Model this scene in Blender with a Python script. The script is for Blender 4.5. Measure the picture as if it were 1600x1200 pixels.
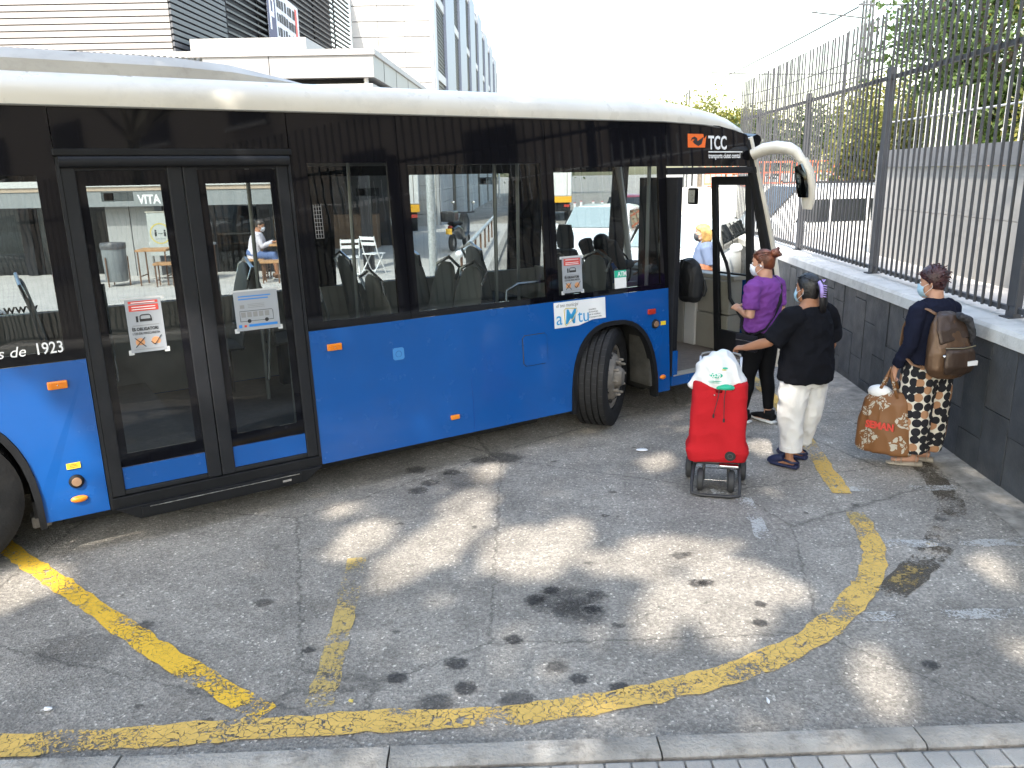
import bpy, bmesh, math, random
from mathutils import Vector, Matrix, noise
R = math.radians
random.seed(7)
for o in list(bpy.data.objects):
    bpy.data.objects.remove(o, do_unlink=True)
scene = bpy.context.scene
COL = scene.collection

# ------------------------------------------------------------------ camera
CAM_H = 2.2
PITCH, ROLL = R(14.7), -0.01766
cd = bpy.data.cameras.new('camera')
cd.sensor_width = 36.0
cd.lens = 36.0 * 1249.0 / 1600.0
cd.clip_start = 0.05
cd.clip_end = 3000
cam = bpy.data.objects.new('camera', cd)
COL.objects.link(cam)
Fv = Vector((0, math.cos(PITCH), -math.sin(PITCH)))
R0 = Vector((1, 0, 0)); U0 = R0.cross(Fv)
Rv = R0 * math.cos(ROLL) + U0 * math.sin(ROLL)
Uv = U0 * math.cos(ROLL) - R0 * math.sin(ROLL)
mw = Matrix((Rv, Uv, -Fv)).transposed().to_4x4()
mw.translation = Vector((0, 0, CAM_H))
cam.matrix_world = mw
scene.camera = cam

# ------------------------------------------------------------------ sky and sun
SUN_EL = R(50)
LDIR = Vector((0.29, 0.957, 0)).normalized()          # the way the light travels over the ground
sun_dir = Vector((-LDIR.x * math.cos(SUN_EL), -LDIR.y * math.cos(SUN_EL), math.sin(SUN_EL)))
world = bpy.data.worlds.new('World'); scene.world = world
world.use_nodes = True
wn = world.node_tree.nodes; wl = world.node_tree.links
wn.clear()
sky = wn.new('ShaderNodeTexSky'); sky.sky_type = 'NISHITA'; sky.sun_disc = False
sky.sun_elevation = SUN_EL
sky.sun_rotation = math.atan2(sun_dir.x, sun_dir.y)
sky.air_density = 1.6; sky.dust_density = 2.6; sky.ozone_density = 0.8
wbg = wn.new('ShaderNodeBackground'); wbg.inputs['Strength'].default_value = 0.15
wo = wn.new('ShaderNodeOutputWorld')
wl.new(sky.outputs[0], wbg.inputs['Color']); wl.new(wbg.outputs[0], wo.inputs['Surface'])
sl = bpy.data.lights.new('sun', 'SUN'); sl.energy = 2.0; sl.angle = R(0.9); sl.color = (1.0, 0.93, 0.83)
so = bpy.data.objects.new('sun', sl); COL.objects.link(so)
so.rotation_euler = sun_dir.to_track_quat('Z', 'Y').to_euler()
so.location = (-6, -12, 20)
scene.view_settings.view_transform = 'Standard'
scene.view_settings.look = 'None'
scene.view_settings.gamma = 1.0
scene.view_settings.use_curve_mapping = False
scene.view_settings.exposure = 2.28
scene.cycles.max_bounces = 6
scene.cycles.diffuse_bounces = 2
scene.cycles.glossy_bounces = 3
scene.cycles.transmission_bounces = 3
scene.cycles.transparent_max_bounces = 10

# ------------------------------------------------------------------ materials
MATS = {}
def srgb(r, g, b):
    f = lambda c: (c / 12.92 if c <= 0.04045 else ((c + 0.055) / 1.055) ** 2.4)
    return (f(r / 255), f(g / 255), f(b / 255))

def mat(name, col, rough=0.6, metal=0.0, var=0.0, vscale=4.0, bump=0.0, bscale=60.0, dirt=0.0, spec=0.5, coat=0.0, emit=None, rvar=0.0):
    """principled material with procedural colour variation, fine relief and grime"""
    if name in MATS: return MATS[name]
    m = bpy.data.materials.new(name); m.use_nodes = True
    nt = m.node_tree; N = nt.nodes; L = nt.links
    p = N['Principled BSDF']
    p.inputs['Roughness'].default_value = rough
    p.inputs['Metallic'].default_value = metal
    p.inputs['Specular IOR Level'].default_value = spec
    p.inputs['Coat Weight'].default_value = coat
    p.inputs['Base Color'].default_value = (*col, 1)
    tc = N.new('ShaderNodeTexCoord')
    if var > 0 or dirt > 0:
        nz = N.new('ShaderNodeTexNoise'); nz.inputs['Scale'].default_value = vscale; nz.inputs['Detail'].default_value = 6
        L.new(tc.outputs['Object'], nz.inputs['Vector'])
        mr = N.new('ShaderNodeMapRange'); mr.inputs['From Min'].default_value = 0.3; mr.inputs['From Max'].default_value = 0.7
        mr.inputs['To Min'].default_value = 1 - var; mr.inputs['To Max'].default_value = 1 + var
        L.new(nz.outputs['Fac'], mr.inputs['Value'])
        mx = N.new('ShaderNodeVectorMath'); mx.operation = 'SCALE'
        mx.inputs[0].default_value = col
        L.new(mr.outputs[0], mx.inputs['Scale'])
        last = mx.outputs[0]
        if dirt > 0:
            n2 = N.new('ShaderNodeTexNoise'); n2.inputs['Scale'].default_value = vscale * 2.7; n2.inputs['Detail'].default_value = 9; n2.inputs['Roughness'].default_value = 0.7
            L.new(tc.outputs['Object'], n2.inputs['Vector'])
            m2 = N.new('ShaderNodeMapRange'); m2.inputs['From Min'].default_value = 0.5; m2.inputs['From Max'].default_value = 0.75
            m2.inputs['To Max'].default_value = dirt
            L.new(n2.outputs['Fac'], m2.inputs['Value'])
            mm = N.new('ShaderNodeMix'); mm.data_type = 'RGBA'
            mm.inputs[7].default_value = (0.09, 0.075, 0.06, 1)
            L.new(m2.outputs[0], mm.inputs[0]); L.new(last, mm.inputs[6]); last = mm.outputs[2]
        L.new(last, p.inputs['Base Color'])
    if rvar > 0:
        n4 = N.new('ShaderNodeTexNoise'); n4.inputs['Scale'].default_value = 7; n4.inputs['Detail'].default_value = 8
        L.new(tc.outputs['Object'], n4.inputs['Vector'])
        m4 = N.new('ShaderNodeMapRange'); m4.inputs['From Min'].default_value = .3; m4.inputs['From Max'].default_value = .7
        m4.inputs['To Min'].default_value = max(0.02, rough - rvar); m4.inputs['To Max'].default_value = rough + rvar
        L.new(n4.outputs['Fac'], m4.inputs['Value']); L.new(m4.outputs[0], p.inputs['Roughness'])
    if bump > 0:
        n3 = N.new('ShaderNodeTexNoise'); n3.inputs['Scale'].default_value = bscale; n3.inputs['Detail'].default_value = 5
        L.new(tc.outputs['Object'], n3.inputs['Vector'])
        b = N.new('ShaderNodeBump'); b.inputs['Strength'].default_value = bump; b.inputs['Distance'].default_value = 0.01
        L.new(n3.outputs['Fac'], b.inputs['Height']); L.new(b.outputs[0], p.inputs['Normal'])
    if emit:
        p.inputs['Emission Color'].default_value = (*emit[0], 1); p.inputs['Emission Strength'].default_value = emit[1]
    MATS[name] = m
    return m

def glass_mat(name, tint, gloss=1.0, ior=1.5):
    """thin tinted sheet: straight-through tinted light plus a mirror reflection by fresnel"""
    if name in MATS: return MATS[name]
    m = bpy.data.materials.new(name); m.use_nodes = True
    nt = m.node_tree; N = nt.nodes; L = nt.links; N.clear()
    out = N.new('ShaderNodeOutputMaterial'); t = N.new('ShaderNodeBsdfTransparent'); g = N.new('ShaderNodeBsdfGlossy')
    t.inputs['Color'].default_value = (*tint, 1); g.inputs['Roughness'].default_value = 0.01
    g.inputs['Color'].default_value = (gloss, gloss, gloss, 1)
    fr = N.new('ShaderNodeFresnel'); ge = N.new('ShaderNodeNewGeometry'); im = N.new('ShaderNodeMapRange')   # same index from both faces of the sheet
    im.inputs['To Min'].default_value = ior; im.inputs['To Max'].default_value = 1 / ior
    L.new(ge.outputs['Backfacing'], im.inputs['Value']); L.new(im.outputs[0], fr.inputs['IOR'])
    tc = N.new('ShaderNodeTexCoord'); nz = N.new('ShaderNodeTexNoise'); nz.inputs['Scale'].default_value = 1.6
    L.new(tc.outputs['Object'], nz.inputs['Vector'])
    b = N.new('ShaderNodeBump'); b.inputs['Strength'].default_value = 0.25; b.inputs['Distance'].default_value = 0.01
    L.new(nz.outputs['Fac'], b.inputs['Height']); L.new(b.outputs[0], g.inputs['Normal'])
    mx = N.new('ShaderNodeMixShader')
    L.new(fr.outputs[0], mx.inputs[0]); L.new(t.outputs[0], mx.inputs[1]); L.new(g.outputs[0], mx.inputs[2])
    L.new(mx.outputs[0], out.inputs['Surface'])
    MATS[name] = m
    return m

# ------------------------------------------------------------------ object helpers
def tag(o, label=None, cat=None, group=None, kind=None):
    if label: o['label'] = label
    if cat: o['category'] = cat
    if group: o['group'] = group
    if kind: o['kind'] = kind
    return o

def empty(name, loc=(0, 0, 0), rz=0.0, label=None, cat=None, group=None):
    o = bpy.data.objects.new(name, None); COL.objects.link(o)
    o.empty_display_size = 0.2
    o.location = loc; o.rotation_euler = (0, 0, rz)
    return tag(o, label, cat, group)

def link_mesh(name, me, m=None, parent=None):
    o = bpy.data.objects.new(name, me); COL.objects.link(o)
    if m is not None:
        me.materials.clear()
        me.materials.append(m)
    if parent is not None: o.parent = parent
    return o

def copy_tree(o, parent=None, loc=None, rz=None):
    c = o.copy(); COL.objects.link(c)
    if parent is not None: c.parent = parent
    if loc is not None: c.location = loc
    if rz is not None: c.rotation_euler = (0, 0, rz)
    for ch in list(o.children): copy_tree(ch, c)
    return c

class MB:
    """collects boxes, prisms, tubes, lathes and lofts into ONE mesh"""
    def __init__(s): s.v = []; s.f = []
    def add(s, vs, fs):
        b = len(s.v); s.v += [tuple(v) for v in vs]; s.f += [tuple(b + i for i in f) for f in fs]; return s
    def box(s, x0, x1, y0, y1, z0, z1, fn=None):
        vs = [(x, y, z) for z in (z0, z1) for y in (y0, y1) for x in (x0, x1)]
        if fn: vs = [fn(*v) for v in vs]
        return s.add(vs, [(0, 2, 3, 1), (4, 5, 7, 6), (0, 1, 5, 4), (2, 6, 7, 3), (0, 4, 6, 2), (1, 3, 7, 5)])
    def prism(s, poly, a, b, axis='y', fn=None):
        """poly in the two other axes, extruded from a to b along axis"""
        n = len(poly)
        def P(p, t):
            q = {'y': (p[0], t, p[1]), 'x': (t, p[0], p[1]), 'z': (p[0], p[1], t)}[axis]
            return fn(*q) if fn else q
        vs = [P(p, a) for p in poly] + [P(p, b) for p in poly]
        fs = [tuple(range(n)), tuple(range(2 * n - 1, n - 1, -1))]
        fs += [(i, i + n, (i + 1) % n + n, (i + 1) % n) for i in range(n)]
        return s.add(vs, fs)
    def loft(s, rings, caps=True, closed=True):
        n = len(rings[0]); vs = [v for r in rings for v in r]; fs = []
        for i in range(len(rings) - 1):
            for j in range(n if closed else n - 1):
                k = (j + 1) % n
                fs.append((i * n + j, i * n + k, (i + 1) * n + k, (i + 1) * n + j))
        if caps:
            fs.append(tuple(range(n - 1, -1, -1))); fs.append(tuple(range((len(rings) - 1) * n, len(rings) * n)))
        return s.add(vs, fs)
    def tube(s, pts, r, n=8, flat=1.0, side=None, caps=True):
        """swept tube; r a number or a list; flat squashes along the second axis"""
        pts = [Vector(p) for p in pts]; rings = []
        ref = Vector(side) if side else None
        for i, p in enumerate(pts):
            t = (pts[min(i + 1, len(pts) - 1)] - pts[max(i - 1, 0)])
            if t.length < 1e-9: t = Vector((0, 0, 1))
            t.normalize()
            if ref is None: ref = Vector((1, 0, 0)) if abs(t.x) < 0.8 else Vector((0, 1, 0))
            a = ref - t * ref.dot(t)
            if a.length < 1e-4: a = t.orthogonal()
            a.normalize(); ref = a if side is None else Vector(side)
            b = t.cross(a)
            rr = r[i] if isinstance(r, (list, tuple)) else r
            rx, ry = rr if isinstance(rr, (list, tuple)) else (rr, rr * flat)
            rings.append([p + a * (rx * math.cos(2 * math.pi * k / n)) + b * (ry * math.sin(2 * math.pi * k / n)) for k in range(n)])
        return s.loft(rings, caps)
    def lathe(s, prof, n=24, axis='z', c=(0, 0, 0), caps=False):
        rings = []
        for r_, h in prof:
            ring = []
            for k in range(n):
                a = 2 * math.pi * k / n; ca, sa = r_ * math.cos(a), r_ * math.sin(a)
                q = {'z': (ca, sa, h), 'y': (ca, h, -sa), 'x': (h, ca, sa)}[axis]
                ring.append((q[0] + c[0], q[1] + c[1], q[2] + c[2]))
            rings.append(ring)
        return s.loft(rings, caps)
    def ball(s, c, rx, ry=None, rz=None, n=12, m=8):
        ry = ry or rx; rz = rz or rx
        rings = []
        for i in range(m + 1):
            t = math.pi * i / m; t = min(max(t, 0.02), math.pi - 0.02)
            rings.append([(c[0] + rx * math.sin(t) * math.cos(2 * math.pi * k / n), c[1] + ry * math.sin(t) * math.sin(2 * math.pi * k / n), c[2] - rz * math.cos(t)) for k in range(n)])
        return s.loft(rings)
    def mesh(s, name, smooth=False, bevel=0.0, fix=True):
        me = bpy.data.meshes.new(name); me.from_pydata(s.v, [], s.f)
        if fix or bevel:
            bm = bmesh.new(); bm.from_mesh(me)
            if bevel > 0:
                bmesh.ops.remove_doubles(bm, verts=bm.verts, dist=1e-5)
                es = [e for e in bm.edges if len(e.link_faces) == 2 and e.calc_face_angle(0) > 0.5]
                bmesh.ops.bevel(bm, geom=es, offset=bevel, segments=2, affect='EDGES', profile=0.6, clamp_overlap=True)
            bmesh.ops.recalc_face_normals(bm, faces=bm.faces)
            bm.to_mesh(me); bm.free()
        if smooth:
            me.polygons.foreach_set('use_smooth', [True] * len(me.polygons))
            if smooth != 'all':
                try: me.set_sharp_from_angle(angle=R(38))
                except Exception: pass
        me.update()
        return me
    def build(s, name, m=None, parent=None, smooth=False, bevel=0.0):
        return link_mesh(name, s.mesh(name, smooth, bevel), m, parent)

FONT_CACHE = {}
def text(name, body, size, m, parent=None, mtx=None, shear=0.0, bold=0.0, align='LEFT', sx=1.0, extrude=0.0008):
    """flat lettering as a mesh; mtx maps text x,y,normal into the parent's space"""
    cu = bpy.data.curves.new(name, 'FONT'); cu.body = body; cu.size = size; cu.shear = shear; cu.offset = bold
    cu.align_x = align; cu.extrude = extrude; cu.resolution_u = 3
    ob = bpy.data.objects.new('tmp_text', cu); COL.objects.link(ob)
    bpy.context.view_layer.update()
    me = bpy.data.meshes.new_from_object(ob.evaluated_get(bpy.context.evaluated_depsgraph_get()))
    bpy.data.objects.remove(ob, do_unlink=True); bpy.data.curves.remove(cu)
    me.name = name
    M = (mtx or Matrix()) @ Matrix.Diagonal((sx, 1, 1, 1))
    me.transform(M)
    return link_mesh(name, me, m, parent)

def remesh_obj(name, mb, voxel, m, parent=None, smooth=4, fold=0.0, fscale=14.0, fdir=None, post=None):
    """one continuous skin over overlapping lofts"""
    me0 = mb.mesh('tmp')
    ob = bpy.data.objects.new('tmp', me0); COL.objects.link(ob)
    md = ob.modifiers.new('r', 'REMESH'); md.mode = 'VOXEL'; md.voxel_size = voxel
    bpy.context.view_layer.update()
    me = bpy.data.meshes.new_from_object(ob.evaluated_get(bpy.context.evaluated_depsgraph_get()))
    bpy.data.objects.remove(ob, do_unlink=True); bpy.data.meshes.remove(me0)
    bm = bmesh.new(); bm.from_mesh(me)
    for _ in range(smooth):
        bmesh.ops.smooth_vert(bm, verts=bm.verts, factor=0.5, use_axis_x=True, use_axis_y=True, use_axis_z=True)
    bm.normal_update()
    if fold > 0:
        fd = Vector(fdir or (1, 1, 0.35))
        for v in bm.verts:
            q = Vector((v.co.x * fd.x, v.co.y * fd.y, v.co.z * fd.z)) * fscale
            a = noise.noise(q) + 0.5 * noise.noise(q * 2.1 + Vector((3, 1, 7)))
            v.co += v.normal * (fold * (1 - 2 * abs(a)))
    if post: post(bm)
    bm.normal_update(); bm.to_mesh(me); bm.free()
    me.polygons.foreach_set('use_smooth', [True] * len(me.polygons)); me.update()
    me.name = name
    return link_mesh(name, me, m, parent)
# ================================================================== ground
def asphalt_material():
    m = bpy.data.materials.new('asphalt'); m.use_nodes = True
    nt = m.node_tree; N = nt.nodes; L = nt.links; p = N['Principled BSDF']
    tc = N.new('ShaderNodeTexCoord'); V = tc.outputs['Object']
    def nz(scale, detail=4, rough=0.6, vec=V):
        n = N.new('ShaderNodeTexNoise'); n.inputs['Scale'].default_value = scale; n.inputs['Detail'].default_value = detail; n.inputs['Roughness'].default_value = rough
        L.new(vec, n.inputs['Vector']); return n.outputs['Fac']
    def rng(v, a, b, c, d):
        r = N.new('ShaderNodeMapRange'); r.interpolation_type = 'SMOOTHSTEP'
        for k, x in zip(('From Min', 'From Max', 'To Min', 'To Max'), (a, b, c, d)): r.inputs[k].default_value = x
        L.new(v, r.inputs['Value']); return r.outputs[0]
    def mul(a, b):
        q = N.new('ShaderNodeMath'); q.operation = 'MULTIPLY'; L.new(a, q.inputs[0])
        if isinstance(b, float): q.inputs[1].default_value = b
        else: L.new(b, q.inputs[1])
        return q.outputs[0]
    # aggregate: small stones of differing grey
    vo = N.new('ShaderNodeTexVoronoi'); vo.inputs['Scale'].default_value = 95; L.new(V, vo.inputs['Vector'])
    bw = N.new('ShaderNodeSeparateColor'); L.new(vo.outputs['Color'], bw.inputs[0])
    stones = rng(bw.outputs[0], 0.0, 1.0, 0.76, 1.24)
    bright = rng(bw.outputs[1], 0.93, 0.99, 1.0, 1.9)
    big = rng(nz(0.55, 5), 0.3, 0.7, 0.74, 1.2)
    mid = rng(nz(3.2, 8, 0.7), 0.25, 0.75, 0.78, 1.2)
    fine = rng(nz(38, 5, 0.75), 0.25, 0.75, 0.80, 1.20)
    val = mul(mul(mul(mul(stones, bright), big), mid), fine)
    # stains: (x, y, radius, strength), edges broken up by noise
    wv = N.new('ShaderNodeTexNoise'); wv.inputs['Scale'].default_value = 16; wv.inputs['Detail'].default_value = 6; L.new(V, wv.inputs['Vector'])
    ws = N.new('ShaderNodeVectorMath'); ws.operation = 'MULTIPLY_ADD'
    ws.inputs[1].default_value = (0.10, 0.10, 0); ws.inputs[2].default_value = (-0.05, -0.05, 0)
    L.new(wv.outputs['Color'], ws.inputs[0])
    wadd = N.new('ShaderNodeVectorMath'); wadd.operation = 'ADD'; L.new(V, wadd.inputs[0]); L.new(ws.outputs[0], wadd.inputs[1])
    # scattered chewing-gum sized spots
    v2 = N.new('ShaderNodeTexVoronoi'); v2.inputs['Scale'].default_value = 2.6; v2.inputs['Randomness'].default_value = 1; L.new(wadd.outputs[0], v2.inputs['Vector'])
    val = mul(val, rng(v2.outputs['Distance'], 0.045, 0.085, 0.42, 1.0))
    v3 = N.new('ShaderNodeTexVoronoi'); v3.inputs['Scale'].default_value = 7.3; L.new(wadd.outputs[0], v3.inputs['Vector'])
    val = mul(val, rng(v3.outputs['Distance'], 0.05, 0.09, 0.62, 1.0))
    # hair cracks
    v4 = N.new('ShaderNodeTexVoronoi'); v4.feature = 'DISTANCE_TO_EDGE'; v4.inputs['Scale'].default_value = 0.5; L.new(wadd.outputs[0], v4.inputs['Vector'])
    val = mul(val, rng(v4.outputs['Distance'], 0.0, 0.006, 0.6, 1.0))
    sc = N.new('ShaderNodeVectorMath'); sc.operation = 'SCALE'; sc.inputs[0].default_value = (0.258, 0.235, 0.202); L.new(val, sc.inputs['Scale'])
    L.new(sc.outputs[0], p.inputs['Base Color'])
    p.inputs['Roughness'].default_value = 0.9
    hb = N.new('ShaderNodeMath'); hb.operation = 'ADD'; L.new(vo.outputs['Distance'], hb.inputs[0]); L.new(nz(45, 4), hb.inputs[1])
    b = N.new('ShaderNodeBump'); b.inputs['Strength'].default_value = 0.5; b.inputs['Distance'].default_value = 0.006
    L.new(hb.outputs[0], b.inputs['Height']); L.new(b.outputs[0], p.inputs['Normal'])
    MATS['asphalt'] = m
    return m

def paint_material(name, col, wear=0.5, crack=1.0, wscale=22.0):
    """worn, crazed road paint: bare where the noise mask has eaten it away"""
    m = bpy.data.materials.new(name); m.use_nodes = True
    nt = m.node_tree; N = nt.nodes; L = nt.links; p = N['Principled BSDF']; out = N['Material Output']
    tc = N.new('ShaderNodeTexCoord'); V = tc.outputs['Object']
    n0 = N.new('ShaderNodeTexNoise'); n0.inputs['Scale'].default_value = 17; n0.inputs['Detail'].default_value = 6; L.new(V, n0.inputs['Vector'])
    wa = N.new('ShaderNodeVectorMath'); wa.operation = 'MULTIPLY_ADD'; wa.inputs[1].default_value = (.10, .10, 0); L.new(n0.outputs['Color'], wa.inputs[0]); L.new(V, wa.inputs[2])
    vc = N.new('ShaderNodeTexVoronoi'); vc.feature = 'DISTANCE_TO_EDGE'; vc.inputs['Scale'].default_value = 27; L.new(wa.outputs[0], vc.inputs['Vector'])
    nw = N.new('ShaderNodeTexNoise'); nw.inputs['Scale'].default_value = 2.3; nw.inputs['Detail'].default_value = 3; L.new(V, nw.inputs['Vector'])
    thr = N.new('ShaderNodeMapRange'); thr.inputs['From Min'].default_value = .35; thr.inputs['From Max'].default_value = .7
    thr.inputs['To Min'].default_value = .012 * crack; thr.inputs['To Max'].default_value = .085 * crack; L.new(nw.outputs['Fac'], thr.inputs['Value'])
    g1 = N.new('ShaderNodeMath'); g1.operation = 'GREATER_THAN'; L.new(vc.outputs['Distance'], g1.inputs[0]); L.new(thr.outputs[0], g1.inputs[1])
    n2 = N.new('ShaderNodeTexNoise'); n2.inputs['Scale'].default_value = wscale * 3; n2.inputs['Detail'].default_value = 7; n2.inputs['Roughness'].default_value = .75; L.new(V, n2.inputs['Vector'])
    n3 = N.new('ShaderNodeTexNoise'); n3.inputs['Scale'].default_value = 3.1; n3.inputs['Detail'].default_value = 4; L.new(V, n3.inputs['Vector'])
    ad = N.new('ShaderNodeMath'); ad.operation = 'ADD'; L.new(n2.outputs['Fac'], ad.inputs[0]); L.new(n3.outputs['Fac'], ad.inputs[1])
    g2 = N.new('ShaderNodeMath'); g2.operation = 'GREATER_THAN'; L.new(ad.outputs[0], g2.inputs[0]); g2.inputs[1].default_value = 0.55 + wear * 0.9
    an = N.new('ShaderNodeMath'); an.operation = 'MULTIPLY'; L.new(g1.outputs[0], an.inputs[0]); L.new(g2.outputs[0], an.inputs[1])
    mr = N.new('ShaderNodeMapRange'); mr.inputs['To Min'].default_value = .7; mr.inputs['To Max'].default_value = 1.2; L.new(n2.outputs['Fac'], mr.inputs['Value'])
    sc = N.new('ShaderNodeVectorMath'); sc.operation = 'SCALE'; sc.inputs[0].default_value = col; L.new(mr.outputs[0], sc.inputs['Scale'])
    L.new(sc.outputs[0], p.inputs['Base Color']); p.inputs['Roughness'].default_value = .75
    tr = N.new('ShaderNodeBsdfTransparent'); mx = N.new('ShaderNodeMixShader')
    L.new(an.outputs[0], mx.inputs[0]); L.new(tr.outputs[0], mx.inputs[1]); L.new(p.outputs[0], mx.inputs[2]); L.new(mx.outputs[0], out.inputs['Surface'])
    return m

ASPH = asphalt_material()
g = MB(); S = 400
g.add([(-S, -60, 0), (S, -60, 0), (S, 700, 0), (-S, 700, 0)], [(0, 1, 2, 3)])
ground = g.build('ground', ASPH); tag(ground, kind='structure')

def stain_material(name, k):
    m = bpy.data.materials.new(name); m.use_nodes = True
    N = m.node_tree.nodes; L = m.node_tree.links; p = N['Principled BSDF']; out = N['Material Output']
    p.inputs['Base Color'].default_value = (.022, .020, .019, 1); p.inputs['Roughness'].default_value = .6
    at = N.new('ShaderNodeAttribute'); at.attribute_name = 'soft'
    tc = N.new('ShaderNodeTexCoord'); n = N.new('ShaderNodeTexNoise'); n.inputs['Scale'].default_value = 60; n.inputs['Detail'].default_value = 6; L.new(tc.outputs['Object'], n.inputs['Vector'])
    a = N.new('ShaderNodeMath'); a.operation = 'ADD'; L.new(at.outputs['Fac'], a.inputs[0]); L.new(n.outputs['Fac'], a.inputs[1])
    r = N.new('ShaderNodeMapRange'); r.inputs['From Min'].default_value = .72; r.inputs['From Max'].default_value = 1.15; r.inputs['To Max'].default_value = k; L.new(a.outputs[0], r.inputs['Value'])
    t_ = N.new('ShaderNodeBsdfTransparent'); mx = N.new('ShaderNodeMixShader'); L.new(r.outputs[0], mx.inputs[0]); L.new(t_.outputs[0], mx.inputs[1]); L.new(p.outputs[0], mx.inputs[2]); L.new(mx.outputs[0], out.inputs['Surface'])
    return m
stains = [(-0.282, 3.272, .055, .75), (-0.545, 3.167, .05, .6), (-0.228, 3.083, .055, .8), (0.183, 3.233, .05, .5), (0.278, 3.134, .042, .6),
          (-0.016, 3.459, .045, .65), (1.003, 3.978, .05, .7), (1.05, 3.985, .045, .7), (0.965, 4.308, .05, .5), (1.02, 4.33, .03, .5), (0.252, 3.813, .17, .45), (0.33, 3.70, .14, .5),
          (0.10, 3.83, .06, .6), (0.19, 3.93, .045, .6), (0.44, 3.87, .06, .55), (0.40, 3.72, .05, .6), (-0.062, 6.045, .14, .4), (-0.25, 6.0, .09, .35), (-0.619, 5.537, .07, .45), (-0.693, 5.392, .075, .5),
          (-0.753, 5.807, .08, .4), (-0.47, 5.75, .07, .4), (-0.35, 5.60, .22, .2), (1.889, 3.192, .04, .6), (0.45, 3.064, .05, .6), (-0.35, 2.98, .08, .45), (0.0, 2.99, .08, .35), (-1.9, 3.65, .05, .5), (-1.62, 3.3, .14, .22),
          (-1.35, 3.85, .05, .5), (-2.15, 3.45, .2, .2), (-1.0, 3.4, .03, .6), (1.28, 3.75, .035, .6), (1.22, 3.57, .04, .6), (2.3, 5.0, .03, .5), (2.75, 4.75, .04, .5), (0.7, 5.3, .03, .5), (0.6, 4.9, .03, .4)]

SM3 = [stain_material('oil_faint', .20), stain_material('oil_mid', .40), stain_material('oil_dark', .55)]
for lvl in range(3):
    mb = MB(); soft = []
    for (x, y, r_, k) in stains:
        if (0 if k < .35 else 1 if k < .58 else 2) != lvl: continue
        n_ = 18; b0 = len(mb.v); vs = [(x, y, .0030)]; soft.append(1.0)
        for ring, sf in ((.55, .75), (1.25, 0.0)):
            for q in range(n_):
                a_ = 2 * math.pi * q / n_; rr = r_ * ring * (1 + .25 * noise.noise(Vector((math.cos(a_) * 1.4 + x * 7, math.sin(a_) * 1.4 + y * 5, 0))))
                vs.append((x + rr * 1.15 * math.cos(a_), y + rr * math.sin(a_), .0030)); soft.append(sf)
        fs = [(0, 1 + q, 1 + (q + 1) % n_) for q in range(n_)] + [(1 + q, 1 + n_ + q, 1 + n_ + (q + 1) % n_, 1 + (q + 1) % n_) for q in range(n_)]
        mb.add(vs, fs)
    me = bpy.data.meshes.new('oil_stain'); me.from_pydata(mb.v, [], mb.f)
    at = me.attributes.new('soft', 'FLOAT', 'POINT'); at.data.foreach_set('value', soft); me.update()
    tag(link_mesh('oil_stain', me, SM3[lvl]), kind='structure')

def resample(pts, step=0.06):
    P = [Vector((*q, 0)) for q in pts]; out = []
    n = len(P)
    for i in range(n - 1):
        p0, p1, p2, p3 = P[max(i - 1, 0)], P[i], P[i + 1], P[min(i + 2, n - 1)]
        k = max(2, int((p2 - p1).length / step))
        for j in range(k):
            t = j / k
            out.append(0.5 * ((2 * p1) + (p2 - p0) * t + (2 * p0 - 5 * p1 + 4 * p2 - p3) * t * t + (3 * p1 - p0 - 3 * p2 + p3) * t ** 3))
    out.append(P[-1]); return out

def ribbon(name, pts, width, z, m, jitter=0.011):
    P = resample(pts); mb = MB(); vs = []; fs = []
    for i, p in enumerate(P):
        t = (P[min(i + 1, len(P) - 1)] - P[max(i - 1, 0)]).normalized(); nrm = Vector((-t.y, t.x, 0))
        w = width / 2
        a = p + nrm * (w + random.uniform(-jitter, jitter)); b = p - nrm * (w + random.uniform(-jitter, jitter))
        vs += [(a.x, a.y, z), (b.x, b.y, z)]
        if i: k = 2 * i; fs.append((k - 2, k - 1, k + 1, k))
    mb.add(vs, fs)
    o = mb.build(name, m); tag(o, kind='structure'); return o

YEL = paint_material('yellow_road_paint', (0.68, 0.44, 0.11), wear=0.385, crack=0.62)
YEL2 = paint_material('worn_yellow_road_paint', (0.68, 0.44, 0.11), wear=0.425, crack=0.6)
YEL3 = paint_material('faded_yellow_road_paint', (0.50, 0.36, 0.12), wear=0.51, crack=0.5)
YNEW = paint_material('fresh_yellow_road_paint', (0.76, 0.46, 0.04), wear=0.365, crack=0.6)
WHT = paint_material('worn_white_road_paint', (0.50, 0.49, 0.46), wear=0.565, crack=0.5)
BLK = paint_material('blacked_out_paint', (0.085, 0.070, 0.050), wear=0.52, crack=0.3)
ribbon('yellow_line', [(-4.2, 2.66), (-3.2, 2.70), (-2.094, 2.762), (-1.594, 2.799), (-1.082, 2.836), (-0.559, 2.87), (-0.025, 2.896), (0.531, 3.008), (0.992, 3.17), (1.354, 3.373), (1.632, 3.609), (1.905, 3.925)], 0.138, 0.006, YEL)
ribbon('yellow_line', [(1.905, 3.925), (2.066, 4.178), (2.158, 4.421), (2.229, 4.741)], 0.13, 0.006, YEL2)
ribbon('yellow_line', [(2.229, 4.741), (2.25, 4.891)], 0.12, 0.006, YEL3)
ribbon('yellow_line', [(2.29, 5.2), (2.364, 5.722), (2.427, 6.16), (2.529, 6.947), (2.599, 7.821), (2.62, 9.5)], 0.135, 0.006, YEL2)
ribbon('yellow_line', [(-3.5, 4.85), (-3.017, 4.452), (-2.416, 3.972), (-1.75, 3.43), (-1.07, 2.93)], 0.118, 0.0055, YNEW)
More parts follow.
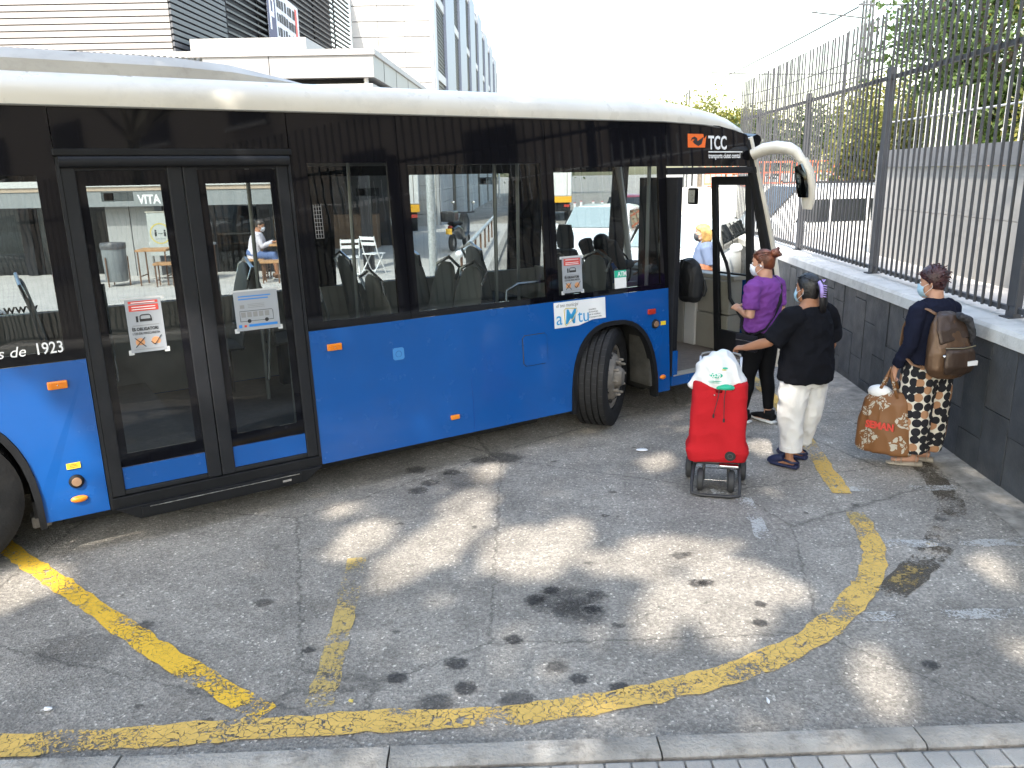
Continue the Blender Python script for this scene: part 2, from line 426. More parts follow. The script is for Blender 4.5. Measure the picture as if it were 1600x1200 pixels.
ribbon('yellow_line', [(-0.95, 4.35), (-0.924, 4.135), (-0.883, 3.543), (-0.854, 2.97)], 0.115, 0.0055, YEL3)
ribbon('blacked_out_line', [(3.16, 6.0), (3.10, 5.6), (2.926, 4.967), (2.59, 4.448), (2.26, 4.094), (1.96, 3.80)], 0.17, 0.004, BLK)
ribbon('yellow_line', [(2.59, 4.448), (2.26, 4.094), (1.96, 3.80)], 0.13, 0.0075, paint_material('ghost_yellow_paint', (0.36, 0.25, 0.08), wear=0.70, crack=.5))
ribbon('white_line', [(1.40, 5.282), (2.254, 5.279), (3.3, 5.264)], 0.10, 0.0045, WHT)
ribbon('white_line', [(2.2, 4.419), (3.3, 4.403)], 0.10, 0.0045, WHT)
ribbon('white_line', [(1.45, 3.613), (3.0, 3.605)], 0.10, 0.0045, WHT)
ribbon('white_line', [(1.589, 5.251), (1.572, 4.818), (1.526, 4.344)], 0.10, 0.0050, WHT)

# ------------------------------------------------------------------ kerb and pavement at the photographer's feet
CONC = mat('kerb_concrete', (0.27, 0.255, 0.23), rough=0.9, var=0.30, vscale=4, bump=0.8, bscale=60, dirt=0.85)
PAVE = mat('paving_cement', (0.34, 0.325, 0.30), rough=0.92, var=0.15, vscale=8, bump=0.5, bscale=140, dirt=0.35)
kb = lambda x: 2.632 + 0.029 * x
kerb = MB().box(-8, 8, -0.13, -0.02, -0.05, 0.02, lambda x, y, z: (x, kb(x) + y, z)).build('kerb', mat('kerb_bed', (.2, .19, .17), .95, var=.2, bump=.4)); tag(kerb, kind='structure')
joints = [-4.5, -3.5, -2.5, -1.5, -0.49, 0.53, 1.53, 2.53, 3.5]
for a, b in zip(joints, joints[1:]):
    mb = MB(); w = b - a - 0.007
    mb.prism([(0, -0.03), (0, 0.085), (0.022, 0.103), (0.115, 0.105), (0.13, 0.095), (0.13, -0.03)], 0, w, 'x')
    o = mb.build('kerb_stone', CONC, kerb, smooth=True); o.location = (a, kb(a), 0); o.rotation_euler = (0, R(random.uniform(-.2, .2)), 0.029 + math.pi)
    o.location = (b - 0.003, kb(b), random.uniform(-.003, .003))
    o.rotation_euler = (0, 0, math.pi + 0.029)
pav = MB().box(-14, 14, -14, -0.14, 0.0, 0.088, lambda x, y, z: (x, kb(x) + y, z)).build('pavement', mat('mortar', (0.19, 0.18, 0.165), .95, var=.25, vscale=12, bump=.5)); tag(pav, kind='structure')
sm = MB().box(-0.046, 0.046, -0.046, 0.046, -0.02, 0.0).mesh('paving_block', bevel=0.007)
sm.materials.append(PAVE)
for r_ in range(5):
    for i in range(48):
        x = -2.0 + i * 0.0985 + (r_ % 2) * 0.02
        o = bpy.data.objects.new('paving_block', sm); COL.objects.link(o); o.parent = pav
        o.location = (x, kb(x) - 0.205 - r_ * 0.0985, 0.103 + random.uniform(-.003, .003)); o.rotation_euler = (R(random.uniform(-1, 1)), R(random.uniform(-1, 1)), 0.029 + R(random.uniform(-1, 1)))

# gutter of broken cement along the slate wall
A0 = Vector((3.41, 4.95, 0)); WD = Vector((0.0579, 0.9983, 0)).normalized(); WN = Vector((WD.y, -WD.x, 0))
def wp(s, off, z):
    q = A0 + WD * s + WN * off; return (q.x, q.y, z)
gut = MB()
vs, fs = [], []
for i, s in enumerate([k * 0.12 for k in range(-40, 95)]):
    w = 0.26 + 0.10 * noise.noise(Vector((s * 1.3, 2, 0))) + 0.05 * noise.noise(Vector((s * 5, 7, 0)))
    vs += [wp(s, 0.02, 0.012), wp(s, -w, 0.004)]
    if i: k = 2 * i; fs.append((k - 2, k - 1, k + 1, k))
gut.add(vs, fs)
tag(gut.build('gutter_strip', mat('broken_cement', (0.30, 0.275, 0.24), .95, var=.35, vscale=9, bump=.8, bscale=60, dirt=.5)), kind='structure')

# ================================================================== slate-clad retaining wall, cap and fence
SLATE = [mat('slate_%d' % i, c, rough=0.55, var=0.22, vscale=6, bump=0.35, bscale=45, dirt=0.12, rvar=.12) for i, c in enumerate([(0.045, 0.050, 0.058), (0.058, 0.062, 0.068), (0.036, 0.042, 0.050), (0.066, 0.068, 0.070)])]
CAPM = mat('cap_render', (0.58, 0.56, 0.52), rough=0.9, var=0.12, vscale=3, bump=0.4, bscale=70, dirt=0.35)
rw = empty('retaining_wall', wp(0, 0, 0), label='low retaining wall clad in dark slate tiles with pale cap beneath the bar fence', cat='wall')
def wl_(s, off, z):
    q = WD * s + WN * off; return (q.x, q.y, z)
MB().prism([(0.012, 0), (0.45, 0), (0.45, 1.0), (0.012, 1.0)], -12, 10.3, 'y', lambda o_, s, z: wl_(s, o_, z)).build('core', mat('wall_mortar', (.30, .29, .27), .95, var=.3, bump=.4, bscale=50), rw)
s = -0.9
random.seed(11)
while s < 10.2:
    w = random.choice((0.27, 0.30, 0.33))
    z = -random.uniform(0.05, 0.55)
    while z < 0.98:
        h = random.choice((0.45, 0.6, 0.6))
        z0, z1 = max(z, 0.004), min(z + h - 0.007, 0.985)
        if z1 - z0 > 0.03:
            pr = random.uniform(-0.004, 0.004)
            MB().box(s + 0.004, s + w - 0.004, pr - 0.004, 0.02, z0, z1, lambda a, b, c: wl_(a, b, c)).build('slate_tile', random.choice(SLATE), rw, bevel=0.0025)
        z += h
    s += w
cp = MB()
ss = [-12, -1.5, 0, 1.5, 3, 4.5, 6, 7.5, 9, 10.35]
for a, b in zip(ss, ss[1:]):
    MB().prism([(-0.03, 0.99), (-0.022, 1.075), (0.0, 1.10), (0.49, 1.115), (0.49, 0.99)], a + 0.002, b - 0.003, 'y', lambda o_, s_, z: wl_(s_, o_, z)).build('cap_stone', CAPM, rw)

STEEL = mat('fence_steel', (0.070, 0.072, 0.078), rough=0.5, metal=0.1, spec=.3, var=0.15, vscale=3, bump=0.08, bscale=90)
fe = empty('bar_fence', wp(0, 0.22, 1.1), label='tall grey steel bar fence standing on the slate wall', cat='fence')
def fl(s, off, z):
    q = WD * s + WN * off; return (q.x, q.y, z)
s_first, pitch_ = -11.0, 2.72
posts = [0.93 + 2.73 * k for k in range(-4, 4)]
bar_me = MB().box(-0.0095, 0.0095, -0.0095, 0.0095, -0.0, 2.56).mesh('bar', bevel=0.003); bar_me.materials.append(STEEL)
post_me = MB().box(-0.03, 0.03, -0.055, 0.055, -0.09, 1.99).mesh('post', bevel=0.006); post_me.materials.append(STEEL)
ang = -math.atan2(WD.x, WD.y)
for p_ in posts:
    o = link_mesh('post', post_me, None, fe); o.location = fl(p_, 0.05, 0.09); o.rotation_euler = (0, 0, ang)
    MB().box(-0.07, 0.07, -0.06, 0.06, 0.0, 0.012).build('base_plate', STEEL, fe).location = fl(p_, 0.05, 0.004)
    for k in range(1, 23):
        q = p_ + k * 2.73 / 23
        if q > 10.2: break
        o = link_mesh('bar', bar_me, None, fe); o.location = fl(q, 0, 0.05); o.rotation_euler = (R(random.uniform(-.15, .15)), R(random.uniform(-.25, .25)), ang)
for a, b in zip(posts, posts[1:] + [10.2]):
    MB().box(a + 0.01, b - 0.01, 0.012, 0.05, 1.955, 1.995, lambda s_, o_, z: fl(s_, o_, z)).build('top_rail', STEEL, fe)
    MB().box(a + 0.01, b - 0.01, 0.012, 0.05, 0.055, 0.09, lambda s_, o_, z: fl(s_, o_, z)).build('bottom_rail', STEEL, fe)

# terrace behind the fence and its parapet
TERR = mat('terrace_paving', (0.50, 0.47, 0.43), .9, var=.15, vscale=2, bump=.3, dirt=.2)
t = MB(); t.box(-12, 10.3, 0.46, 9, 0.0, 1.06, lambda s_, o_, z: wp(s_, o_, z)); tag(t.build('terrace', TERR), kind='structure')
pa = empty('parapet_wall', wp(0, 1.2, 1.06), label='pale concrete parapet wall with grey coping behind the bar fence', cat='wall')
PCON = mat('parapet_concrete', (0.42, 0.395, 0.36), .85, var=.12, vscale=1.5, bump=.2, dirt=.25)
PCOP = mat('parapet_coping', (0.20, 0.20, 0.205), .6, var=.15, bump=.15)
ps = [-11, -7.0, -4.4, -1.8, 0.8, 3.4, 6.2]
for a, b in zip(ps, ps[1:]):
    MB().box(a + .004, b - .004, 0, 0.22, 0.0, 0.62, lambda s_, o_, z: wl_(s_, o_, z)).build('panel', PCON, pa)
    MB().box(a + .004, b - .004, 0.006, 0.22, 0.626, 1.14, lambda s_, o_, z: wl_(s_, o_, z)).build('panel', PCON, pa)
    MB().box(a + .002, b - .002, -0.02, 0.24, 1.144, 1.36, lambda s_, o_, z: wl_(s_, o_, z)).build('coping', PCOP, pa)
mb = MB(); mb.prism([(0.11 + 0.11 * math.sin(a_), 0.11 * math.cos(a_)) for a_ in [R(d) for d in range(-90, 91, 15)]], 0, 1.36, 'z', lambda o_, s_, z: wl_(6.21 + s_ * 2.2, o_, z)); mb.build('rounded_end', PCON, pa, smooth=True)
# light railing on the parapet
LSTEEL = mat('pale_railing_steel', (0.55, 0.55, 0.54), .5, metal=.2, var=.1)
lr = empty('parapet_railing', wp(0, 1.3, 2.42), label='thin pale railing on top of the parapet wall', cat='railing')
lb = MB().tube([(0, 0, 0), (0, 0, 0.62)], 0.008, 6).mesh('bar'); lb.materials.append(LSTEEL)
for k in range(0, 70):
    o = link_mesh('bar', lb, None, lr); q = -4.0 + k * 0.145; o.location = fl(q, 0, 0)
for z in (0.36,):
    MB().tube([fl(-4.1, 0, z), fl(6.2, 0, z)], 0.011, 6).build('rail', LSTEEL, lr)
# ================================================================== the bus (local x = towards its front, y = inwards from the door side, z up)
BA = R(57.1)
bud = Vector((math.sin(BA), math.cos(BA), 0)); bn = Vector((math.cos(BA), -math.sin(BA), 0))
BUS_O = bn * -5.22
BUS_RZ = math.pi / 2 - BA
bus = empty('city_bus', BUS_O, BUS_RZ, 'blue and black city bus with cream roof, its front door open to the queue', 'bus')
BW = 2.35
TB = 0.075
ty = lambda z: TB * (z - 0.3) if z > 0.3 else 0.0
sk = lambda u, y, z: (u, y + ty(z), z)                    # near side, leaning in towards the roof
fk = lambda u, y, z: (u, BW - y - ty(z), z)               # far side
def bus_world(u, y, z):
    q = BUS_O + bud * u - bn * y; return Vector((q.x, q.y, z))

BLUE = mat('bus_blue_paint', (0.005, 0.080, 0.31), rough=0.24, var=0.05, vscale=1.2, coat=0.25, spec=.45, rvar=0.05, bump=0.05, bscale=3, dirt=.07)
BLACK = mat('black_glass_panel', (0.004, 0.004, 0.006), rough=0.04, spec=.35, var=0.1, bump=0.02, bscale=2.2)
RUBBER = mat('black_rubber', (0.010, 0.0105, 0.012), rough=0.6, spec=.22, var=0.2, vscale=6, bump=0.15, bscale=70)
DOORF = mat('door_frame_grey', (0.013, 0.014, 0.017), rough=0.5, spec=.25, var=0.2, vscale=3, bump=0.05, dirt=.1)
CREAM = mat('cream_roof_paint', (0.62, 0.585, 0.51), rough=0.35, var=0.05, vscale=1.3, coat=0.2, dirt=0.2, rvar=.1)
CREAM2 = mat('grubby_cream_plastic', (0.38, 0.37, 0.34), rough=0.55, var=0.1, vscale=3, dirt=0.3)
BEIGE = mat('interior_panel', (0.33, 0.31, 0.27), rough=0.6, var=0.06, dirt=.08)
WHITEP = mat('interior_white', (0.70, 0.68, 0.64), rough=0.5, var=0.05)
FLOORM = mat('bus_floor', (0.17, 0.135, 0.11), rough=0.6, var=0.15, vscale=20, dirt=.2)
SEATM = mat('seat_fabric', (0.10, 0.095, 0.09), rough=0.85, var=0.15, vscale=30, bump=0.2, bscale=160)
SEATB = mat('seat_shell', (0.15, 0.14, 0.125), rough=0.5, var=0.06)
CHROME = mat('brushed_steel', (0.62, 0.62, 0.62), rough=0.25, metal=1.0, bump=0.03)
ORANGE = mat('amber_lens', (0.80, 0.24, 0.015), rough=0.2, var=0.1, vscale=40, coat=0.5)
REDL = mat('red_lens', (0.42, 0.035, 0.02), rough=0.2, var=0.1, vscale=40, coat=0.5)
WPRINT = mat('white_print', (0.80, 0.80, 0.80), rough=0.5)
KPRINT = mat('black_print', (0.02, 0.02, 0.022), rough=0.6)
GPRINT = mat('grey_print', (0.25, 0.25, 0.25), rough=0.6)
YSTICK = mat('yellow_sticker', (0.85, 0.60, 0.03), rough=0.5)
PAPER = mat('poster_paper', (0.33, 0.35, 0.38), rough=0.45, var=0.03)  # white paper darkened to paint in the dimming of the tinted glass
REDP = mat('red_print', (0.58, 0.06, 0.045), rough=0.5)
BLUEP = mat('blue_print', (0.02, 0.20, 0.60), rough=0.5)
SKYP = mat('azure_print', (0.03, 0.30, 0.60), rough=0.5)
ORANGEP = mat('orange_print', (0.88, 0.16, 0.02), rough=0.5)
GREENP = mat('green_print', (0.02, 0.42, 0.27), rough=0.5)
GOLDP = mat('gold_print', (0.55, 0.45, 0.12), rough=0.5)
GLASS = glass_mat('tinted_bus_glass', (0.46, 0.50, 0.51))
FGLASS = glass_mat('far_bus_glass', (0.68, 0.72, 0.72))
WGLASS = glass_mat('windscreen_glass', (0.93, 0.95, 0.94))

def arch(cu, hw, zb, zt, n=20, ex=2.6):
    """arch outline from right foot over to left foot"""
    pts = []
    for i in range(n + 1):
        a = math.pi * i / n
        c, s_ = math.cos(a), math.sin(a)
        pts.append((cu + hw * math.copysign(abs(c) ** (2 / ex), c), zb + (zt - zb) * abs(s_) ** (2 / ex)))
    return pts

ZS, ZB, ZR = 0.235, 1.18, 2.622
RA = dict(cu=-0.47, hw=0.525, zb=ZS, zt=0.97); FA = dict(cu=4.475, hw=0.49, zb=ZS, zt=0.955)
FRONT = 6.60; REAR = -2.85
# lower blue side panels (rear quarter, middle) with wheel-arch cut-outs, both sides of the bus
for fn, secs in ((sk, [(REAR, 0.40, RA), (1.765, 5.125, FA)]), (fk, [(REAR, 1.5, RA), (1.51, FRONT - 0.12, FA)])):
    for (a, b, ar) in secs:
        av = arch(**ar)
        poly = [(a, ZS), (av[-1][0], ZS)] + av[::-1][1:-1] + [(av[0][0], ZS), (b, ZS), (b, ZB), (a, ZB)]
        MB().prism(poly, 0.0, 0.03, 'y', fn).build('side_panel', BLUE, bus)
        # dark rubber lip round the arch
        lip = MB(); big = arch(ar['cu'], ar['hw'] + 0.002, ar['zb'] - 0.03, ar['zt'] + 0.002); sml = arch(ar['cu'], ar['hw'] - 0.035, ar['zb'] - 0.03, ar['zt'] - 0.035)
        for i in range(len(big) - 1):
            lip.prism([big[i], big[i + 1], sml[i + 1], sml[i]], -0.016, 0.06, 'y', fn)
        lip.build('arch_trim', RUBBER, bus)
        # arch liner
        ln = MB(); pts = arch(ar['cu'], ar['hw'] + 0.02, ar['zb'], ar['zt'] + 0.02)
        vs = [fn(p[0], 0.03, p[1]) for p in pts] + [fn(p[0], 0.62, p[1]) for p in pts]; k = len(pts)
        ln.add(vs, [(i, i + 1, i + 1 + k, i + k) for i in range(k - 1)])
        ln.build('arch_liner', mat('arch_liner', (0.018, 0.018, 0.017), .85, var=.4, vscale=5, bump=.2), bus, smooth=True)
        MB().prism(pts, 0.60, 0.615, 'y', fn).build('arch_back', mat('arch_liner', (.02, .02, .02)), bus)
MB().box(4.90, 4.955, 0.03, 0.30, 0.30, 0.80, sk).build('mud_flap', mat('muddy_plastic', (.06, .058, .052), .8, var=.5, vscale=6, dirt=.6, bump=.2), bus)
# black window band as framed panels; each hole takes a pane
def band(u0, u1, z0, z1, hole, fn, glass, frame_mat=BLACK, d=0.022):
    h0, h1, k0, k1 = hole
    mb = MB()
    mb.box(u0, u1, 0, d, z0, k0, fn); mb.box(u0, u1, 0, d, k1, z1, fn)
    mb.box(u0, h0, 0, d, k0, k1, fn); mb.box(h1, u1, 0, d, k0, k1, fn)
    fr = mb.build('window_surround', frame_mat, bus)
    g_ = MB(); g_.add([fn(h0 - .005, .011, k0 - .005), fn(h1 + .005, .011, k0 - .005), fn(h1 + .005, .011, k1 + .005), fn(h0 - .005, .011, k1 + .005)], [(0, 1, 2, 3)])
    g_.build('pane', glass, fr)
    return fr
band(REAR, 0.403, ZB + .003, ZR, (-1.3, 0.30, 1.245, 2.24), sk, GLASS)
band(1.768, 2.545, ZB + .003, ZR, (1.875, 2.455, 1.235, 2.295), sk, GLASS)
band(2.549, 3.828, ZB + .003, ZR, (2.615, 3.775, 1.228, 2.28), sk, GLASS)
band(3.832, 5.128, ZB + .003, ZR, (3.90, 5.035, 1.225, 2.245), sk, GLASS)
for (a, b, h) in [(REAR, .615, (-1.3, .56)), (.62, 2.40, (.68, 2.32)), (2.405, 3.56, (2.82, 3.50)), (3.565, 5.1, (3.62, 4.81)), (5.105, FRONT - .12, (5.25, 6.25))]:
    band(a, b, ZB + .003, ZR, (h[0], h[1], 1.165, 2.21), fk, FGLASS)
# black panel above the doors
MB().box(0.408, 1.762, 0.0, 0.03, 2.365, ZR, sk).build('door_header', BLACK, bus)
hd = MB().prism([(5.133, 2.245), (6.262, 2.235), (6.235, 2.42), (6.17, 2.525), (5.8, 2.597), (5.133, ZR)], 0, 0.025, 'y', sk).build('destination_panel', BLACK, bus)
MB().box(5.133, 6.30, -0.012, 0.05, 2.172, 2.232, sk).build('door_rail', DOORF, bus, bevel=0.006)
MB().box(0.395, 1.775, -0.03, 0.05, 2.345, 2.385, sk).build('drip_rail', RUBBER, bus, bevel=0.008)
MB().tube([sk(0.42, -0.012, 2.312), sk(1.08, -0.014, 2.312), sk(1.75, -0.012, 2.312)], 0.034, 10).build('door_top_seal', DOORF, bus, smooth=True)

# middle door: two leaves
for (a, b) in ((0.425, 1.083), (1.088, 1.745)):
    lf = MB()
    wl, wr = (0.075, 0.085) if a < 1 else (0.085, 0.075)
    lf.box(a, a + wl, 0.004, 0.05, 0.305, 2.285, sk); lf.box(b - wr, b, 0.004, 0.05, 0.305, 2.285, sk)
    lf.box(a + wl, b - wr, 0.01, 0.045, 0.305, 0.335, sk); lf.box(a + wl, b - wr, 0.01, 0.045, 2.262, 2.285, sk)
    leaf = lf.build('door_leaf', DOORF, bus, bevel=0.006)
    MB().box(a + wl + .002, b - wr - .002, 0.016, 0.04, 0.338, 0.475, sk).build('kick_panel', BLUE, leaf)
    x0, x1 = a + wl, b - wr
    bd = MB(); bd.box(x0 + .001, x1 - .001, 0.022, 0.03, 0.478, 0.56, sk); bd.box(x0 + .001, x1 - .001, 0.022, 0.03, 2.175, 2.26, sk)
    bd.box(x0 + .001, x0 + .045, 0.022, 0.03, 0.56, 2.175, sk); bd.box(x1 - .045, x1 - .001, 0.022, 0.03, 0.56, 2.175, sk)
    bd.build('glass_border', BLACK, leaf)
    g_ = MB(); g_.add([sk(x0 + .04, .026, .555), sk(x1 - .04, .026, .555), sk(x1 - .04, .026, 2.18), sk(x0 + .04, .026, 2.18)], [(0, 1, 2, 3)]); g_.build('pane', GLASS, leaf)
    MB().tube([sk(x0 + .06, .09, 1.0), sk(x0 + .06, .10, 1.6)], .012, 8).build('grab_handle', CHROME, leaf, smooth=True)
MB().box(0.405, 0.424, -0.004, 0.06, 0.235, 2.34, sk).build('door_jamb', DOORF, bus)
MB().box(1.746, 1.765, -0.004, 0.06, 0.235, 2.34, sk).build('door_jamb', DOORF, bus)
sill = MB(); sill.box(0.41, 1.76, -0.006, 0.12, 0.225, 0.30, sk)
sill.build('door_sill', RUBBER, bus, bevel=0.006)
rp = MB(); rp.prism([(0.43, 0.235), (0.56, 0.145), (1.62, 0.145), (1.755, 0.235)], -0.035, 0.25, 'y'); rp.box(0.57, 1.60, -0.05, -0.034, 0.165, 0.225)
rp.build('wheelchair_ramp', RUBBER, bus, bevel=0.005)
MB().box(1.46, 1.52, -0.056, -0.049, 0.185, 0.20).build('ramp_latch', CHROME, bus)
MB().box(0.62, 1.58, -0.0535, -0.0495, 0.219, 0.223).build('ramp_edge', mat('worn_aluminium', (.42, .41, .39), .4, metal=.8, var=.5, vscale=30, dirt=.5), bus)
# skirt under the body
MB().box(.07, 0.39, 0.14, BW - .14, 0.28, 0.345).build('underbody', RUBBER, bus)
MB().box(0.0, 4.0, 0.10, BW - .1, 0.24, 0.345).build('underbody', RUBBER, bus)
MB().box(-.02, .09, .16, .28, .15, .23).build('air_valve', mat('dirty_metal', (.14, .13, .12), .6, metal=.3, dirt=.5, var=.2), bus, bevel=.02)
MB().box(.15, 3.80, .24, BW - .24, .10, .30).build('fuel_tank', mat('underbody_black', (.012, .012, .012), .9), bus, bevel=.03)  # dark block added to keep light out from under the bus
MB().box(5.1, 6.4, .35, BW - .35, .16, .30).build('front_chassis', mat('underbody_black', (.012, .012, .012)), bus, bevel=.03)

# roof: lofted shell that droops and narrows to the front
prof = [(0.000, 0.0), (0.004, 0.05), (0.028, 0.105), (0.085, 0.155), (0.20, 0.195), (0.55, 0.225), (1.0, 0.235)]
stations = [(REAR - .02, ZR, 1.0, 0), (-1.5, ZR, 1, 0), (0.5, ZR, 1, 0), (2.0, ZR, 1, 0), (3.5, ZR, 1, 0), (4.7, ZR, 1, 0), (5.15, ZR - .001, .98, 0), (5.5, ZR - .012, .90, .0), (5.8, ZR - .03, .76, .008), (6.0, ZR - .052, .60, .02), (6.15, ZR - .085, .42, .045), (6.25, ZR - .125, .24, .085), (6.30, ZR - .16, .10, .13)]
rings = []
for (u, zl, hs, ins) in stations:
    y0 = ty(zl) - 0.006 + ins; half = BW / 2 - y0
    ring = [(u + (.10 * p[0] / 1.0 if u > 6 else 0), y0 + p[0] * half, zl + p[1] * hs) for p in prof]
    ring += [(q[0], BW - q[1], q[2]) for q in ring[::-1][1:]]
    rings.append(ring)
MB().loft(rings, caps=True, closed=False).build('roof', CREAM, bus, smooth='all')
MB().tube([(REAR, ty(ZR) - .010, ZR - .004), (5.1, ty(ZR) - .010, ZR - .004), (5.6, ty(ZR) - .009, ZR - .022), (6.0, ty(ZR) + .012, ZR - .06), (6.2, ty(ZR) + .05, ZR - .115)], 0.006, 6).build('gutter', mat('gutter_seal', (.12, .115, .10), .7), bus)
# air-conditioning pod
pod = []
for (u, zz, w) in [(-2.2, .0, .62), (-2.0, .13, .66), (-1.0, .155, .68), (0.45, .155, .68), (1.2, .15, .68), (1.55, .125, .66), (1.95, .055, .6), (2.25, 0.0, .52)]:
    zb_ = 2.80; zt_ = 2.83 + zz
    pod.append([(u, 1.175 - w - .02, zb_), (u, 1.175 - w, zb_ + (zt_ - zb_) * .55), (u, 1.175 - w + .10, zb_ + (zt_ - zb_) * .92), (u, 1.175 - w * .4, zt_ + .02), (u, 1.175 + w * .4, zt_ + .02), (u, 1.175 + w - .10, zb_ + (zt_ - zb_) * .92), (u, 1.175 + w, zb_ + (zt_ - zb_) * .55), (u, 1.175 + w + .02, zb_)])
podo = MB().loft(pod, caps=True, closed=False).build('roof_pod', CREAM2, bus, smooth=True)
GR = mat('grille_grey', (.18, .18, .17), .6)
for k in range(38):
    u = 0.0 + k * 0.037
    MB().box(u, u + .018, .615, .75, 2.955 - .00, 2.975).build('grille_slot', GR, podo)
MB().tube([(-.35, .485, 2.87), (-.35, .60, 2.965), (-.35, .9, 2.99)], .007, 6).build('pod_seam', RUBBER, podo)
MB().box(-.12, .06, .455, .475, 2.83, 2.90).build('pod_sticker', WPRINT, podo); MB().box(-.10, .04, .450, .456, 2.84, 2.875).build('sticker_mark', KPRINT, podo)

# front end: pillars, windscreen, lower front panel, dash
MB().tube([(6.235, ty(2.47) + .03, 2.50), (6.32, ty(2.2) + .015, 2.18), (6.44, ty(1.8) + .01, 1.8), (6.555, ty(1.4) + .01, 1.40), (6.62, ty(1.0) + .01, 1.0), (6.63, .012, .62), (6.60, .012, .25)], [.035, .038, .04, .043, .05, .05, .05], 10, side=(1, 0, 0)).build('front_pillar', CREAM, bus, smooth=True)
MB().tube([(6.19, ty(2.47) + .02, 2.47), (6.265, ty(2.2) + .02, 2.18), (6.37, ty(1.8) + .02, 1.8), (6.47, ty(1.4) + .015, 1.40), (6.53, ty(1.0) + .01, 1.0), (6.535, .012, .62), (6.50, .012, .25)], [.03, .04, .045, .05, .06, .06, .06], 8, side=(1, 0, 0)).build('pillar_seal', RUBBER, bus, smooth=True)
MB().tube([(6.235, BW - ty(2.47) - .03, 2.50), (6.44, BW - ty(1.8), 1.8), (6.60, BW - ty(1.1), 1.1), (6.60, BW, .3)], .05, 8).build('front_pillar', CREAM, bus, smooth=True)
MB().tube([(6.32, .18, 2.47), (6.42, .7, 2.52), (6.44, 1.175, 2.53), (6.42, 1.65, 2.52), (6.32, BW - .18, 2.47)], .06, 8).build('windscreen_header', BLACK, bus, smooth=True)
ws_ = MB(); n_ = 8; rows = []
for (z, u, k_) in ((1.14, 6.60, .10), (1.6, 6.52, .10), (2.0, 6.40, .10), (2.47, 6.27, .12)):
    rows.append([(u + k_ * (1 - ((y_ / n_) * 2 - 1) ** 2), ty(z) + .05 + (BW - 2 * ty(z) - .10) * y_ / n_, z) for y_ in range(n_ + 1)])
ws_.loft(rows, caps=False, closed=False).build('windscreen', WGLASS, bus, smooth='all')
rows = []
for (z, u) in ((.25, 6.56), (.5, 6.62), (.8, 6.63), (1.13, 6.60)):
    rows.append([(u + .10 * (1 - ((y_ / n_) * 2 - 1) ** 2), .04 + (BW - .08) * y_ / n_, z) for y_ in range(n_ + 1)])
MB().loft(rows, caps=False, closed=False).build('front_panel', BLUE, bus, smooth='all')
# right-hand mirror on its curved arm
MB().tube([(6.22, .13, 2.34), (6.27, .03, 2.385), (6.30, -.08, 2.40), (6.33, -.20, 2.385), (6.35, -.265, 2.35), (6.38, -.315, 2.27)], [(.065, .05), (.072, .06), (.068, .06), (.064, .056), (.058, .05), (.045, .04)], 12).build('mirror_arm', CREAM, bus, smooth=True)
mh = MB().tube([(6.385, -.315, 2.29), (6.41, -.345, 2.18), (6.43, -.365, 2.04), (6.44, -.365, 1.92), (6.44, -.36, 1.84)], [(.045, .045), (.05, .07), (.05, .076), (.046, .07), (.026, .05)], 12, side=(1, 0, 0)).build('mirror_head', CREAM, bus, smooth=True)
MB().tube([(6.355, -.30, 2.235), (6.345, -.335, 2.15), (6.355, -.355, 2.04), (6.375, -.355, 1.95)], [(.012, .045), (.012, .062), (.012, .066), (.012, .06)], 10, side=(1, 0, 0)).build('mirror_glass', mat('mirror_glass', (.10, .11, .11), .03, metal=1), mh, smooth=True)
# small inside mirror hanging by the windscreen
im_ = MB().box(6.29, 6.33, .90, 1.03, 1.86, 2.03).build('inside_mirror', RUBBER, bus, bevel=.018); MB().box(6.286, 6.2895, .92, 1.01, 1.88, 2.01).build('mirror_glass', CHROME, im_)
MB().tube([(6.30, .98, 2.05), (6.30, .98, 2.44)], .008, 6).build('mirror_stalk', RUBBER, bus)

# front doorway: folded leaves, step, dash boxes
l1 = MB(); l1.box(5.14, 5.175, .01, .50, .34, 2.15); l1.box(5.176, 5.215, .02, .075, .34, 2.15)
lo = l1.build('front_door_leaf', DOORF, bus, bevel=.006)
MB().box(5.15, 5.205, -.004, .008, .36, .60).build('kick_panel', BLUE, lo)
l2 = MB(); X = lambda a, b, c: (6.255 + .015 * (2.1 - c) * .55 + a, b + ty(c), c)
l2.box(0, .04, .02, .095, .33, 2.14, X); l2.box(0, .04, .47, .535, .33, 2.14, X); l2.box(0, .04, .095, .47, 2.06, 2.14, X); l2.box(0, .04, .095, .47, .33, .60, X); l2.box(.005, .035, .095, .47, 1.18, 1.20, X)
lo = l2.build('front_door_leaf', DOORF, bus, bevel=.006)
g_ = MB(); g_.add([X(.02, .09, .59), X(.02, .475, .59), X(.02, .475, 2.07), X(.02, .09, 2.07)], [(0, 1, 2, 3)]); g_.build('pane', WGLASS, lo)
MB().tube([X(-.03, .49, 1.62), X(-.05, .30, 1.30), X(-.05, .27, 1.2), X(-.05, .26, .95), X(-.03, .10, .74)], .017, 8).build('grab_rail', RUBBER, lo, smooth=True)
MB().box(5.2, 6.45, .02, 2.2, .30, .365).build('step_floor', FLOORM, bus)
MB().box(5.14, 6.48, -.004, .03, .27, .36).build('step_edge', BLUE, bus)
MB().box(5.16, 6.44, -.006, .09, .361, .372).build('step_nosing', mat('worn_nosing', (.5, .47, .40), .5, metal=.5, dirt=.4, var=.2), bus)
MB().box(1.0, 3.92, .06, BW - .06, .35, .362).build('floor', FLOORM, bus); MB().box(3.925, 5.02, .64, BW - .64, .35, .362).build('floor', FLOORM, bus)
MB().box(REAR + .05, .10, .64, BW - .64, .35, .48).build('floor', FLOORM, bus); MB().box(.105, .995, .06, BW - .06, .35, .48).build('floor', FLOORM, bus)
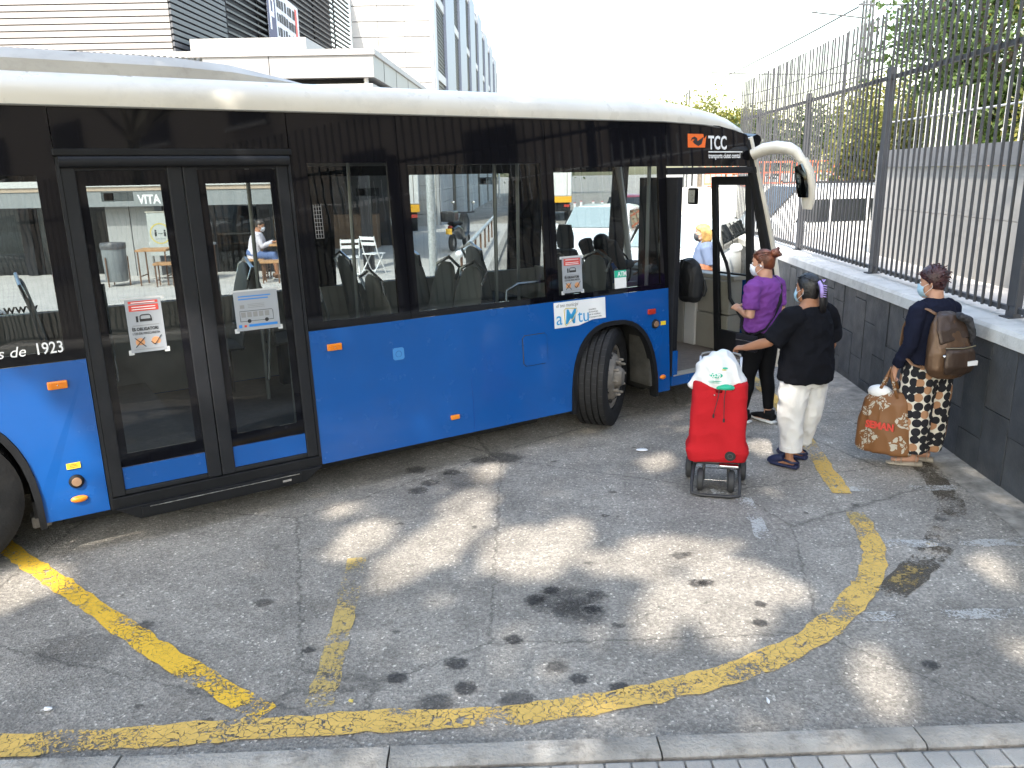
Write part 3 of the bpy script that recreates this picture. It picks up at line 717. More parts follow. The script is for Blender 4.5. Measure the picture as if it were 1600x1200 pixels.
dash = MB(); dash.box(6.32, 6.52, .42, .86, .366, .74); dash.box(6.33, 6.52, .42, .86, .748, 1.10); dash.box(6.36, 6.55, .40, BW - .12, 1.10, 1.15)
dash.build('dashboard', BEIGE, bus, bevel=.012)
MB().box(6.30, 6.50, .862, 1.02, .366, 1.12).build('dash_column', WHITEP, bus, bevel=.012)
MB().box(6.295, 6.50, 1.03, 2.2, .366, 1.08).build('dashboard', BEIGE, bus, bevel=.01)
MB().box(6.31, 6.316, .55, .60, .84, .93).build('warning_sticker', REDP, bus)
MB().box(6.308, 6.3105, .557, .593, .85, .915).build('sticker_field', PAPER, bus)
cab = MB(); cab.box(5.15, 5.19, 1.35, BW - .1, .366, 1.2); cab.box(5.19, 5.9, 1.35, 1.39, .366, 1.05)
cab.build('driver_partition', BEIGE, bus, bevel=.01)
MB().lathe([(.20, -.012), (.215, 0), (.20, .012), (.188, 0), (.20, -.012)], 20, 'x', (5.98, 1.75, 1.13)).build('steering_wheel', RUBBER, bus, smooth=True)
# ceiling, far inner lining, rear wall
MB().box(REAR + .05, 6.15, .24, BW - .24, 2.44, 2.47).build('ceiling', mat('ceiling_panel', (.42, .41, .39), .6, var=.05), bus)
MB().box(REAR + .03, 6.1, .035, .07, .37, 1.18, fk).build('inner_lining', BEIGE, bus)
MB().box(1.80, 4.0, .035, .06, .37, 1.16, sk).build('inner_lining', BEIGE, bus)
MB().box(REAR, REAR + .04, .05, BW - .05, .3, 2.6).build('rear_wall', BLUE, bus)
MB().box(REAR + .05, 6.0, .20, .36, 2.30, 2.44).build('air_duct', mat('duct_panel', (.30, .29, .28), .6), bus)
MB().box(REAR + .05, 6.0, BW - .40, BW - .24, 2.30, 2.44).build('air_duct', mat('duct_panel', (.30, .29, .28), .6), bus)
# seats
def seat_meshes():
    back = MB()
    rows = []
    for (z, x, w, d) in ((.40, .02, .20, .05), (.55, -.01, .215, .055), (.75, -.045, .215, .05), (.92, -.075, .20, .05), (1.02, -.10, .17, .055), (1.10, -.115, .12, .05), (1.13, -.12, .06, .03)):
        rows.append([(x + d * .5 * math.cos(a_) * 1.0, w * math.copysign(abs(math.sin(a_)) ** .55, math.sin(a_)), z) for a_ in [2 * math.pi * k / 14 for k in range(14)]])
    back.loft(rows)
    cush = MB().tube([(0.0, 0, .42), (.2, 0, .43), (.38, 0, .44), (.43, 0, .42)], [(.21, .04), (.215, .05), (.21, .05), (.18, .03)], 12, side=(0, 1, 0))
    ped = MB().box(.08, .30, -.06, .06, 0.0, .40)
    hd_ = MB().tube([(-.10, -.17, 1.0), (-.13, -.2, 1.1), (-.14, 0, 1.17), (-.13, .2, 1.1), (-.10, .17, 1.0)], .014, 8)
    return [('backrest', back.mesh('backrest', True), SEATB), ('cushion', cush.mesh('cushion', True), SEATM), ('pedestal', ped.mesh('pedestal', bevel=.01), RUBBER), ('seat_handle', hd_.mesh('seat_handle', True), CHROME)]
SM = seat_meshes()
def seat(u, y, rz=0.0, z=.362, sc=1.0):
    e = bpy.data.objects.new('passenger_seat', SM[0][1]); COL.objects.link(e); e.parent = bus
    if not SM[0][1].materials: SM[0][1].materials.append(SM[0][2])
    e.location = (u, y, z); e.rotation_euler = (0, 0, rz); e.scale = (sc, sc, sc)
    for nm, me, m_ in SM[1:]:
        if not me.materials: me.materials.append(m_)
        o = bpy.data.objects.new(nm, me); COL.objects.link(o); o.parent = e
for (u, y, rz) in [(3.12, .34, math.pi), (3.14, .80, math.pi), (3.98, .36, math.pi), (2.02, .36, 0), (2.50, .36, 0), (2.02, 1.95, 0), (2.9, 1.95, 0), (3.6, 1.95, 0), (4.3, 1.95, 0), (1.75, 1.95, math.pi), (-.6, .36, 0), (-.6, 1.9, 0), (.3, 1.95, 0), (4.4, .36, math.pi)]:
    seat(u, y, rz, sc=1.0)
# driver's tall seat
ds = MB().tube([(5.30, 1.62, .55), (5.24, 1.62, .9), (5.17, 1.62, 1.25), (5.14, 1.62, 1.42)], [(.24, .07), (.25, .07), (.23, .06), (.17, .05)], 12, side=(0, 1, 0))
ds.tube([(5.13, 1.62, 1.44), (5.12, 1.62, 1.56), (5.12, 1.62, 1.68)], [(.13, .05), (.14, .055), (.10, .04)], 12, side=(0, 1, 0)); ds.box(5.30, 5.75, 1.40, 1.84, .50, .62); ds.box(5.4, 5.6, 1.52, 1.72, .366, .5)
ds.build('driver_seat', mat('driver_seat_fabric', (.03, .03, .033), .8, var=.2, bump=.2), bus, smooth=True)
# poles and rails
for (u, y) in [(4.98, .20), (1.78, .55), (1.85, 1.5), (3.72, .75), (.38, .55), (4.45, 1.5), (2.75, 1.6)]:
    MB().tube([(u, y, .36), (u, y, 2.45)], .017, 8).build('pole', mat('pole_steel', (.45, .45, .43), .35, metal=.7), bus, smooth=True)
MB().tube([(1.62, .62, .75), (1.66, .60, 1.18), (1.50, .60, 1.22), (1.40, .60, 1.2)], .016, 8).build('grab_rail', CHROME, bus, smooth=True)
MB().tube([(3.42, .16, .95), (3.44, .16, 1.30), (3.55, .16, 1.345), (3.9, .16, 1.345)], .014, 8).build('grab_rail', CHROME, bus, smooth=True)

# wheels
TYRE = mat('tyre_rubber', (0.016, 0.016, 0.017), rough=0.75, spec=.25, var=0.25, vscale=7, bump=0.25, bscale=55, dirt=.12)
RIMM = mat('dusty_rim', (0.22, 0.195, 0.165), rough=0.7, metal=0.2, var=0.25, vscale=9, dirt=.35, bump=.1)
def wheel(u, y, rz, sgn):
    tp = [(.285, -.105), (.30, -.125), (.35, -.138), (.40, -.136), (.425, -.125)]
    tr = []
    for k in range(5):
        a_ = -.118 + k * .0545
        tr += [(.441, a_), (.441, a_ + .040), (.425, a_ + .042), (.425, a_ + .0525)]
    tp += tr[:-2] + [(.425, .125), (.40, .136), (.35, .138), (.30, .125), (.285, .105)]
    o = MB().lathe(tp, 56, 'y').build('wheel', TYRE, bus, smooth=True)
    o.location = (u, y, .441); o.rotation_euler = (0, 0, rz)
    # sipes across the tread blocks
    sp = MB()
    for k in range(40):
        for j, a0 in enumerate((-.098, -.0435, .011, .0655)):
            a_ = 2 * math.pi * (k + .5 * (j % 2)) / 40
            c_, s_ = math.cos(a_), math.sin(a_)
            p0 = Vector((c_ * .4385, a0 - .018, s_ * .4385)); p1 = Vector((c_ * .4385, a0 + .018, s_ * .4385)); td = Vector((-s_, 0, c_)) * .0022; rd = Vector((c_, 0, s_)) * .0033
            sp.add([p0 - td, p0 + td, p1 + td, p1 - td, p0 - td + rd, p0 + td + rd, p1 + td + rd, p1 - td + rd], [(4, 5, 6, 7), (0, 1, 5, 4), (1, 2, 6, 5), (2, 3, 7, 6), (3, 0, 4, 7)])
    q = sp.build('tread_sipes', KPRINT, o); tag(q, kind='stuff')
    rim = [(.286, -.10), (.262, -.10), (.255, -.085), (.235, -.05), (.20, -.115), (.175, -.135), (.15, -.14), (.12, -.135), (.105, -.10), (.095, -.15), (.07, -.19), (.0, -.195)] if sgn < 0 else [(.286, -.10), (.25, -.085), (.24, .02), (.20, .05), (.13, .04), (.12, -.03), (.0, -.04)]
    ro = MB().lathe([(r_, h_) for r_, h_ in rim], 32, 'y').build('rim', RIMM, o, smooth=True)
    bl = MB().lathe([(.013, 0), (.013, -.035), (.008, -.045), (.001, -.046)], 6, 'y').mesh('bolt'); bl.materials.append(RIMM)
    for k in range(10):
        a_ = 2 * math.pi * k / 10
        b = bpy.data.objects.new('bolt', bl); COL.objects.link(b); b.parent = o; b.location = (.155 * math.cos(a_), -.137 if sgn < 0 else .03, .155 * math.sin(a_))
    ho = MB().lathe([(.022, -.055), (.0225, -.03), (.001, -.029)], 10, 'y')
    hm = ho.mesh('vent_hole'); hm.materials.append(KPRINT)
    for k in range(8):
        a_ = 2 * math.pi * (k + .5) / 8
        b = bpy.data.objects.new('vent_hole', hm); COL.objects.link(b); b.parent = o; b.location = (.215 * math.cos(a_), -.055 if sgn < 0 else .03, .215 * math.sin(a_))
wheel(4.45, .17, R(36), -1); wheel(-0.47, .17, 0, -1)
wheel(4.43, BW - .2, math.pi + R(27), -1); wheel(-0.47, BW - .17, math.pi, -1)

# ------------------------------------------------------------------ lettering, stickers, lamps
def smx(u, z, off=-0.0025, rot=0.0):
    Yv = Vector((0, TB, 1)).normalized(); Xv = Vector((1, 0, 0)); Nv = Xv.cross(Yv)
    M = Matrix((Xv, Yv, Nv)).transposed().to_4x4(); M.translation = Vector((u, ty(z) + off, z))
    return M @ Matrix.Rotation(rot, 4, 'Z')
def flat(name, pts, u, z, m, parent, off=-0.002, th=0.0012):
    mb = MB(); mb.prism(pts, 0, th, 'z'); me = mb.mesh(name); me.transform(smx(u, z, off)); return link_mesh(name, me, m, parent)
def rect(w, h, x=0, y=0): return [(x, y), (x + w, y), (x + w, y + h), (x, y + h)]
# operator logo on the black panel
flat('logo_block', [(0, 0), (.215, 0), (.235, .105), (.205, .075), (.195, .118), (0, .118)], 5.395, 2.405, ORANGEP, hd)
flat('logo_swirl', [(.035, .055), (.05, .085), (.085, .095), (.115, .08), (.12, .055), (.20, .095), (.17, .03), (.13, .012), (.085, .03), (.06, .05), (.085, .07), (.06, .072)], 5.395, 2.405, KPRINT, hd, off=-.0035)
text('operator_name', 'TCC', .165, WPRINT, hd, smx(5.655, 2.392), bold=.004, sx=.72)
flat('underline', rect(.45, .010), 5.655, 2.362, WPRINT, hd)
text('operator_line', 'transports ciutat comtal', .062, WPRINT, hd, smx(5.655, 2.312), sx=.70, bold=.0008)
text('founding_year', 'es de', .085, WPRINT, bus, smx(-0.08, 1.238), shear=.25)
text('founding_year', '1923', .095, WPRINT, bus, smx(.145, 1.238), bold=.001, sx=.80)
# white sticker above the front wheel
st = flat('municipal_sticker', [(0, 0), (.25, .0), (.40, .035), (.545, .035), (.545, .212), (0, .212)], 3.838, .958, mat('white_vinyl', (.76, .77, .78), .4), bus)
text('sticker_script', 'el teu municipi', .045, GPRINT, st, smx(3.86, 1.128, -.0042), shear=.3, sx=.85)
text('sticker_word', 'a', .16, SKYP, st, smx(3.855, .985, -.0042), sx=.95)
text('sticker_word', 'M', .17, SKYP, st, smx(3.945, .985, -.0042), bold=.003, shear=.15, sx=.85)
text('sticker_word', 'tu', .16, SKYP, st, smx(4.08, .985, -.0042), sx=.95)
loop = MB(); lp = [(3.945, .985), (3.94, 1.10), (3.96, 1.115), (4.07, 1.105), (4.075, 1.08), (4.03, 1.02), (3.955, .972), (3.945, .985)]
loop.tube([(a_, ty(b_) - .005, b_) for a_, b_ in lp], .0035, 6); loop.build('sticker_loop', GOLDP, st)
for k, w in enumerate(['associacio', 'de municipis', 'per la mobilitat i', 'el transport urba']):
    text('sticker_note', w, .022, GPRINT, st, smx(4.20, 1.075 - k * .022, -.0042), sx=.9)
# posters taped inside the glass
def poster(u, z, w, h, par, kind):
    p = flat('notice', rect(w, h), u, z, PAPER, par, off=.004)
    tp_ = mat('clear_tape', (.55, .56, .56), .35)
    flat('tape', rect(w + .04, .022), u - .02, z + h - .012, tp_, p, off=.0055); flat('tape', rect(.03, .03), u - .015, z - .012, tp_, p, off=.0055); flat('tape', rect(.03, .03), u + w - .015, z - .012, tp_, p, off=.0055)
    of = .0025
    if kind == 'mask':
        flat('red_bar', rect(w * .82, .016), u + w * .09, z + h * .915, REDP, p, of); flat('red_bar', rect(w * .82, .038), u + w * .09, z + h * .775, REDP, p, of)
        [flat('text_line', rect(w * .66, .0045), u + w * .17, z + h * q_, WPRINT, p, .0012) for q_ in (.80, .845, .928)]
        c = [(u + w * .36, z + h * .60), (u + w * .37, z + h * .68), (u + w * .42, z + h * .70), (u + w * .62, z + h * .70), (u + w * .66, z + h * .68), (u + w * .67, z + h * .60)]
        MB().tube([(a_, ty(b_) + .0015, b_) for a_, b_ in c], .003, 6).build('bus_icon', KPRINT, p); flat('bus_icon', rect(w * .34, .016), u + w * .35, z + h * .575, KPRINT, p, of); flat('person_icon', rect(.012, .036), u + w * .25, z + h * .57, KPRINT, p, of)
        flat('text_line', rect(w * .74, .0035), u + w * .13, z + h * .50, GPRINT, p, of)
        text('notice_title', "ÉS OBLIGATORI", .026, KPRINT, p, smx(u + w * .10, z + h * .41, .0012), bold=.0008, sx=.80 * w / .2)
        text('notice_title', "L'ÚS DE MASCARETA", .020, KPRINT, p, smx(u + w * .10, z + h * .335, .0012), sx=.82 * w / .2)
        for q, f_ in ((.28, True), (.72, False)):
            MB().lathe([(.001, 0), (.026 * w / .2, 0), (.026 * w / .2, .0012), (.001, .0012)], 16, 'y', (u + w * q, ty(z + h * .19) + .0015, z + h * .19)).build('face_icon', mat('face_orange', (.62, .30, .14), .6), p)
            r_ = .028 * w / .2; zc = z + h * .19; uc = u + w * q
            ends = [((uc - r_, zc - r_), (uc + r_, zc + r_)), ((uc - r_, zc + r_), (uc + r_, zc - r_))] if f_ else [((uc - r_, zc), (uc - r_ * .3, zc - r_ * .7)), ((uc - r_ * .3, zc - r_ * .7), (uc + r_ * 1.2, zc + r_ * 1.2))]
            for e0, e1 in ends: MB().tube([(e0[0], ty(e0[1]) - .0005, e0[1]), (e1[0], ty(e1[1]) - .0005, e1[1])], .0022, 5).build('tick_mark' if not f_ else 'cross_mark', KPRINT, p)
        flat('foot_line', rect(w * .84, .003), u + w * .08, z + h * .05, GPRINT, p, of)
    else:
        [flat('text_line', rect(w * ww_, .007), u + w * .10, z + h * q_, BLUEP, p, of) for q_, ww_ in ((.86, .74), (.79, .68))]
        MB().tube([(a_, ty(b_) + .0015, b_) for a_, b_ in [(u + w * .10, z + h * .24), (u + w * .10, z + h * .50), (u + w * .84, z + h * .50), (u + w * .86, z + h * .46), (u + w * .86, z + h * .24), (u + w * .10, z + h * .24)]], .0016, 5).build('bus_outline', KPRINT, p)
        for k in range(5): flat('bus_window', rect(w * .10, h * .13), u + w * (.13 + k * .135), z + h * .34, GPRINT, p, of)
        for k in (.3, .7): MB().lathe([(.001, 0), (.013, 0), (.013, .001), (.001, .001)], 12, 'y', (u + w * k, ty(z + h * .24) + .001, z + h * .24)).build('bus_wheel', KPRINT, p)
        for e0, e1 in (((.42, .26), (.52, .48)), ((.42, .48), (.52, .26))): MB().tube([(u + w * e0[0], ty(z) + .016, z + h * e0[1]), (u + w * e1[0], ty(z) + .016, z + h * e1[1])], .002, 5).build('cross_mark', KPRINT, p)
        flat('blue_bar', rect(w * .66, .016), u + w * .28, z + h * .09, BLUEP, p, of); flat('blue_square', rect(.02, .02), u + w * .05, z + h * .08, BLUEP, p, of); flat('red_mark', rect(.016, .014), u + w * .17, z + h * .09, REDP, p, of)
        flat('side_icon', rect(w * .10, h * .09), u + w * .12, z + h * .57, GPRINT, p, of)
        for k in range(3): flat('text_line', rect(w * .38, .003), u + w * .30, z + h * (.58 + k * .04), GPRINT, p, of)
poster(.652, 1.178, .205, .325, bus, 'mask')
poster(1.295, 1.235, .285, .255, bus, 'plan')
poster(3.945, 1.238, .205, .290, bus, 'mask')
a = flat('fare_zone_sticker', rect(.132, .155), 4.50, 1.226, WPRINT, bus, off=.004)
flat('green_band', rect(.132, .062), 4.50, 1.319, GREENP, a, .0025); text('zone_name', 'ATM', .058, WPRINT, a, smx(4.535, 1.330, .0012), bold=.001, sx=.85)
# timetable printed on the pane
for k in range(9):
    flat('timetable_line', rect(.055, .003), 1.89, 1.80 + k * .026, GPRINT, bus, off=.004)
for k in range(4):
    flat('timetable_line', rect(.003, .225), 1.89 + k * .018, 1.80, GPRINT, bus, off=.0045)
# "no smoking / doors" plates high on the far glass, seen from inside
for (u0, z0) in ((.85, 2.04), (3.05, 2.02), (4.42, 2.10)):
    MB().box(u0, u0 + .24, BW - ty(2.05) - .03, BW - ty(2.05) - .028, z0, z0 + .075).build('window_notice', glass_mat('frosted_notice', (.55, .57, .57)), bus)
    MB().box(u0 + .02, u0 + .09, BW - ty(2.05) - .034, BW - ty(2.05) - .031, z0 + .008, z0 + .067).build('notice_icon', KPRINT, bus)
MF = Matrix(((1, 0, 0, .02), (0, 0, 1, BW - ty(1.2) - .02), (0, 1, 0, 1.19), (0, 0, 0, 1)))
text('web_address', '.www', .11, KPRINT, bus, MF, bold=.002, extrude=0.0)
# marker lamps, reflectors, flap, sockets
def lamp(name, u, z, w, h, m, round_=False):
    if round_: me = MB().lathe([(.001, -.016), (.8, -.015), (.97, -.008), (1.0, 0)], 18, 'y').mesh(name, True); me.transform(Matrix.Diagonal((w / 2, 1, h / 2, 1)))
    else: me = MB().box(-w / 2, w / 2, -.022, 0, -h / 2, h / 2).mesh(name, bevel=.007)
    o = link_mesh(name, me, m, bus); o.location = (u, ty(z) - .001, z); return o
def screwed(o):
    MB().box(-.036, .036, -.026, -.0215, -.014, .014).build('lens_plate', mat('amber_inner', (.70, .19, .01), .3), o, bevel=.002)
    MB().lathe([(.0005, -.0285), (.004, -.028), (.004, -.025)], 8, 'y').build('screw', CHROME, o)
for (u, z) in ((.23, 1.05), (1.935, 1.055)): screwed(lamp('marker_lamp', u, z, .105, .048, ORANGE))
lamp('marker_lamp', 2.845, .39, .075, .036, ORANGE); lamp('marker_lamp', 4.905, .99, .085, .048, REDL)
lamp('side_reflector', .245, .345, .095, .042, ORANGE, True); lamp('side_reflector', 5.03, .375, .07, .042, ORANGE, True)
for (u, z) in ((.245, .455), (4.955, .872)):
    o = lamp('socket', u, z, .085, .085, RUBBER, True); MB().lathe([(.0005, -.022), (.026, -.021), (.028, -.015)], 14, 'y').build('socket_core', mat('socket_core', (.25, .15, .09), .6), o)
flat('yellow_label', rect(.075, .036), .205, .535, YSTICK, bus); flat('yellow_label', rect(.062, .036), 5.02, .852, YSTICK, bus)
for k in range(3): flat('label_line', rect(.045, .003), .22, .542 + k * .009, KPRINT, bus, off=-.0035)
o = flat('fuel_flap', [(.02, 0), (.215, 0), (.235, .02), (.235, .225), (.215, .245), (.02, .245), (0, .225), (0, .02)], 3.515, .69, BLUE, bus, off=-.004, th=.004)
ol = MB(); cyc = [(.02, 0), (.215, 0), (.235, .02), (.235, .225), (.215, .245), (.02, .245), (0, .225), (0, .02), (.02, 0)]
ol.tube([(3.515 + a_, ty(.69 + b_) - .001, .69 + b_) for a_, b_ in cyc], .005, 6); ol.build('flap_gap', KPRINT, bus)
flat('flap_latch', rect(.03, .045), 3.58, .79, KPRINT, o, off=-.006)
o = flat('access_badge', [(.012, 0), (.078, 0), (.09, .012), (.09, .078), (.078, .09), (.012, .09), (0, .078), (0, .012)], 2.375, .895, mat('badge_blue', (.06, .24, .55), .4), bus)
MB().lathe([(.020, -.004), (.026, -.004), (.026, -.002), (.020, -.002)], 16, 'y', (2.42, ty(.94) - .001, .938)).build('badge_ring', mat('badge_ring', (.02, .12, .38), .4), o)
# faint seam between skirt panels
for u in (3.02,):
    flat('panel_seam', rect(.003, .90), u, .25, mat('seam', (.006, .05, .28), .5), bus, off=-.0008)
# ================================================================== buildings beyond the bus
fx = lambda Y: -4.32 + 0.0377 * Y            # line of the long side facade
WCLAD = mat('white_cladding', (0.44, 0.43, 0.41), .6, var=.04, vscale=.8, dirt=.05)
CLAD2 = mat('side_cladding', (0.40, 0.41, 0.43), .6, var=.05, vscale=.8)
PERF = mat('perforated_sheet', (0.20, 0.22, 0.275), .5, metal=.15, var=.22, vscale=26)
DARKW = mat('dark_louvre', (0.016, 0.017, 0.020), .5, var=.2, spec=.2)
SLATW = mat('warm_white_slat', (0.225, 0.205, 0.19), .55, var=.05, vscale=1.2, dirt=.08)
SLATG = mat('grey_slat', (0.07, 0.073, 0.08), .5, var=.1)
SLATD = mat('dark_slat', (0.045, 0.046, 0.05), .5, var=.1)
ob_ = empty('office_building', (fx(35.4), 35.4, 0), label='tall white clad building with dark louvred bays running down the street', cat='building')
def OB(x, y, z): return (x - fx(35.4), y - 35.4, z)
def obox(name, m, x0, x1, y0, y1, z0, z1, par=ob_, skew=False, bevel=0):
    fn = (lambda x, y, z: OB(fx(y) + x, y, z)) if skew else (lambda x, y, z: OB(x, y, z))
    return MB().box(x0, x1, y0, y1, z0, z1, fn).build(name, m, par, bevel=bevel)
# core volumes
obox('core', mat('facade_backing', (.30, .30, .30), .8), -3.34, -.10, 35.47, 83.4, 0, 13.0, skew=True)
# front panels facing the camera
rows_ = [k * .595 for k in range(0, 22)]
for r_, z in enumerate(rows_):
    for (a, b) in ((-6.34, -5.25), (-5.24, -4.15), (-4.14, -3.12)):
        obox('panel', WCLAD, a + .006, b - .006, 35.40 + random.uniform(-.004, .004), 35.46, z + .016, z + .579)
MB().prism([(-3.115, 35.41), (-2.995, 35.52), (-2.995, 35.60), (-3.115, 35.47)], 0, 13.1, 'z', lambda x, y, z: OB(x, y, z)).build('corner_trim', WCLAD, ob_)
# side facade: louvred bays between perforated sheets
y = 35.62; k = 0
obox('end_strip', CLAD2, -.10, .03, 35.62, 36.5, 0, 13.1, skew=True)
y = 36.5
while y < 83:
    bay = obox('louvred_bay', DARKW, -.10, -.04, y, y + 3.1, 3.2, 13.0, skew=True)
    for z in (3.2, 6.2, 9.3, 12.4):
        obox('spandrel', WCLAD, -.04, .02, y + .02, y + 3.08, z, z + .35, bay, True)
    if k < 4:
        mb = MB()
        for q in range(int(9.6 / .16)):
            z = 3.3 + q * .16; mb.box(-.036, -.006, y + .05, y + 3.05, z, z + .035, lambda x, yy, zz: OB(fx(yy) + x, yy, zz))
        tag(mb.build('slats', SLATG, bay), kind='stuff')
    obox('perforated_panel', PERF, -.10, .10, y + 3.1, y + 7.0, 3.2, 13.1 + (k % 2) * .15, skew=True)
    y += 7.0; k += 1
for q in range(6):
    obox('plinth_course', CLAD2, -.10, .0, 35.62, 83.4, q * .53 + .008, q * .53 + .522, skew=True)
for yy in (41.0, 49.0, 58, 68):
    d = obox('side_door', DARKW, -.02, .02, yy, yy + 1.3, 0.02, 2.5, skew=True)
# louvred wing on the left
lw = empty('louvred_wing', (-10.5, 18.2, 0), label='building wing faced in warm white horizontal slats at the upper left', cat='building')
def LW(x, y, z): return (x + 10.5, y - 18.2, z)
sx_ = lambda Y: -6.36 - .0377 * (35.4 - Y)
MB().box(-16, -7.08, 18.28, 35, 4.6, 12, LW).build('core', mat('wing_backing', (.05, .05, .052), .8), lw)
for q in range(26):
    z = 4.78 + q * .128
    MB().prism([(18.20, z), (18.27, z + .012), (18.27, z + .108), (18.215, z + .108)], -16, -7.06, 'x', LW).build('slat', SLATW, lw)
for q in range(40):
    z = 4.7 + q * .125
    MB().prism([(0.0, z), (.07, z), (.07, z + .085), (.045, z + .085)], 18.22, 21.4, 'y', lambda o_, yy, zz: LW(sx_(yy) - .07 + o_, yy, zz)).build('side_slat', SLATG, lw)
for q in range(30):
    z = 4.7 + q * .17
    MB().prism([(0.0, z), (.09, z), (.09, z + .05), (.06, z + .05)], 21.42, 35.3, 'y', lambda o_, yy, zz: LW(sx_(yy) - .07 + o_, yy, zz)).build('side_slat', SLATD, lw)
for yy in (24, 27, 30, 33): MB().box(-.12, -.07, yy, yy + .06, 4.7, 10, lambda o_, y_, zz: LW(sx_(y_) + o_, y_, zz)).build('side_mullion', DARKW, lw)
bp = MB().box(0.05, .055, 24.5, 27.6, 6.05, 7.55, lambda o_, y_, zz: (sx_(y_) + o_, y_, zz + (y_ - 24.5) * -.05)).build('banner', mat('banner_cloth', (.62, .62, .64), .8, var=.05, bump=.2, bscale=3)); tag(bp, 'white protest banner with dark lettering on the dark louvres', 'banner')
def bflat(name, y0, y1, z0, z1, m, off=.060): return MB().box(off, off + .003, y0, y1, z0, z1, lambda o_, y_, zz: (sx_(y_) + o_, y_, zz + (y_ - 24.5) * -.05)).build(name, m, bp)
bflat('emblem_field', 24.5, 25.25, 6.05, 7.55, mat('banner_violet', (.10, .10, .15), .7))
bflat('emblem_mark', 24.68, 24.80, 6.35, 7.3, WPRINT, .064); bflat('emblem_mark', 24.80, 25.08, 7.15, 7.3, WPRINT, .064); bflat('emblem_mark', 24.98, 25.10, 6.85, 7.15, WPRINT, .064); bflat('emblem_mark', 24.80, 25.08, 6.72, 6.85, WPRINT, .064)
for r_, zz in enumerate((7.1, 6.72, 6.32)):
    q = 25.4
    random.seed(30 + r_)
    while q < 27.1:
        w = random.uniform(.10, .24); bflat('banner_letter', q, q + w, zz, zz + random.uniform(.22, .28), KPRINT); q += w + random.uniform(.04, .12)
bflat('banner_stripe', 27.2, 27.4, 6.1, 7.45, REDP)

# ------------------------------------------------------------------ café pavilion with its flat canopy roof
cf = empty('cafe_pavilion', (-7, 18.6, 0), label='single-storey café pavilion with flat grey canopy roof and glazed front', cat='building')
def CF(x, y, z): return (x + 7, y - 18.6, z)
CANF = mat('canopy_fascia', (0.25, 0.245, 0.24), .5, metal=.1, var=.06, vscale=.7, dirt=.1)
CANT = mat('canopy_cap', (0.34, 0.33, 0.315), .6, var=.05, dirt=.1)
ce = lambda Y: -2.80 + .0377 * (Y - 18)
CFs = lambda x, y, z: CF(x + .0377 * (y - 18), y, z)
MB().box(-14, -2.80, 18.0, 27.5, 4.24, 4.68, CFs).build('canopy_roof', CANF, cf)
MB().box(-14.03, -2.76, 17.96, 27.5, 4.683, 4.80, CFs).build('canopy_cap', CANT, cf)
for x in (-12.2, -10.4, -8.6, -6.8, -5.0): MB().box(x, x + .012, 17.993, 18.0, 4.25, 4.675, CFs).build('fascia_joint', DARKW, cf)
for yy in (19.2, 20.8, 22.6, 24.6): MB().box(-2.80, -2.794, yy, yy + .015, 4.25, 4.675, CFs).build('fascia_joint', DARKW, cf)
MB().box(-14, -2.85, 18.06, 27, 4.03, 4.12, CFs).build('lower_slab', CANT, cf)
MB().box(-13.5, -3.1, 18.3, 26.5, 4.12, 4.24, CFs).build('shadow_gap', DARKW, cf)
for x in (-13.0, -9.6, -6.2, -3.0): MB().tube([CF(x, 18.2, 4.12), CF(x, 18.2, 4.24)], .05, 8).build('stub_post', WPRINT, cf)
MB().box(-6.85, -4.35, 18.6, 22, 4.803, 5.14, CFs).build('roof_upstand', CANT, cf)
GLZ = glass_mat('cafe_glass', (.25, .27, .27))
CFW = mat('cafe_column', (.34, .34, .335), .6, var=.05, dirt=.1)
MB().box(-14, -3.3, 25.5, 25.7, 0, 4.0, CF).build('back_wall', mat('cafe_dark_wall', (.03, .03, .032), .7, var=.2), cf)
MB().box(-9.05, -7.95, 18.35, 18.75, 0, 4.0, CF).build('column', CFW, cf)
MB().box(-8.52, -8.505, 18.344, 18.35, 0, 1.7, CF).build('column_joint', DARKW, cf)
for x in (-8.85, -8.15): MB().box(x, x + .05, 18.342, 18.35, .78, .86, CF).build('column_socket', WPRINT, cf)
for x in (-13.8, -11.2, -5.7, -3.4): MB().box(x, x + .22, 18.7, 18.95, 0, 4.0, CF).build('column', DARKW, cf)
for (a, b) in ((-13.55, -11.25), (-10.95, -9.1), (-7.9, -5.75)):
    f_ = MB(); f_.box(a, b, 18.85, 18.9, 0, .06, CF); f_.box(a, b, 18.85, 18.9, 2.6, 2.7, CF); f_.box(a, a + .06, 18.85, 18.9, .06, 2.6, CF); f_.box(b - .06, b, 18.85, 18.9, .06, 2.6, CF); f_.box((a + b) / 2 - .03, (a + b) / 2 + .03, 18.85, 18.9, .06, 2.6, CF)
    fo = f_.build('shop_window', DARKW, cf); MB().box(a + .05, b - .05, 18.87, 18.876, .05, 2.61, CF).build('pane', GLZ, fo)
for x, zz in ((-6.6, 1.85), (-5.9, 1.95), (-10.2, 1.9)): MB().ball(CF(x, 21.5, zz), .06).build('pendant_lamp', mat('pendant', (.9, .7, .45), .5, emit=((1, .75, .45), 6)), cf)
MB().box(-13.5, -4, 24.6, 25.2, 0, 1.1, CF).build('counter', mat('counter_wood', (.20, .12, .07), .6, var=.3), cf)
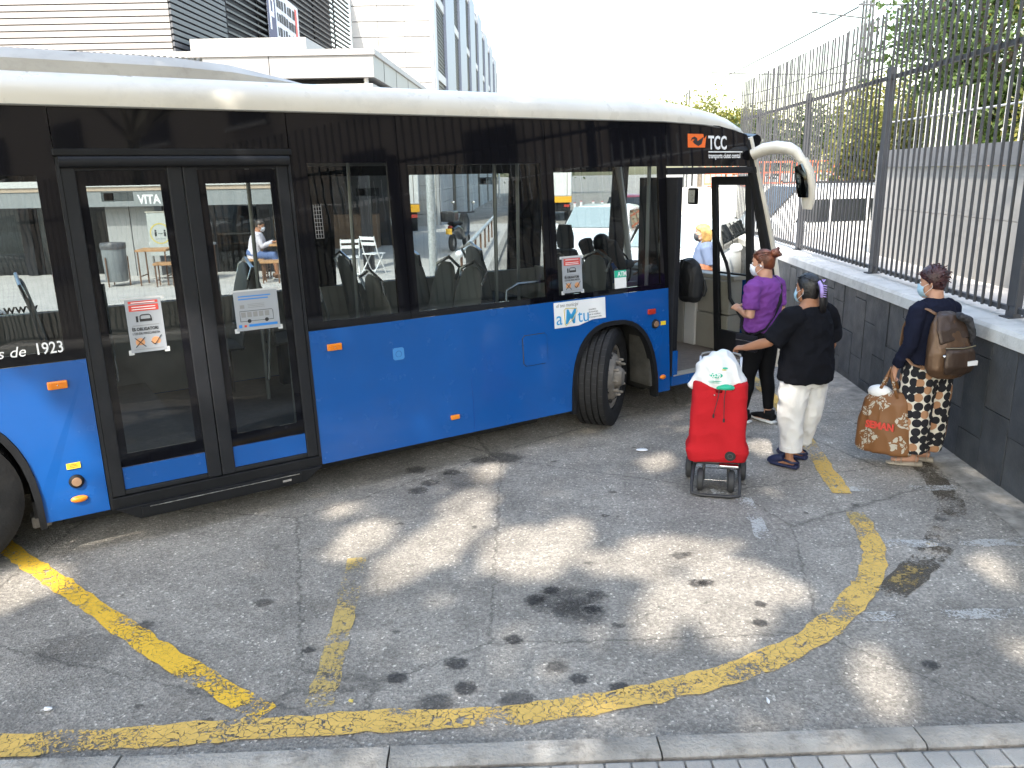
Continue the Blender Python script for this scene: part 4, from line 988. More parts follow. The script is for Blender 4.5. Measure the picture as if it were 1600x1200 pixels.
# fascia board with the café's name
sg = empty('cafe_sign', (-8, 18.0, 1.66), label='long grey café fascia board with white capital letters', cat='sign')
MB().box(-6, 3.4, 0, .10, 0.0, .33).build('board', mat('sign_grey', (.22, .235, .24), .5, var=.05), sg)
MB().box(-6, 3.4, -.02, .12, .335, .42).build('board_edge', mat('sign_tan', (.42, .33, .25), .5, var=.1), sg)
MB().box(-6, 3.4, -.05, .14, .425, .56).build('board_top', mat('sign_pale', (.50, .50, .48), .5), sg)
MT = Matrix(((1, 0, 0, -.12), (0, 0, -1, -.004), (0, 1, 0, .055), (0, 0, 0, 1)))
text('sign_letters', 'VITA', .27, WPRINT, sg, MT, bold=.008, sx=.85)
# blue sign hanging under the fascia
bs = empty('blue_sign', (-4.92, 17.7, 1.80), label='blue rectangular sign with white letters beside the café fascia', cat='sign')
MB().box(-.13, .13, 0, .02, 0, .55).build('plate', mat('sign_blue', (.02, .14, .60), .4), bs, bevel=.004)
mb = MB(); mb.box(-.125, .125, -.004, -.001, .004, .018); mb.box(-.125, .125, -.004, -.001, .53, .546); mb.box(-.125, -.112, -.004, -.001, .018, .53); mb.box(.112, .125, -.004, -.001, .018, .53); mb.build('border', WPRINT, bs)
text('sign_letters', 'TA', .22, WPRINT, bs, Matrix(((1, 0, 0, -.105), (0, 0, -1, -.004), (0, 1, 0, .30), (0, 0, 0, 1))), bold=.004, sx=.75)
mb = MB(); mb.prism([(.02, .12), (.09, .19), (.02, .26), (.02, .215), (-.05, .215), (-.05, .165), (.02, .165)], -.004, -.001, 'y'); mb.build('sign_arrow', WPRINT, bs)
MB().tube([(0, .01, .55), (0, .01, .62), (0, .3, .62)], .02, 6).build('bracket', CHROME, bs)
# café pavement
cp_ = MB().box(-30, -.62, 13.2, 36, 0.0, .10, lambda x, y, z: (x + .03 * (y - 15), y, z)).build('cafe_pavement', mat('cafe_paving', (.42, .40, .37), .9, var=.12, vscale=5, bump=.3, dirt=.2)); tag(cp_, kind='structure')
kb2 = MB().box(-.62, -.45, 13.0, 80, -.02, .11, lambda x, y, z: (x + .03 * (y - 15), y, z)).build('cafe_kerb', CONC); tag(kb2, kind='structure')

# ------------------------------------------------------------------ terrace furniture
WOOD = mat('warm_wood', (.40, .22, .10), .55, var=.2, vscale=8, bump=.1)
LEGM = mat('rusty_leg_steel', (.16, .085, .05), .6, metal=.3, var=.2)
def table(nm, loc, rz, lab, h=.74, w=.62, top=WOOD, grp='wooden café tables and stools'):
    e = empty(nm, loc, rz, lab, 'table' if h > .6 else 'stool', grp)
    MB().box(-w / 2, w / 2, -w / 2 * .9, w / 2 * .9, h - .045, h).build('top', top, e, bevel=.006)
    for sx in (-1, 1):
        for sy in (-1, 1):
            MB().box(sx * (w / 2 - .04) - .012, sx * (w / 2 - .04) + .012, sy * (w * .45 - .04) - .012, sy * (w * .45 - .04) + .012, 0, h - .046).build('leg', LEGM, e)
    fr = MB()
    for sx in (-1, 1): fr.box(sx * (w / 2 - .04) - .009, sx * (w / 2 - .04) + .009, -(w * .45 - .055), w * .45 - .055, h * .25, h * .25 + .018)
    fr.build('stretcher', LEGM, e)
    return e
ZP = .10
table('cafe_table', (-7.35, 16.75, ZP), .1, 'wooden café table beside the grey bin')
table('cafe_stool', (-7.05, 16.45, ZP), .2, 'low wooden stool in front of the table by the grey bin', .48, .40)
table('cafe_stool', (-9.05, 17.1, ZP), .0, 'low wooden stool half hidden behind the grey bin', .50, .40)
mt_ = table('cafe_table', (-6.75, 17.4, ZP), -.1, 'grey topped café table behind the wooden one', .78, .66, mat('grey_table_top', (.33, .34, .34), .5, var=.1))
table('cafe_table', (-4.98, 17.35, ZP), .0, 'wooden café table the seated person leans on', .76, .6)
table('cafe_stool', (-5.42, 17.2, ZP), .0, 'wooden stool the seated person sits on', .46, .44)
table('cafe_stool', (-4.95, 16.7, ZP), .1, 'wooden stool in front of the seated person', .46, .40)
MB().lathe([(.03, 0), (.034, .11), (.03, .11), (.027, .01)], 12, 'z').build('drinking_glass', glass_mat('tumbler', (.85, .88, .88))).location = (-5.02, 17.3, ZP + .762)
tag(bpy.data.objects['drinking_glass'], 'small drinking glass on the table of the seated person', 'glass')
# bin
bn_ = empty('litter_bin', (-8.13, 16.6, ZP), label='grey cylindrical litter bin with a plastic liner', cat='bin')
MB().lathe([(.001, .10), (.20, .10), (.215, .12), (.235, .80), (.24, .86), (.228, .865), (.22, .80), (.20, .15)], 24, 'z').build('drum', mat('bin_grey', (.24, .26, .27), .5, metal=.2, var=.1), bn_, smooth=True)
MB().lathe([(.245, .76), (.250, .80), (.247, .865), (.235, .885), (.21, .87), (.19, .75)], 24, 'z').build('liner', mat('liner_film', (.10, .10, .105), .3, var=.3, vscale=20, bump=.5, bscale=25), bn_, smooth=True)
for a_ in (0.2, 2.3, 4.4): MB().tube([(.24 * math.cos(a_), .24 * math.sin(a_), 0), (.25 * math.cos(a_), .25 * math.sin(a_), .6)], .015, 6).build('leg', LEGM, bn_)
# poster board
pb = empty('poster_stand', (-7.62, 17.75, ZP), 0.0, 'pale standing poster board with a round yellow social-distance emblem', 'sign')
MB().box(-.26, .26, 0, .03, .50, 1.42).build('board', mat('board_pale', (.42, .44, .42), .5, var=.03), pb, bevel=.004); MB().box(-.28, .28, -.01, .04, 1.425, 1.455).build('top_clip', CHROME, pb)
MB().lathe([(.20, -.004), (.225, -.004), (.225, -.001), (.20, -.001)], 24, 'y', (0, 0, .98)).build('ring', mat('ring_yellow', (.55, .45, .10), .5), pb)
for x in (-.10, .10): MB().ball((x, -.003, 1.04), .022, .002, .022, 10, 6).build('figure_icon', KPRINT, pb); MB().box(x - .022, x + .022, -.004, -.001, .92, 1.01).build('figure_icon', KPRINT, pb)
MB().box(-.05, .05, -.004, -.001, .975, .985).build('arrow_icon', KPRINT, pb); MB().box(-.12, .12, -.004, -.001, .86, .872).build('text_line', GPRINT, pb)
for x in (-.22, .22): MB().box(x - .015, x + .015, 0, .03, 0, .5).build('leg', CHROME, pb)
MB().box(-.26, .26, -.12, .15, 0, .012).build('base', CHROME, pb)
# white folding chairs
def folding_chair(loc, rz, lab):
    W_ = mat('white_chair_paint', (.75, .75, .74), .5)
    e = empty('folding_chair', loc, rz, lab, 'chair', 'white folding chairs')
    for sx in (-1, 1):
        MB().tube([(sx * .19, .22, 0), (sx * .19, -.05, .48), (sx * .19, -.16, .84)], .014, 6).build('back_leg', W_, e); MB().tube([(sx * .165, -.22, 0), (sx * .165, .18, .44)], .014, 6).build('front_leg', W_, e)
    for k in range(4): MB().box(-.18, .18, .17 - k * .10, .25 - k * .10, .44, .458).build('seat_slat', W_, e)
    for z, yy in ((.80, -.15), (.68, -.115)): MB().box(-.19, .19, yy - .012, yy + .006, z - .04, z + .03).build('back_slat', W_, e)
    MB().tube([(-.165, -.14, .10), (.165, -.14, .10)], .011, 6).build('stretcher', W_, e)
folding_chair((-3.40, 17.2, ZP), .25, 'nearer white folding chair on the café pavement')
folding_chair((-3.05, 17.9, ZP), -.5, 'farther white folding chair behind the first one')
# street pole
sp_ = empty('street_pole', (-1.17, 12.3, 0), label='thick galvanised pole seen through the bus windows', cat='pole')
MB().tube([(0, 0, 0), (0, 0, 2.95)], .064, 14).build('shaft', mat('galvanised', (.52, .54, .54), .5, metal=.4, var=.25, vscale=30), sp_, smooth=True); MB().tube([(0, 0, 2.95), (0, 0, 2.99)], [.07, .03], 14).build('cap', RUBBER, sp_)
MB().lathe([(.15, 0), (.15, .015), (.07, .02), (.068, .08)], 14, 'z').build('base_collar', mat('galvanised', (.5, .5, .5)), sp_)
# guard rail along the kerb
gr_ = empty('guard_rail', (-.98, 15.6, 0.0), math.atan(-.03), 'low tubular guard rail on the kerb with a white ball end', 'railing')
MB().tube([(0, 0, .72), (0, 15, .72)], .05, 10).build('tube', mat('galvanised', (.5, .5, .5)), gr_, smooth=True); MB().ball((0, 0, .72), .075).build('ball_end', WPRINT, gr_, smooth=True)
for q in range(8): MB().box(-.025, .025, .5 + q * 2 - .02, .5 + q * 2 + .02, .1, .68).build('post', LEGM, gr_)

# ------------------------------------------------------------------ vehicles
VGL = mat('car_glass', (.015, .018, .02), .04)
CTYRE = mat('car_tyre', (.02, .02, .02), .8); CRIM = mat('car_rim', (.45, .45, .46), .3, metal=.8); LAMPW = mat('headlamp', (.75, .78, .80), .1, coat=.5)
def car(nm, loc, rz, body, lab, L_=4.2, W_=1.76, hood=.92, roof=1.48, cat='car', van=False, grp=None):
    """front towards +y"""
    e = empty(nm, loc, rz, lab, cat, grp)
    h = L_ / 2
    if van: lower = [(-h, .45), (-h, 1.05), (h - .05, 1.0), (h, .75), (h, .45)]; st = [(-h + .02, 1.0, roof), (-h + .25, 1.0, roof + .02), (h - 1.55, 1.0, roof), (h - .75, 1.0, hood + .14), (h - .1, 1.0, hood - .05)]
    rings = []
    if van: secs = [(-h, .42, roof - .08, .93), (-h + .12, .30, roof, .98), (0, .26, roof + .02, 1), (h - 1.5, .26, roof, .98), (h - .95, .26, hood + .30, .97), (h - .75, .26, hood + .08, .97), (h - .2, .28, hood - .06, .94), (h, .42, hood - .28, .85)]
    else: secs = [(-h, .45, .80, .86), (-h + .10, .30, .98, .95), (-h + .45, .24, 1.02, 1), (-.6, .22, .98, 1), (.5, .22, .96, 1), (h - .95, .24, hood, .98), (h - .35, .27, hood - .12, .95), (h, .40, hood - .30, .82)]
    for (y, z0, z1, wf) in secs:
        w = W_ / 2 * wf; zm = z0 + (z1 - z0) * .6
        if van and z1 > 1.3: pr = [(-w * .96, z0), (-w, z0 + .15), (-w, 1.0), (-w * .93, z1 - .25), (-w * .85, z1 - .06), (-w * .55, z1), (w * .55, z1), (w * .85, z1 - .06), (w * .93, z1 - .25), (w, 1.0), (w, z0 + .15), (w * .96, z0)]
        else: pr = [(-w * .94, z0), (-w, z0 + .12), (-w, zm), (-w * .97, z1 - .10), (-w * .90, z1 - .02), (-w * .55, z1 + .015), (w * .55, z1 + .015), (w * .90, z1 - .02), (w * .97, z1 - .10), (w, zm), (w, z0 + .12), (w * .94, z0)]
        rings.append([(x, y, z) for x, z in pr])
    MB().loft(rings).build('body', body, e, smooth=True)
    if not van:
        cab_ = []
        for (y, z1, wf, wt) in ((-h + .30, 1.0, .86, .78), (-h + .75, roof - .07, .86, .70), (-.35, roof, .88, .72), (.35, roof - .03, .88, .72), (h - 1.25, .98, .88, .84)):
            w0, w1 = W_ / 2 * wf, W_ / 2 * wt; zb_ = .93
            cab_.append([(-w0, y, zb_), (-w0 + (w0 - w1) * .85, y, zb_ + (z1 - zb_) * .85), (-w1 * .8, y, z1), (w1 * .8, y, z1), (w0 - (w0 - w1) * .85, y, zb_ + (z1 - zb_) * .85), (w0, y, zb_)])
        MB().loft(cab_).build('cabin', body, e, smooth=True)
        W2 = W_ / 2
        for s_ in (-1, 1):
            for (ya, yb, yc, yd) in ((-h + .62, -.12, -.12, -h + .85), (-.06, h - 1.42, .50, -.06)):
                mb = MB(); mb.add([(s_ * (W2 * .885), ya, 1.0), (s_ * (W2 * .885), yb, 1.0), (s_ * (W2 * .765), yc, roof - .12), (s_ * (W2 * .765), yd, roof - .12)], [(0, 1, 2, 3)]); me = mb.mesh('side_window')
                me.transform(Matrix.Translation((s_ * .012, 0, 0))); link_mesh('side_window', me, VGL, e)
        mb = MB(); mb.add([(-W2 * .80, h - 1.30, 1.01), (W2 * .80, h - 1.30, 1.01), (W2 * .68, .42, roof - .065), (-W2 * .68, .42, roof - .065)], [(0, 1, 2, 3)]); me = mb.mesh('windscreen'); me.transform(Matrix.Translation((0, .03, .02))); link_mesh('windscreen', me, mat('car_screen', (.30, .37, .39), .06, spec=.8), e)  # pale base colour paints the sky's reflection into the windscreen
        mb = MB(); mb.add([(-W2 * .76, -h + .36, 1.04), (W2 * .76, -h + .36, 1.04), (W2 * .66, -h + .74, roof - .11), (-W2 * .66, -h + .74, roof - .11)], [(0, 1, 2, 3)]); me = mb.mesh('rear_window'); me.transform(Matrix.Translation((0, -.03, .02))); link_mesh('rear_window', me, VGL, e)
    else:
        W2 = W_ / 2
        for s_ in (-1, 1):
            for (ya, yb) in ((-h + .25, -.55), (-.45, .35), (.43, h - 1.25)):
                mb = MB(); mb.add([(s_ * (W2 * .985), ya, 1.08), (s_ * (W2 * .985), yb, 1.08), (s_ * (W2 * .925), yb - (.30 if yb > 1 else 0), roof - .30), (s_ * (W2 * .925), ya, roof - .30)], [(0, 1, 2, 3)]); me = mb.mesh('side_window'); me.transform(Matrix.Translation((s_ * .014, 0, 0))); link_mesh('side_window', me, VGL, e)
        mb = MB(); mb.add([(-W2 * .80, h - .80, hood + .12), (W2 * .80, h - .80, hood + .12), (W2 * .72, h - 1.46, roof - .06), (-W2 * .72, h - 1.46, roof - .06)], [(0, 1, 2, 3)]); me = mb.mesh('windscreen'); me.transform(Matrix.Translation((0, .05, .03))); link_mesh('windscreen', me, VGL, e)
        for s_ in (-1, 1): MB().box(s_ * W2 * .7 - .02, s_ * W2 * .7 + .02, -h + .4, h - 1.7, roof + .03, roof + .06).build('roof_rail', mat('black_trim', (.02, .02, .02), .5), e)
    tw = MB().lathe([(.20, -.10), (.30, -.10), (.315, -.07), (.315, .07), (.30, .10), (.20, .10)], 24, 'x').mesh('wheel', True); tw.materials.append(CTYRE)
    rm = MB().lathe([(.205, -.085), (.16, -.07), (.05, -.09), (.001, -.09)], 18, 'x').mesh('rim', True); rm.materials.append(CRIM)
    for s_ in (-1, 1):
        for yy in (-h + .78, h - .85):
            o = link_mesh('wheel', tw, None, e); o.location = (s_ * (W_ / 2 - .10), yy, .315); o.rotation_euler = (0, 0, 0 if s_ < 0 else math.pi)
            q = link_mesh('rim', rm, None, o)
        MB().ball((s_ * W_ * .36, h - .22, hood - .20), .16, .16, .09, 12, 8).build('headlamp', LAMPW, e, smooth=True)
        MB().ball((s_ * W_ * .42, -h + .10, .88), .08, .07, .13, 12, 8).build('tail_lamp', REDL, e, smooth=True)
        MB().ball((s_ * (W_ / 2 + .09), h - 1.42, 1.03), .10, .06, .075, 12, 8).build('wing_mirror', body, e, smooth=True)
    MB().box(-.26, .26, h - .012, h + .012, .42, .53).build('number_plate', WPRINT, e); MB().box(-W_ * .34, W_ * .34, h - .05, h + .004, .30, .40).build('lower_grille', KPRINT, e)
    return e
WCAR = mat('white_car_paint', (.78, .79, .79), .25, coat=.5, var=.02)
ca = car('white_car', (2.95, 13.6, 0), math.pi - .45, WCAR, 'nearest white car facing the bus on the street beyond its doorway', grp=None)
car('white_car', (2.2, 18.8, 0), math.pi - .35, WCAR, 'second white car queued behind the nearest white one', roof=1.5)
car('white_van', (7.3, 18.8, 0), math.pi / 2 + .12, WCAR, 'white van parked beyond the bar fence', L_=4.9, W_=1.9, hood=1.05, roof=1.86, cat='van', van=True)
car('dark_red_car', (4.35, 29.0, 0), .1, mat('dark_red_paint', (.16, .012, .015), .3, coat=.4), 'dark red car with lit red tail lamps farther down the street')
car('parked_car', (-8.6, 11.4, 0), math.pi / 2 + BUS_RZ - math.pi / 2 + .1, mat('pale_teal_white_paint', (.68, .74, .74), .25, coat=.5), 'pale car parked directly behind the bus at the far left', grp=None)
# forearm of the driver of the nearest white car is built with the people
def truck(loc, rz, lab):
    e = empty('box_truck', loc, rz, lab, 'truck', None)
    MB().box(-1.1, 1.1, -4.2, 1.5, 1.15, 3.3).build('cargo_box', mat('truck_white', (.72, .72, .70), .5, var=.03, dirt=.08), e, bevel=.03)
    MB().box(-1.104, 1.104, -4.204, 1.504, .86, 1.15).build('yellow_band', mat('truck_yellow', (.80, .42, .02), .5, var=.05), e, bevel=.02)
    for x in (-.55, .55): MB().box(x - .53, x + .53, -4.222, -4.204, 1.18, 3.25).build('rear_door', mat('truck_white', (.7, .7, .7)), e, bevel=.006)
    for x in (-.9, -.06, .06, .9): MB().tube([(x, -4.235, 1.2), (x, -4.235, 3.2)], .015, 6).build('door_bar', CHROME, e)
    MB().box(-.95, .95, -4.1, 3.2, .55, .85).build('chassis', RUBBER, e); MB().box(-1.0, 1.0, -4.26, -4.18, .45, .60).build('bumper', RUBBER, e)
    MB().prism([(1.6, .5), (3.7, .5), (3.75, 1.3), (3.45, 2.35), (1.6, 2.45)], -1.02, 1.02, 'x').build('cab', mat('truck_white', (.7, .7, .7)), e, bevel=.05)
    for x in (-.88, .88): MB().box(x - .13, x + .13, -4.275, -4.262, .66, .78).build('tail_lamp', REDL, e)
    tw = MB().lathe([(.25, -.13), (.42, -.13), (.44, -.09), (.44, .09), (.42, .13), (.25, .13)], 24, 'x').mesh('wheel', True); tw.materials.append(CTYRE)
    for x in (-.88, .88):
        for yy in (-2.9, 2.6): link_mesh('wheel', tw, None, e).location = (x, yy, .44)
    # maker's plate on the rear door
    p = MB().prism([(-.95, 2.46), (-.15, 2.36), (-.10, 2.62), (-.90, 2.72)], -4.232, -4.224, 'y').build('logo_plate', mat('truck_yellow', (.8, .42, .02)), e)
    text('logo_letters', 'JVC', .22, KPRINT, p, Matrix(((1, 0, 0, -.80), (0, 0, -1, -4.234), (0, 1, 0, 2.46), (0, 0, 0, 1))), bold=.006, shear=.2)
    return e
truck((-5.0, 35.2, 0), .12, 'white box truck with yellow band parked beside the café canopy')
o = truck((2.2, 43.0, 0), -.08, 'white and yellow box truck farther down the street')
for (x, yy, w) in ((2.54, 31.5, 'leftmost red and white striped bollard by the street'), (2.95, 33.4, 'second red and white striped bollard from the left'), (3.42, 33.2, 'third red and white striped bollard from the left'), (3.72, 32.6, 'rightmost red and white striped bollard by the street')):
    e = empty('bollard', (x, yy, 0), label=w, cat='bollard', group='red and white bollards')
    for k in range(6): MB().lathe([(.055, k * .18), (.055, k * .18 + .18)], 12, 'z').build('band', WPRINT if k % 2 else REDL, e, smooth=True)
    MB().ball((0, 0, 1.08), .056, .056, .03).build('cap', REDL, e)
# scooter
sc_ = empty('scooter', (-1.46, 23.6, .10), -.25, 'dark scooter with a top box parked on the pavement', 'scooter')
DK = mat('scooter_paint', (.02, .022, .026), .25, coat=.5)
for yy in (-.62, .66): MB().lathe([(.13, -.05), (.22, -.055), (.25, 0), (.22, .055), (.13, .05), (.13, -.05)], 20, 'x', (0, yy, .25)).build('wheel', CTYRE, sc_, smooth=True); MB().lathe([(.001, -.03), (.135, -.03), (.135, .03), (.001, .03)], 16, 'x', (0, yy, .25)).build('rim', CRIM, sc_)
MB().tube([(0, -.75, .62), (0, -.45, .66), (0, -.1, .55), (0, .15, .35), (0, .42, .45), (0, .55, .80), (0, .50, 1.02)], [(.10, .07), (.17, .13), (.17, .15), (.16, .08), (.19, .08), (.17, .08), (.10, .06)], 12, side=(1, 0, 0)).build('body', DK, sc_, smooth=True)
MB().tube([(0, -.70, .78), (0, -.3, .80), (0, .0, .74)], [(.12, .05), (.15, .06), (.13, .04)], 12, side=(1, 0, 0)).build('saddle', RUBBER, sc_, smooth=True)
MB().box(-.21, .21, -1.02, -.60, .84, 1.14).build('top_box', DK, sc_, bevel=.06)
MB().tube([(-.36, .40, 1.06), (-.2, .48, 1.04), (.2, .48, 1.04), (.36, .40, 1.06)], .018, 8).build('handlebar', RUBBER, sc_)
for s_ in (-1, 1): MB().tube([(s_ * .28, .45, 1.05), (s_ * .30, .48, 1.28)], .008, 6).build('mirror_stalk', RUBBER, sc_); MB().ball((s_ * .31, .48, 1.32), .06, .02, .045).build('mirror', CHROME, sc_)
MB().box(-.09, .09, -.93, -.915, .50, .66).build('number_plate', mat('plate_yellow', (.65, .38, .04), .5), sc_); MB().ball((0, -.80, .70), .08, .04, .04).build('tail_lamp', REDL, sc_); MB().tube([(.0, .60, .30), (0, .54, .85)], .03, 8).build('fork', RUBBER, sc_)

# ------------------------------------------------------------------ far right: platform wall, site barriers, masts and wires
pw = MB().box(5.5, 60, 30.0, 30.4, 0, 1.62).build('platform_wall', mat('white_render', (.72, .70, .66), .8, var=.05, dirt=.1)); tag(pw, 'long white rendered wall beyond the parked van', 'wall')
BAR = mat('barrier_orange', (.72, .16, .07), .5, var=.1)
for k in range(9):
    e = empty('site_barrier', (8.0 + k * 1.75, 30.2, 1.62), label='orange mesh site barrier standing on the long white wall', cat='barrier', group='orange site barriers on the white wall')
    for z in (.08, .45, .82): MB().box(-.82, .82, -.02, .02, z, z + .06).build('rail', BAR, e)
    for q in range(9): MB().box(-.82 + q * .2, -.79 + q * .2, -.012, .012, .14, .82).build('upright', BAR, e)
    for x in (-.6, .6): MB().box(x - .04, x + .04, -.25, .25, 0, .05).build('foot', BAR, e)
MAST = mat('mast_steel', (.07, .072, .072), .6, metal=.0)
def mast(loc, h, lab):
    e = empty('catenary_mast', loc, 0, lab, 'mast', 'railway masts')
    for (x, yy) in ((-.2, -.2), (.2, -.2), (.2, .2), (-.2, .2)): MB().tube([(x, yy, 0), (x * .8, yy * .8, h)], .055, 6).build('upright', MAST, e)
    mb = MB(); n_ = int(h / .6)
    for k in range(n_):
        s_ = 1 if k % 2 else -1
        mb.tube([(-.2 * s_, -.2, k * .6), (.2 * s_, -.2, (k + 1) * .6)], .018, 4); mb.tube([(.2, -.2 * s_, k * .6), (.2, .2 * s_, (k + 1) * .6)], .018, 4)
    mb.build('lacing', MAST, e); MB().tube([(0, 0, h - .8), (-2.6, 0, h - .5)], .035, 6).build('arm', MAST, e); MB().tube([(0, 0, h - .1), (-2.6, 0, h - .5)], .02, 6).build('stay', MAST, e)
mast((16.75, 40, 0), 9.7, 'nearest lattice railway mast behind the bar fence')
mast((22.5, 105, 0), 12.0, 'far lattice railway mast above the bus front')
WIRE = mat('wire_dark', (.10, .10, .10), .6)
for k, (a, b, sag, lab) in enumerate([((16.3, 40, 9.4), (19.7, 105, 10.5), .3, 'overhead wire running from the near mast down to the far mast'), ((14.4, 60, 8.9), (24.6, 60, 8.7), .1, 'nearly level overhead wire above the tree tops'), ((24.7, 90, 9.8), (18.8, 40, 8.0), .3, 'upper of two parallel overhead wires behind the fence tips'), ((25.6, 90, 9.0), (19.3, 40, 7.2), .3, 'lower of two parallel overhead wires behind the fence tips'), ((16.3, 40, 9.5), (26, 24, 7.2), .3, 'overhead wire leaving the near mast to the right')]):
    A_, B_ = Vector(a), Vector(b); pts = []
    for q in range(13):
        t_ = q / 12; v = A_.lerp(B_, t_); v.z -= sag * 4 * t_ * (1 - t_); pts.append(v)
    o = MB().tube(pts, .045, 5).build('overhead_wire', WIRE); tag(o, lab, 'wire', 'overhead railway wires')
# street lamp at the end of the long facade
e = empty('street_lamp', (-.9, 80, 0), label='slender street lamp at the end of the long facade', cat='street lamp')
MB().tube([(0, 0, 0), (0, 0, 13.8)], [.09, .05], 8).build('column', LSTEEL, e); MB().box(-.05, 1.5, -.1, .1, 13.75, 13.87).build('lamp_head', LSTEEL, e)
# ================================================================== trees
def leaf_material(name, cols, trans=0.35):
    m = bpy.data.materials.new(name); m.use_nodes = True
    N = m.node_tree.nodes; L = m.node_tree.links; N.clear()
    out = N.new('ShaderNodeOutputMaterial'); g_ = N.new('ShaderNodeNewGeometry')
    cr = N.new('ShaderNodeValToRGB'); cr.color_ramp.elements[0].color = (*cols[0], 1); cr.color_ramp.elements[1].color = (*cols[1], 1)
    L.new(g_.outputs['Random Per Island'], cr.inputs[0])
    d = N.new('ShaderNodeBsdfDiffuse'); t_ = N.new('ShaderNodeBsdfTranslucent'); gl = N.new('ShaderNodeBsdfGlossy'); gl.inputs['Roughness'].default_value = .4
    L.new(cr.outputs[0], d.inputs[0]); L.new(cr.outputs[0], t_.inputs[0])
    a = N.new('ShaderNodeMixShader'); a.inputs[0].default_value = trans; L.new(d.outputs[0], a.inputs[1]); L.new(t_.outputs[0], a.inputs[2])
    b = N.new('ShaderNodeMixShader'); b.inputs[0].default_value = .06; L.new(a.outputs[0], b.inputs[1]); L.new(gl.outputs[0], b.inputs[2])
    L.new(b.outputs[0], out.inputs['Surface']); return m
LEAF_A = leaf_material('plane_leaf', ((.035, .075, .012), (.10, .16, .03)))
LEAF_B = leaf_material('yellowing_leaf', ((.07, .10, .012), (.26, .24, .045)))
LEAF_C = leaf_material('dark_leaf', ((.025, .05, .012), (.09, .12, .03)))
BARK = mat('bark', (.16, .13, .10), .9, var=.35, vscale=6, bump=.6, bscale=18)
def leaf_quad(rng, p, s, bias=None):
    n_ = Vector((rng.gauss(0, 1), rng.gauss(0, 1), rng.gauss(.5, 1))) if bias is None else bias + Vector((rng.gauss(0, .6), rng.gauss(0, .6), rng.gauss(0, .6)))
    if n_.length < 1e-3: n_ = Vector((0, 0, 1))
    n_.normalize(); a = n_.orthogonal().normalized(); a.rotate(Matrix.Rotation(rng.uniform(0, 6.28), 3, n_)); b = n_.cross(a)
    l, w = s * rng.uniform(.7, 1.3), s * rng.uniform(.45, .75)
    f_ = n_ * (w * .25)
    return [p - a * l * .5, p + b * w * .5 + f_, p + a * l * .5, p - b * w * .5 + f_]
def branches(mb, base, tip_list, r0):
    for t_ in tip_list:
        A_, B_ = Vector(base), Vector(t_); m_ = A_.lerp(B_, .5) + Vector((random.uniform(-.3, .3), random.uniform(-.3, .3), random.uniform(0, .4)))
        mb.tube([A_, A_.lerp(m_, .6), m_, m_.lerp(B_, .6), B_], [r0, r0 * .8, r0 * .6, r0 * .4, r0 * .15], 7)
def tree(nm, base, h, crown, nleaf, ls, m, lab, seed, clusters=60, grp='trees beyond the fence'):
    rng = random.Random(seed)
    e = empty(nm, base, 0, lab, 'tree', grp)
    tr = MB(); top = (rng.uniform(-.2, .2), rng.uniform(-.2, .2), h * .45)
    tr.tube([(0, 0, -.05), (0, 0, .3), (top[0] * .5, top[1] * .5, h * .25), top], [h * .035, h * .026, h * .022, h * .018], 10)
    cs = []
    for k in range(clusters):
        c = rng.choice(crown); v = Vector((rng.gauss(0, 1), rng.gauss(0, 1), rng.gauss(0, 1))).normalized() * (rng.random() ** .4)
        cs.append(Vector((c[0] + v.x * c[3], c[1] + v.y * c[3], c[2] + v.z * c[4])))
    random.seed(seed); branches(tr, top, rng.sample(cs, min(10, len(cs))), h * .014)
    tr.build('trunk', BARK, e, smooth=True)
    mb = MB()
    for k in range(nleaf):
        c = rng.choice(cs); s_ = .32 * crown[0][3] * .6
        p = c + Vector((rng.gauss(0, s_), rng.gauss(0, s_), rng.gauss(0, s_ * .7)))
        mb.add(leaf_quad(rng, p, ls), [(0, 1, 2, 3)])
    me = bpy.data.meshes.new('crown'); me.from_pydata(mb.v, [], mb.f); me.update()
    link_mesh('crown', me, m, e)
    return e
tree('leafy_tree', (9.4, 16.6, 0), 7.5, [(0, 0, 4.8, 1.9, 2.2), (.9, .3, 3.4, 1.6, 1.4), (-.7, -.2, 5.4, 1.3, 1.4)], 15000, .13, LEAF_A, 'big green leafy tree filling the upper right corner behind the fence', 3, 60)
tree('leafy_tree', (10.8, 14.5, 0), 7.0, [(0, 0, 4.4, 1.8, 2.0), (.3, 0, 3.0, 1.5, 1.2)], 14000, .13, LEAF_B, 'yellow-green tree at the right edge behind the fence', 4, 55)
tree('leafy_tree', (9.6, 20.5, 0), 5.5, [(0, 0, 3.2, 1.5, 1.2), (-.4, 0, 2.2, 1.2, .8)], 8000, .13, LEAF_B, 'low yellowing tree to the left of the big green one', 5, 45)
tree('shrub_tree', (11.2, 31.5, 0), 5.2, [(0, 0, 3.3, 1.9, 1.0), (2.0, 0, 3.1, 1.5, 1.0), (-1.6, .2, 3.0, 1.4, .9)], 7000, .16, LEAF_C, 'dark bushy trees above the orange barriers', 6, 60)
tree('shrub_tree', (14.3, 32.5, 0), 5.2, [(0, 0, 3.4, 1.7, 1.1), (1.6, 0, 3.0, 1.4, 1.0)], 5000, .16, LEAF_B, 'pale bushy tree to the right of the dark one above the barriers', 8, 50)
tree('round_tree', (11.6, 50, 0), 6.6, [(0, 0, 4.9, 2.6, 1.5), (-2.0, 0, 4.5, 1.7, 1.2), (2.6, 0, 4.6, 1.8, 1.2)], 9000, .22, LEAF_B, 'rounded pale green tree just above the front of the bus roof', 9, 70)
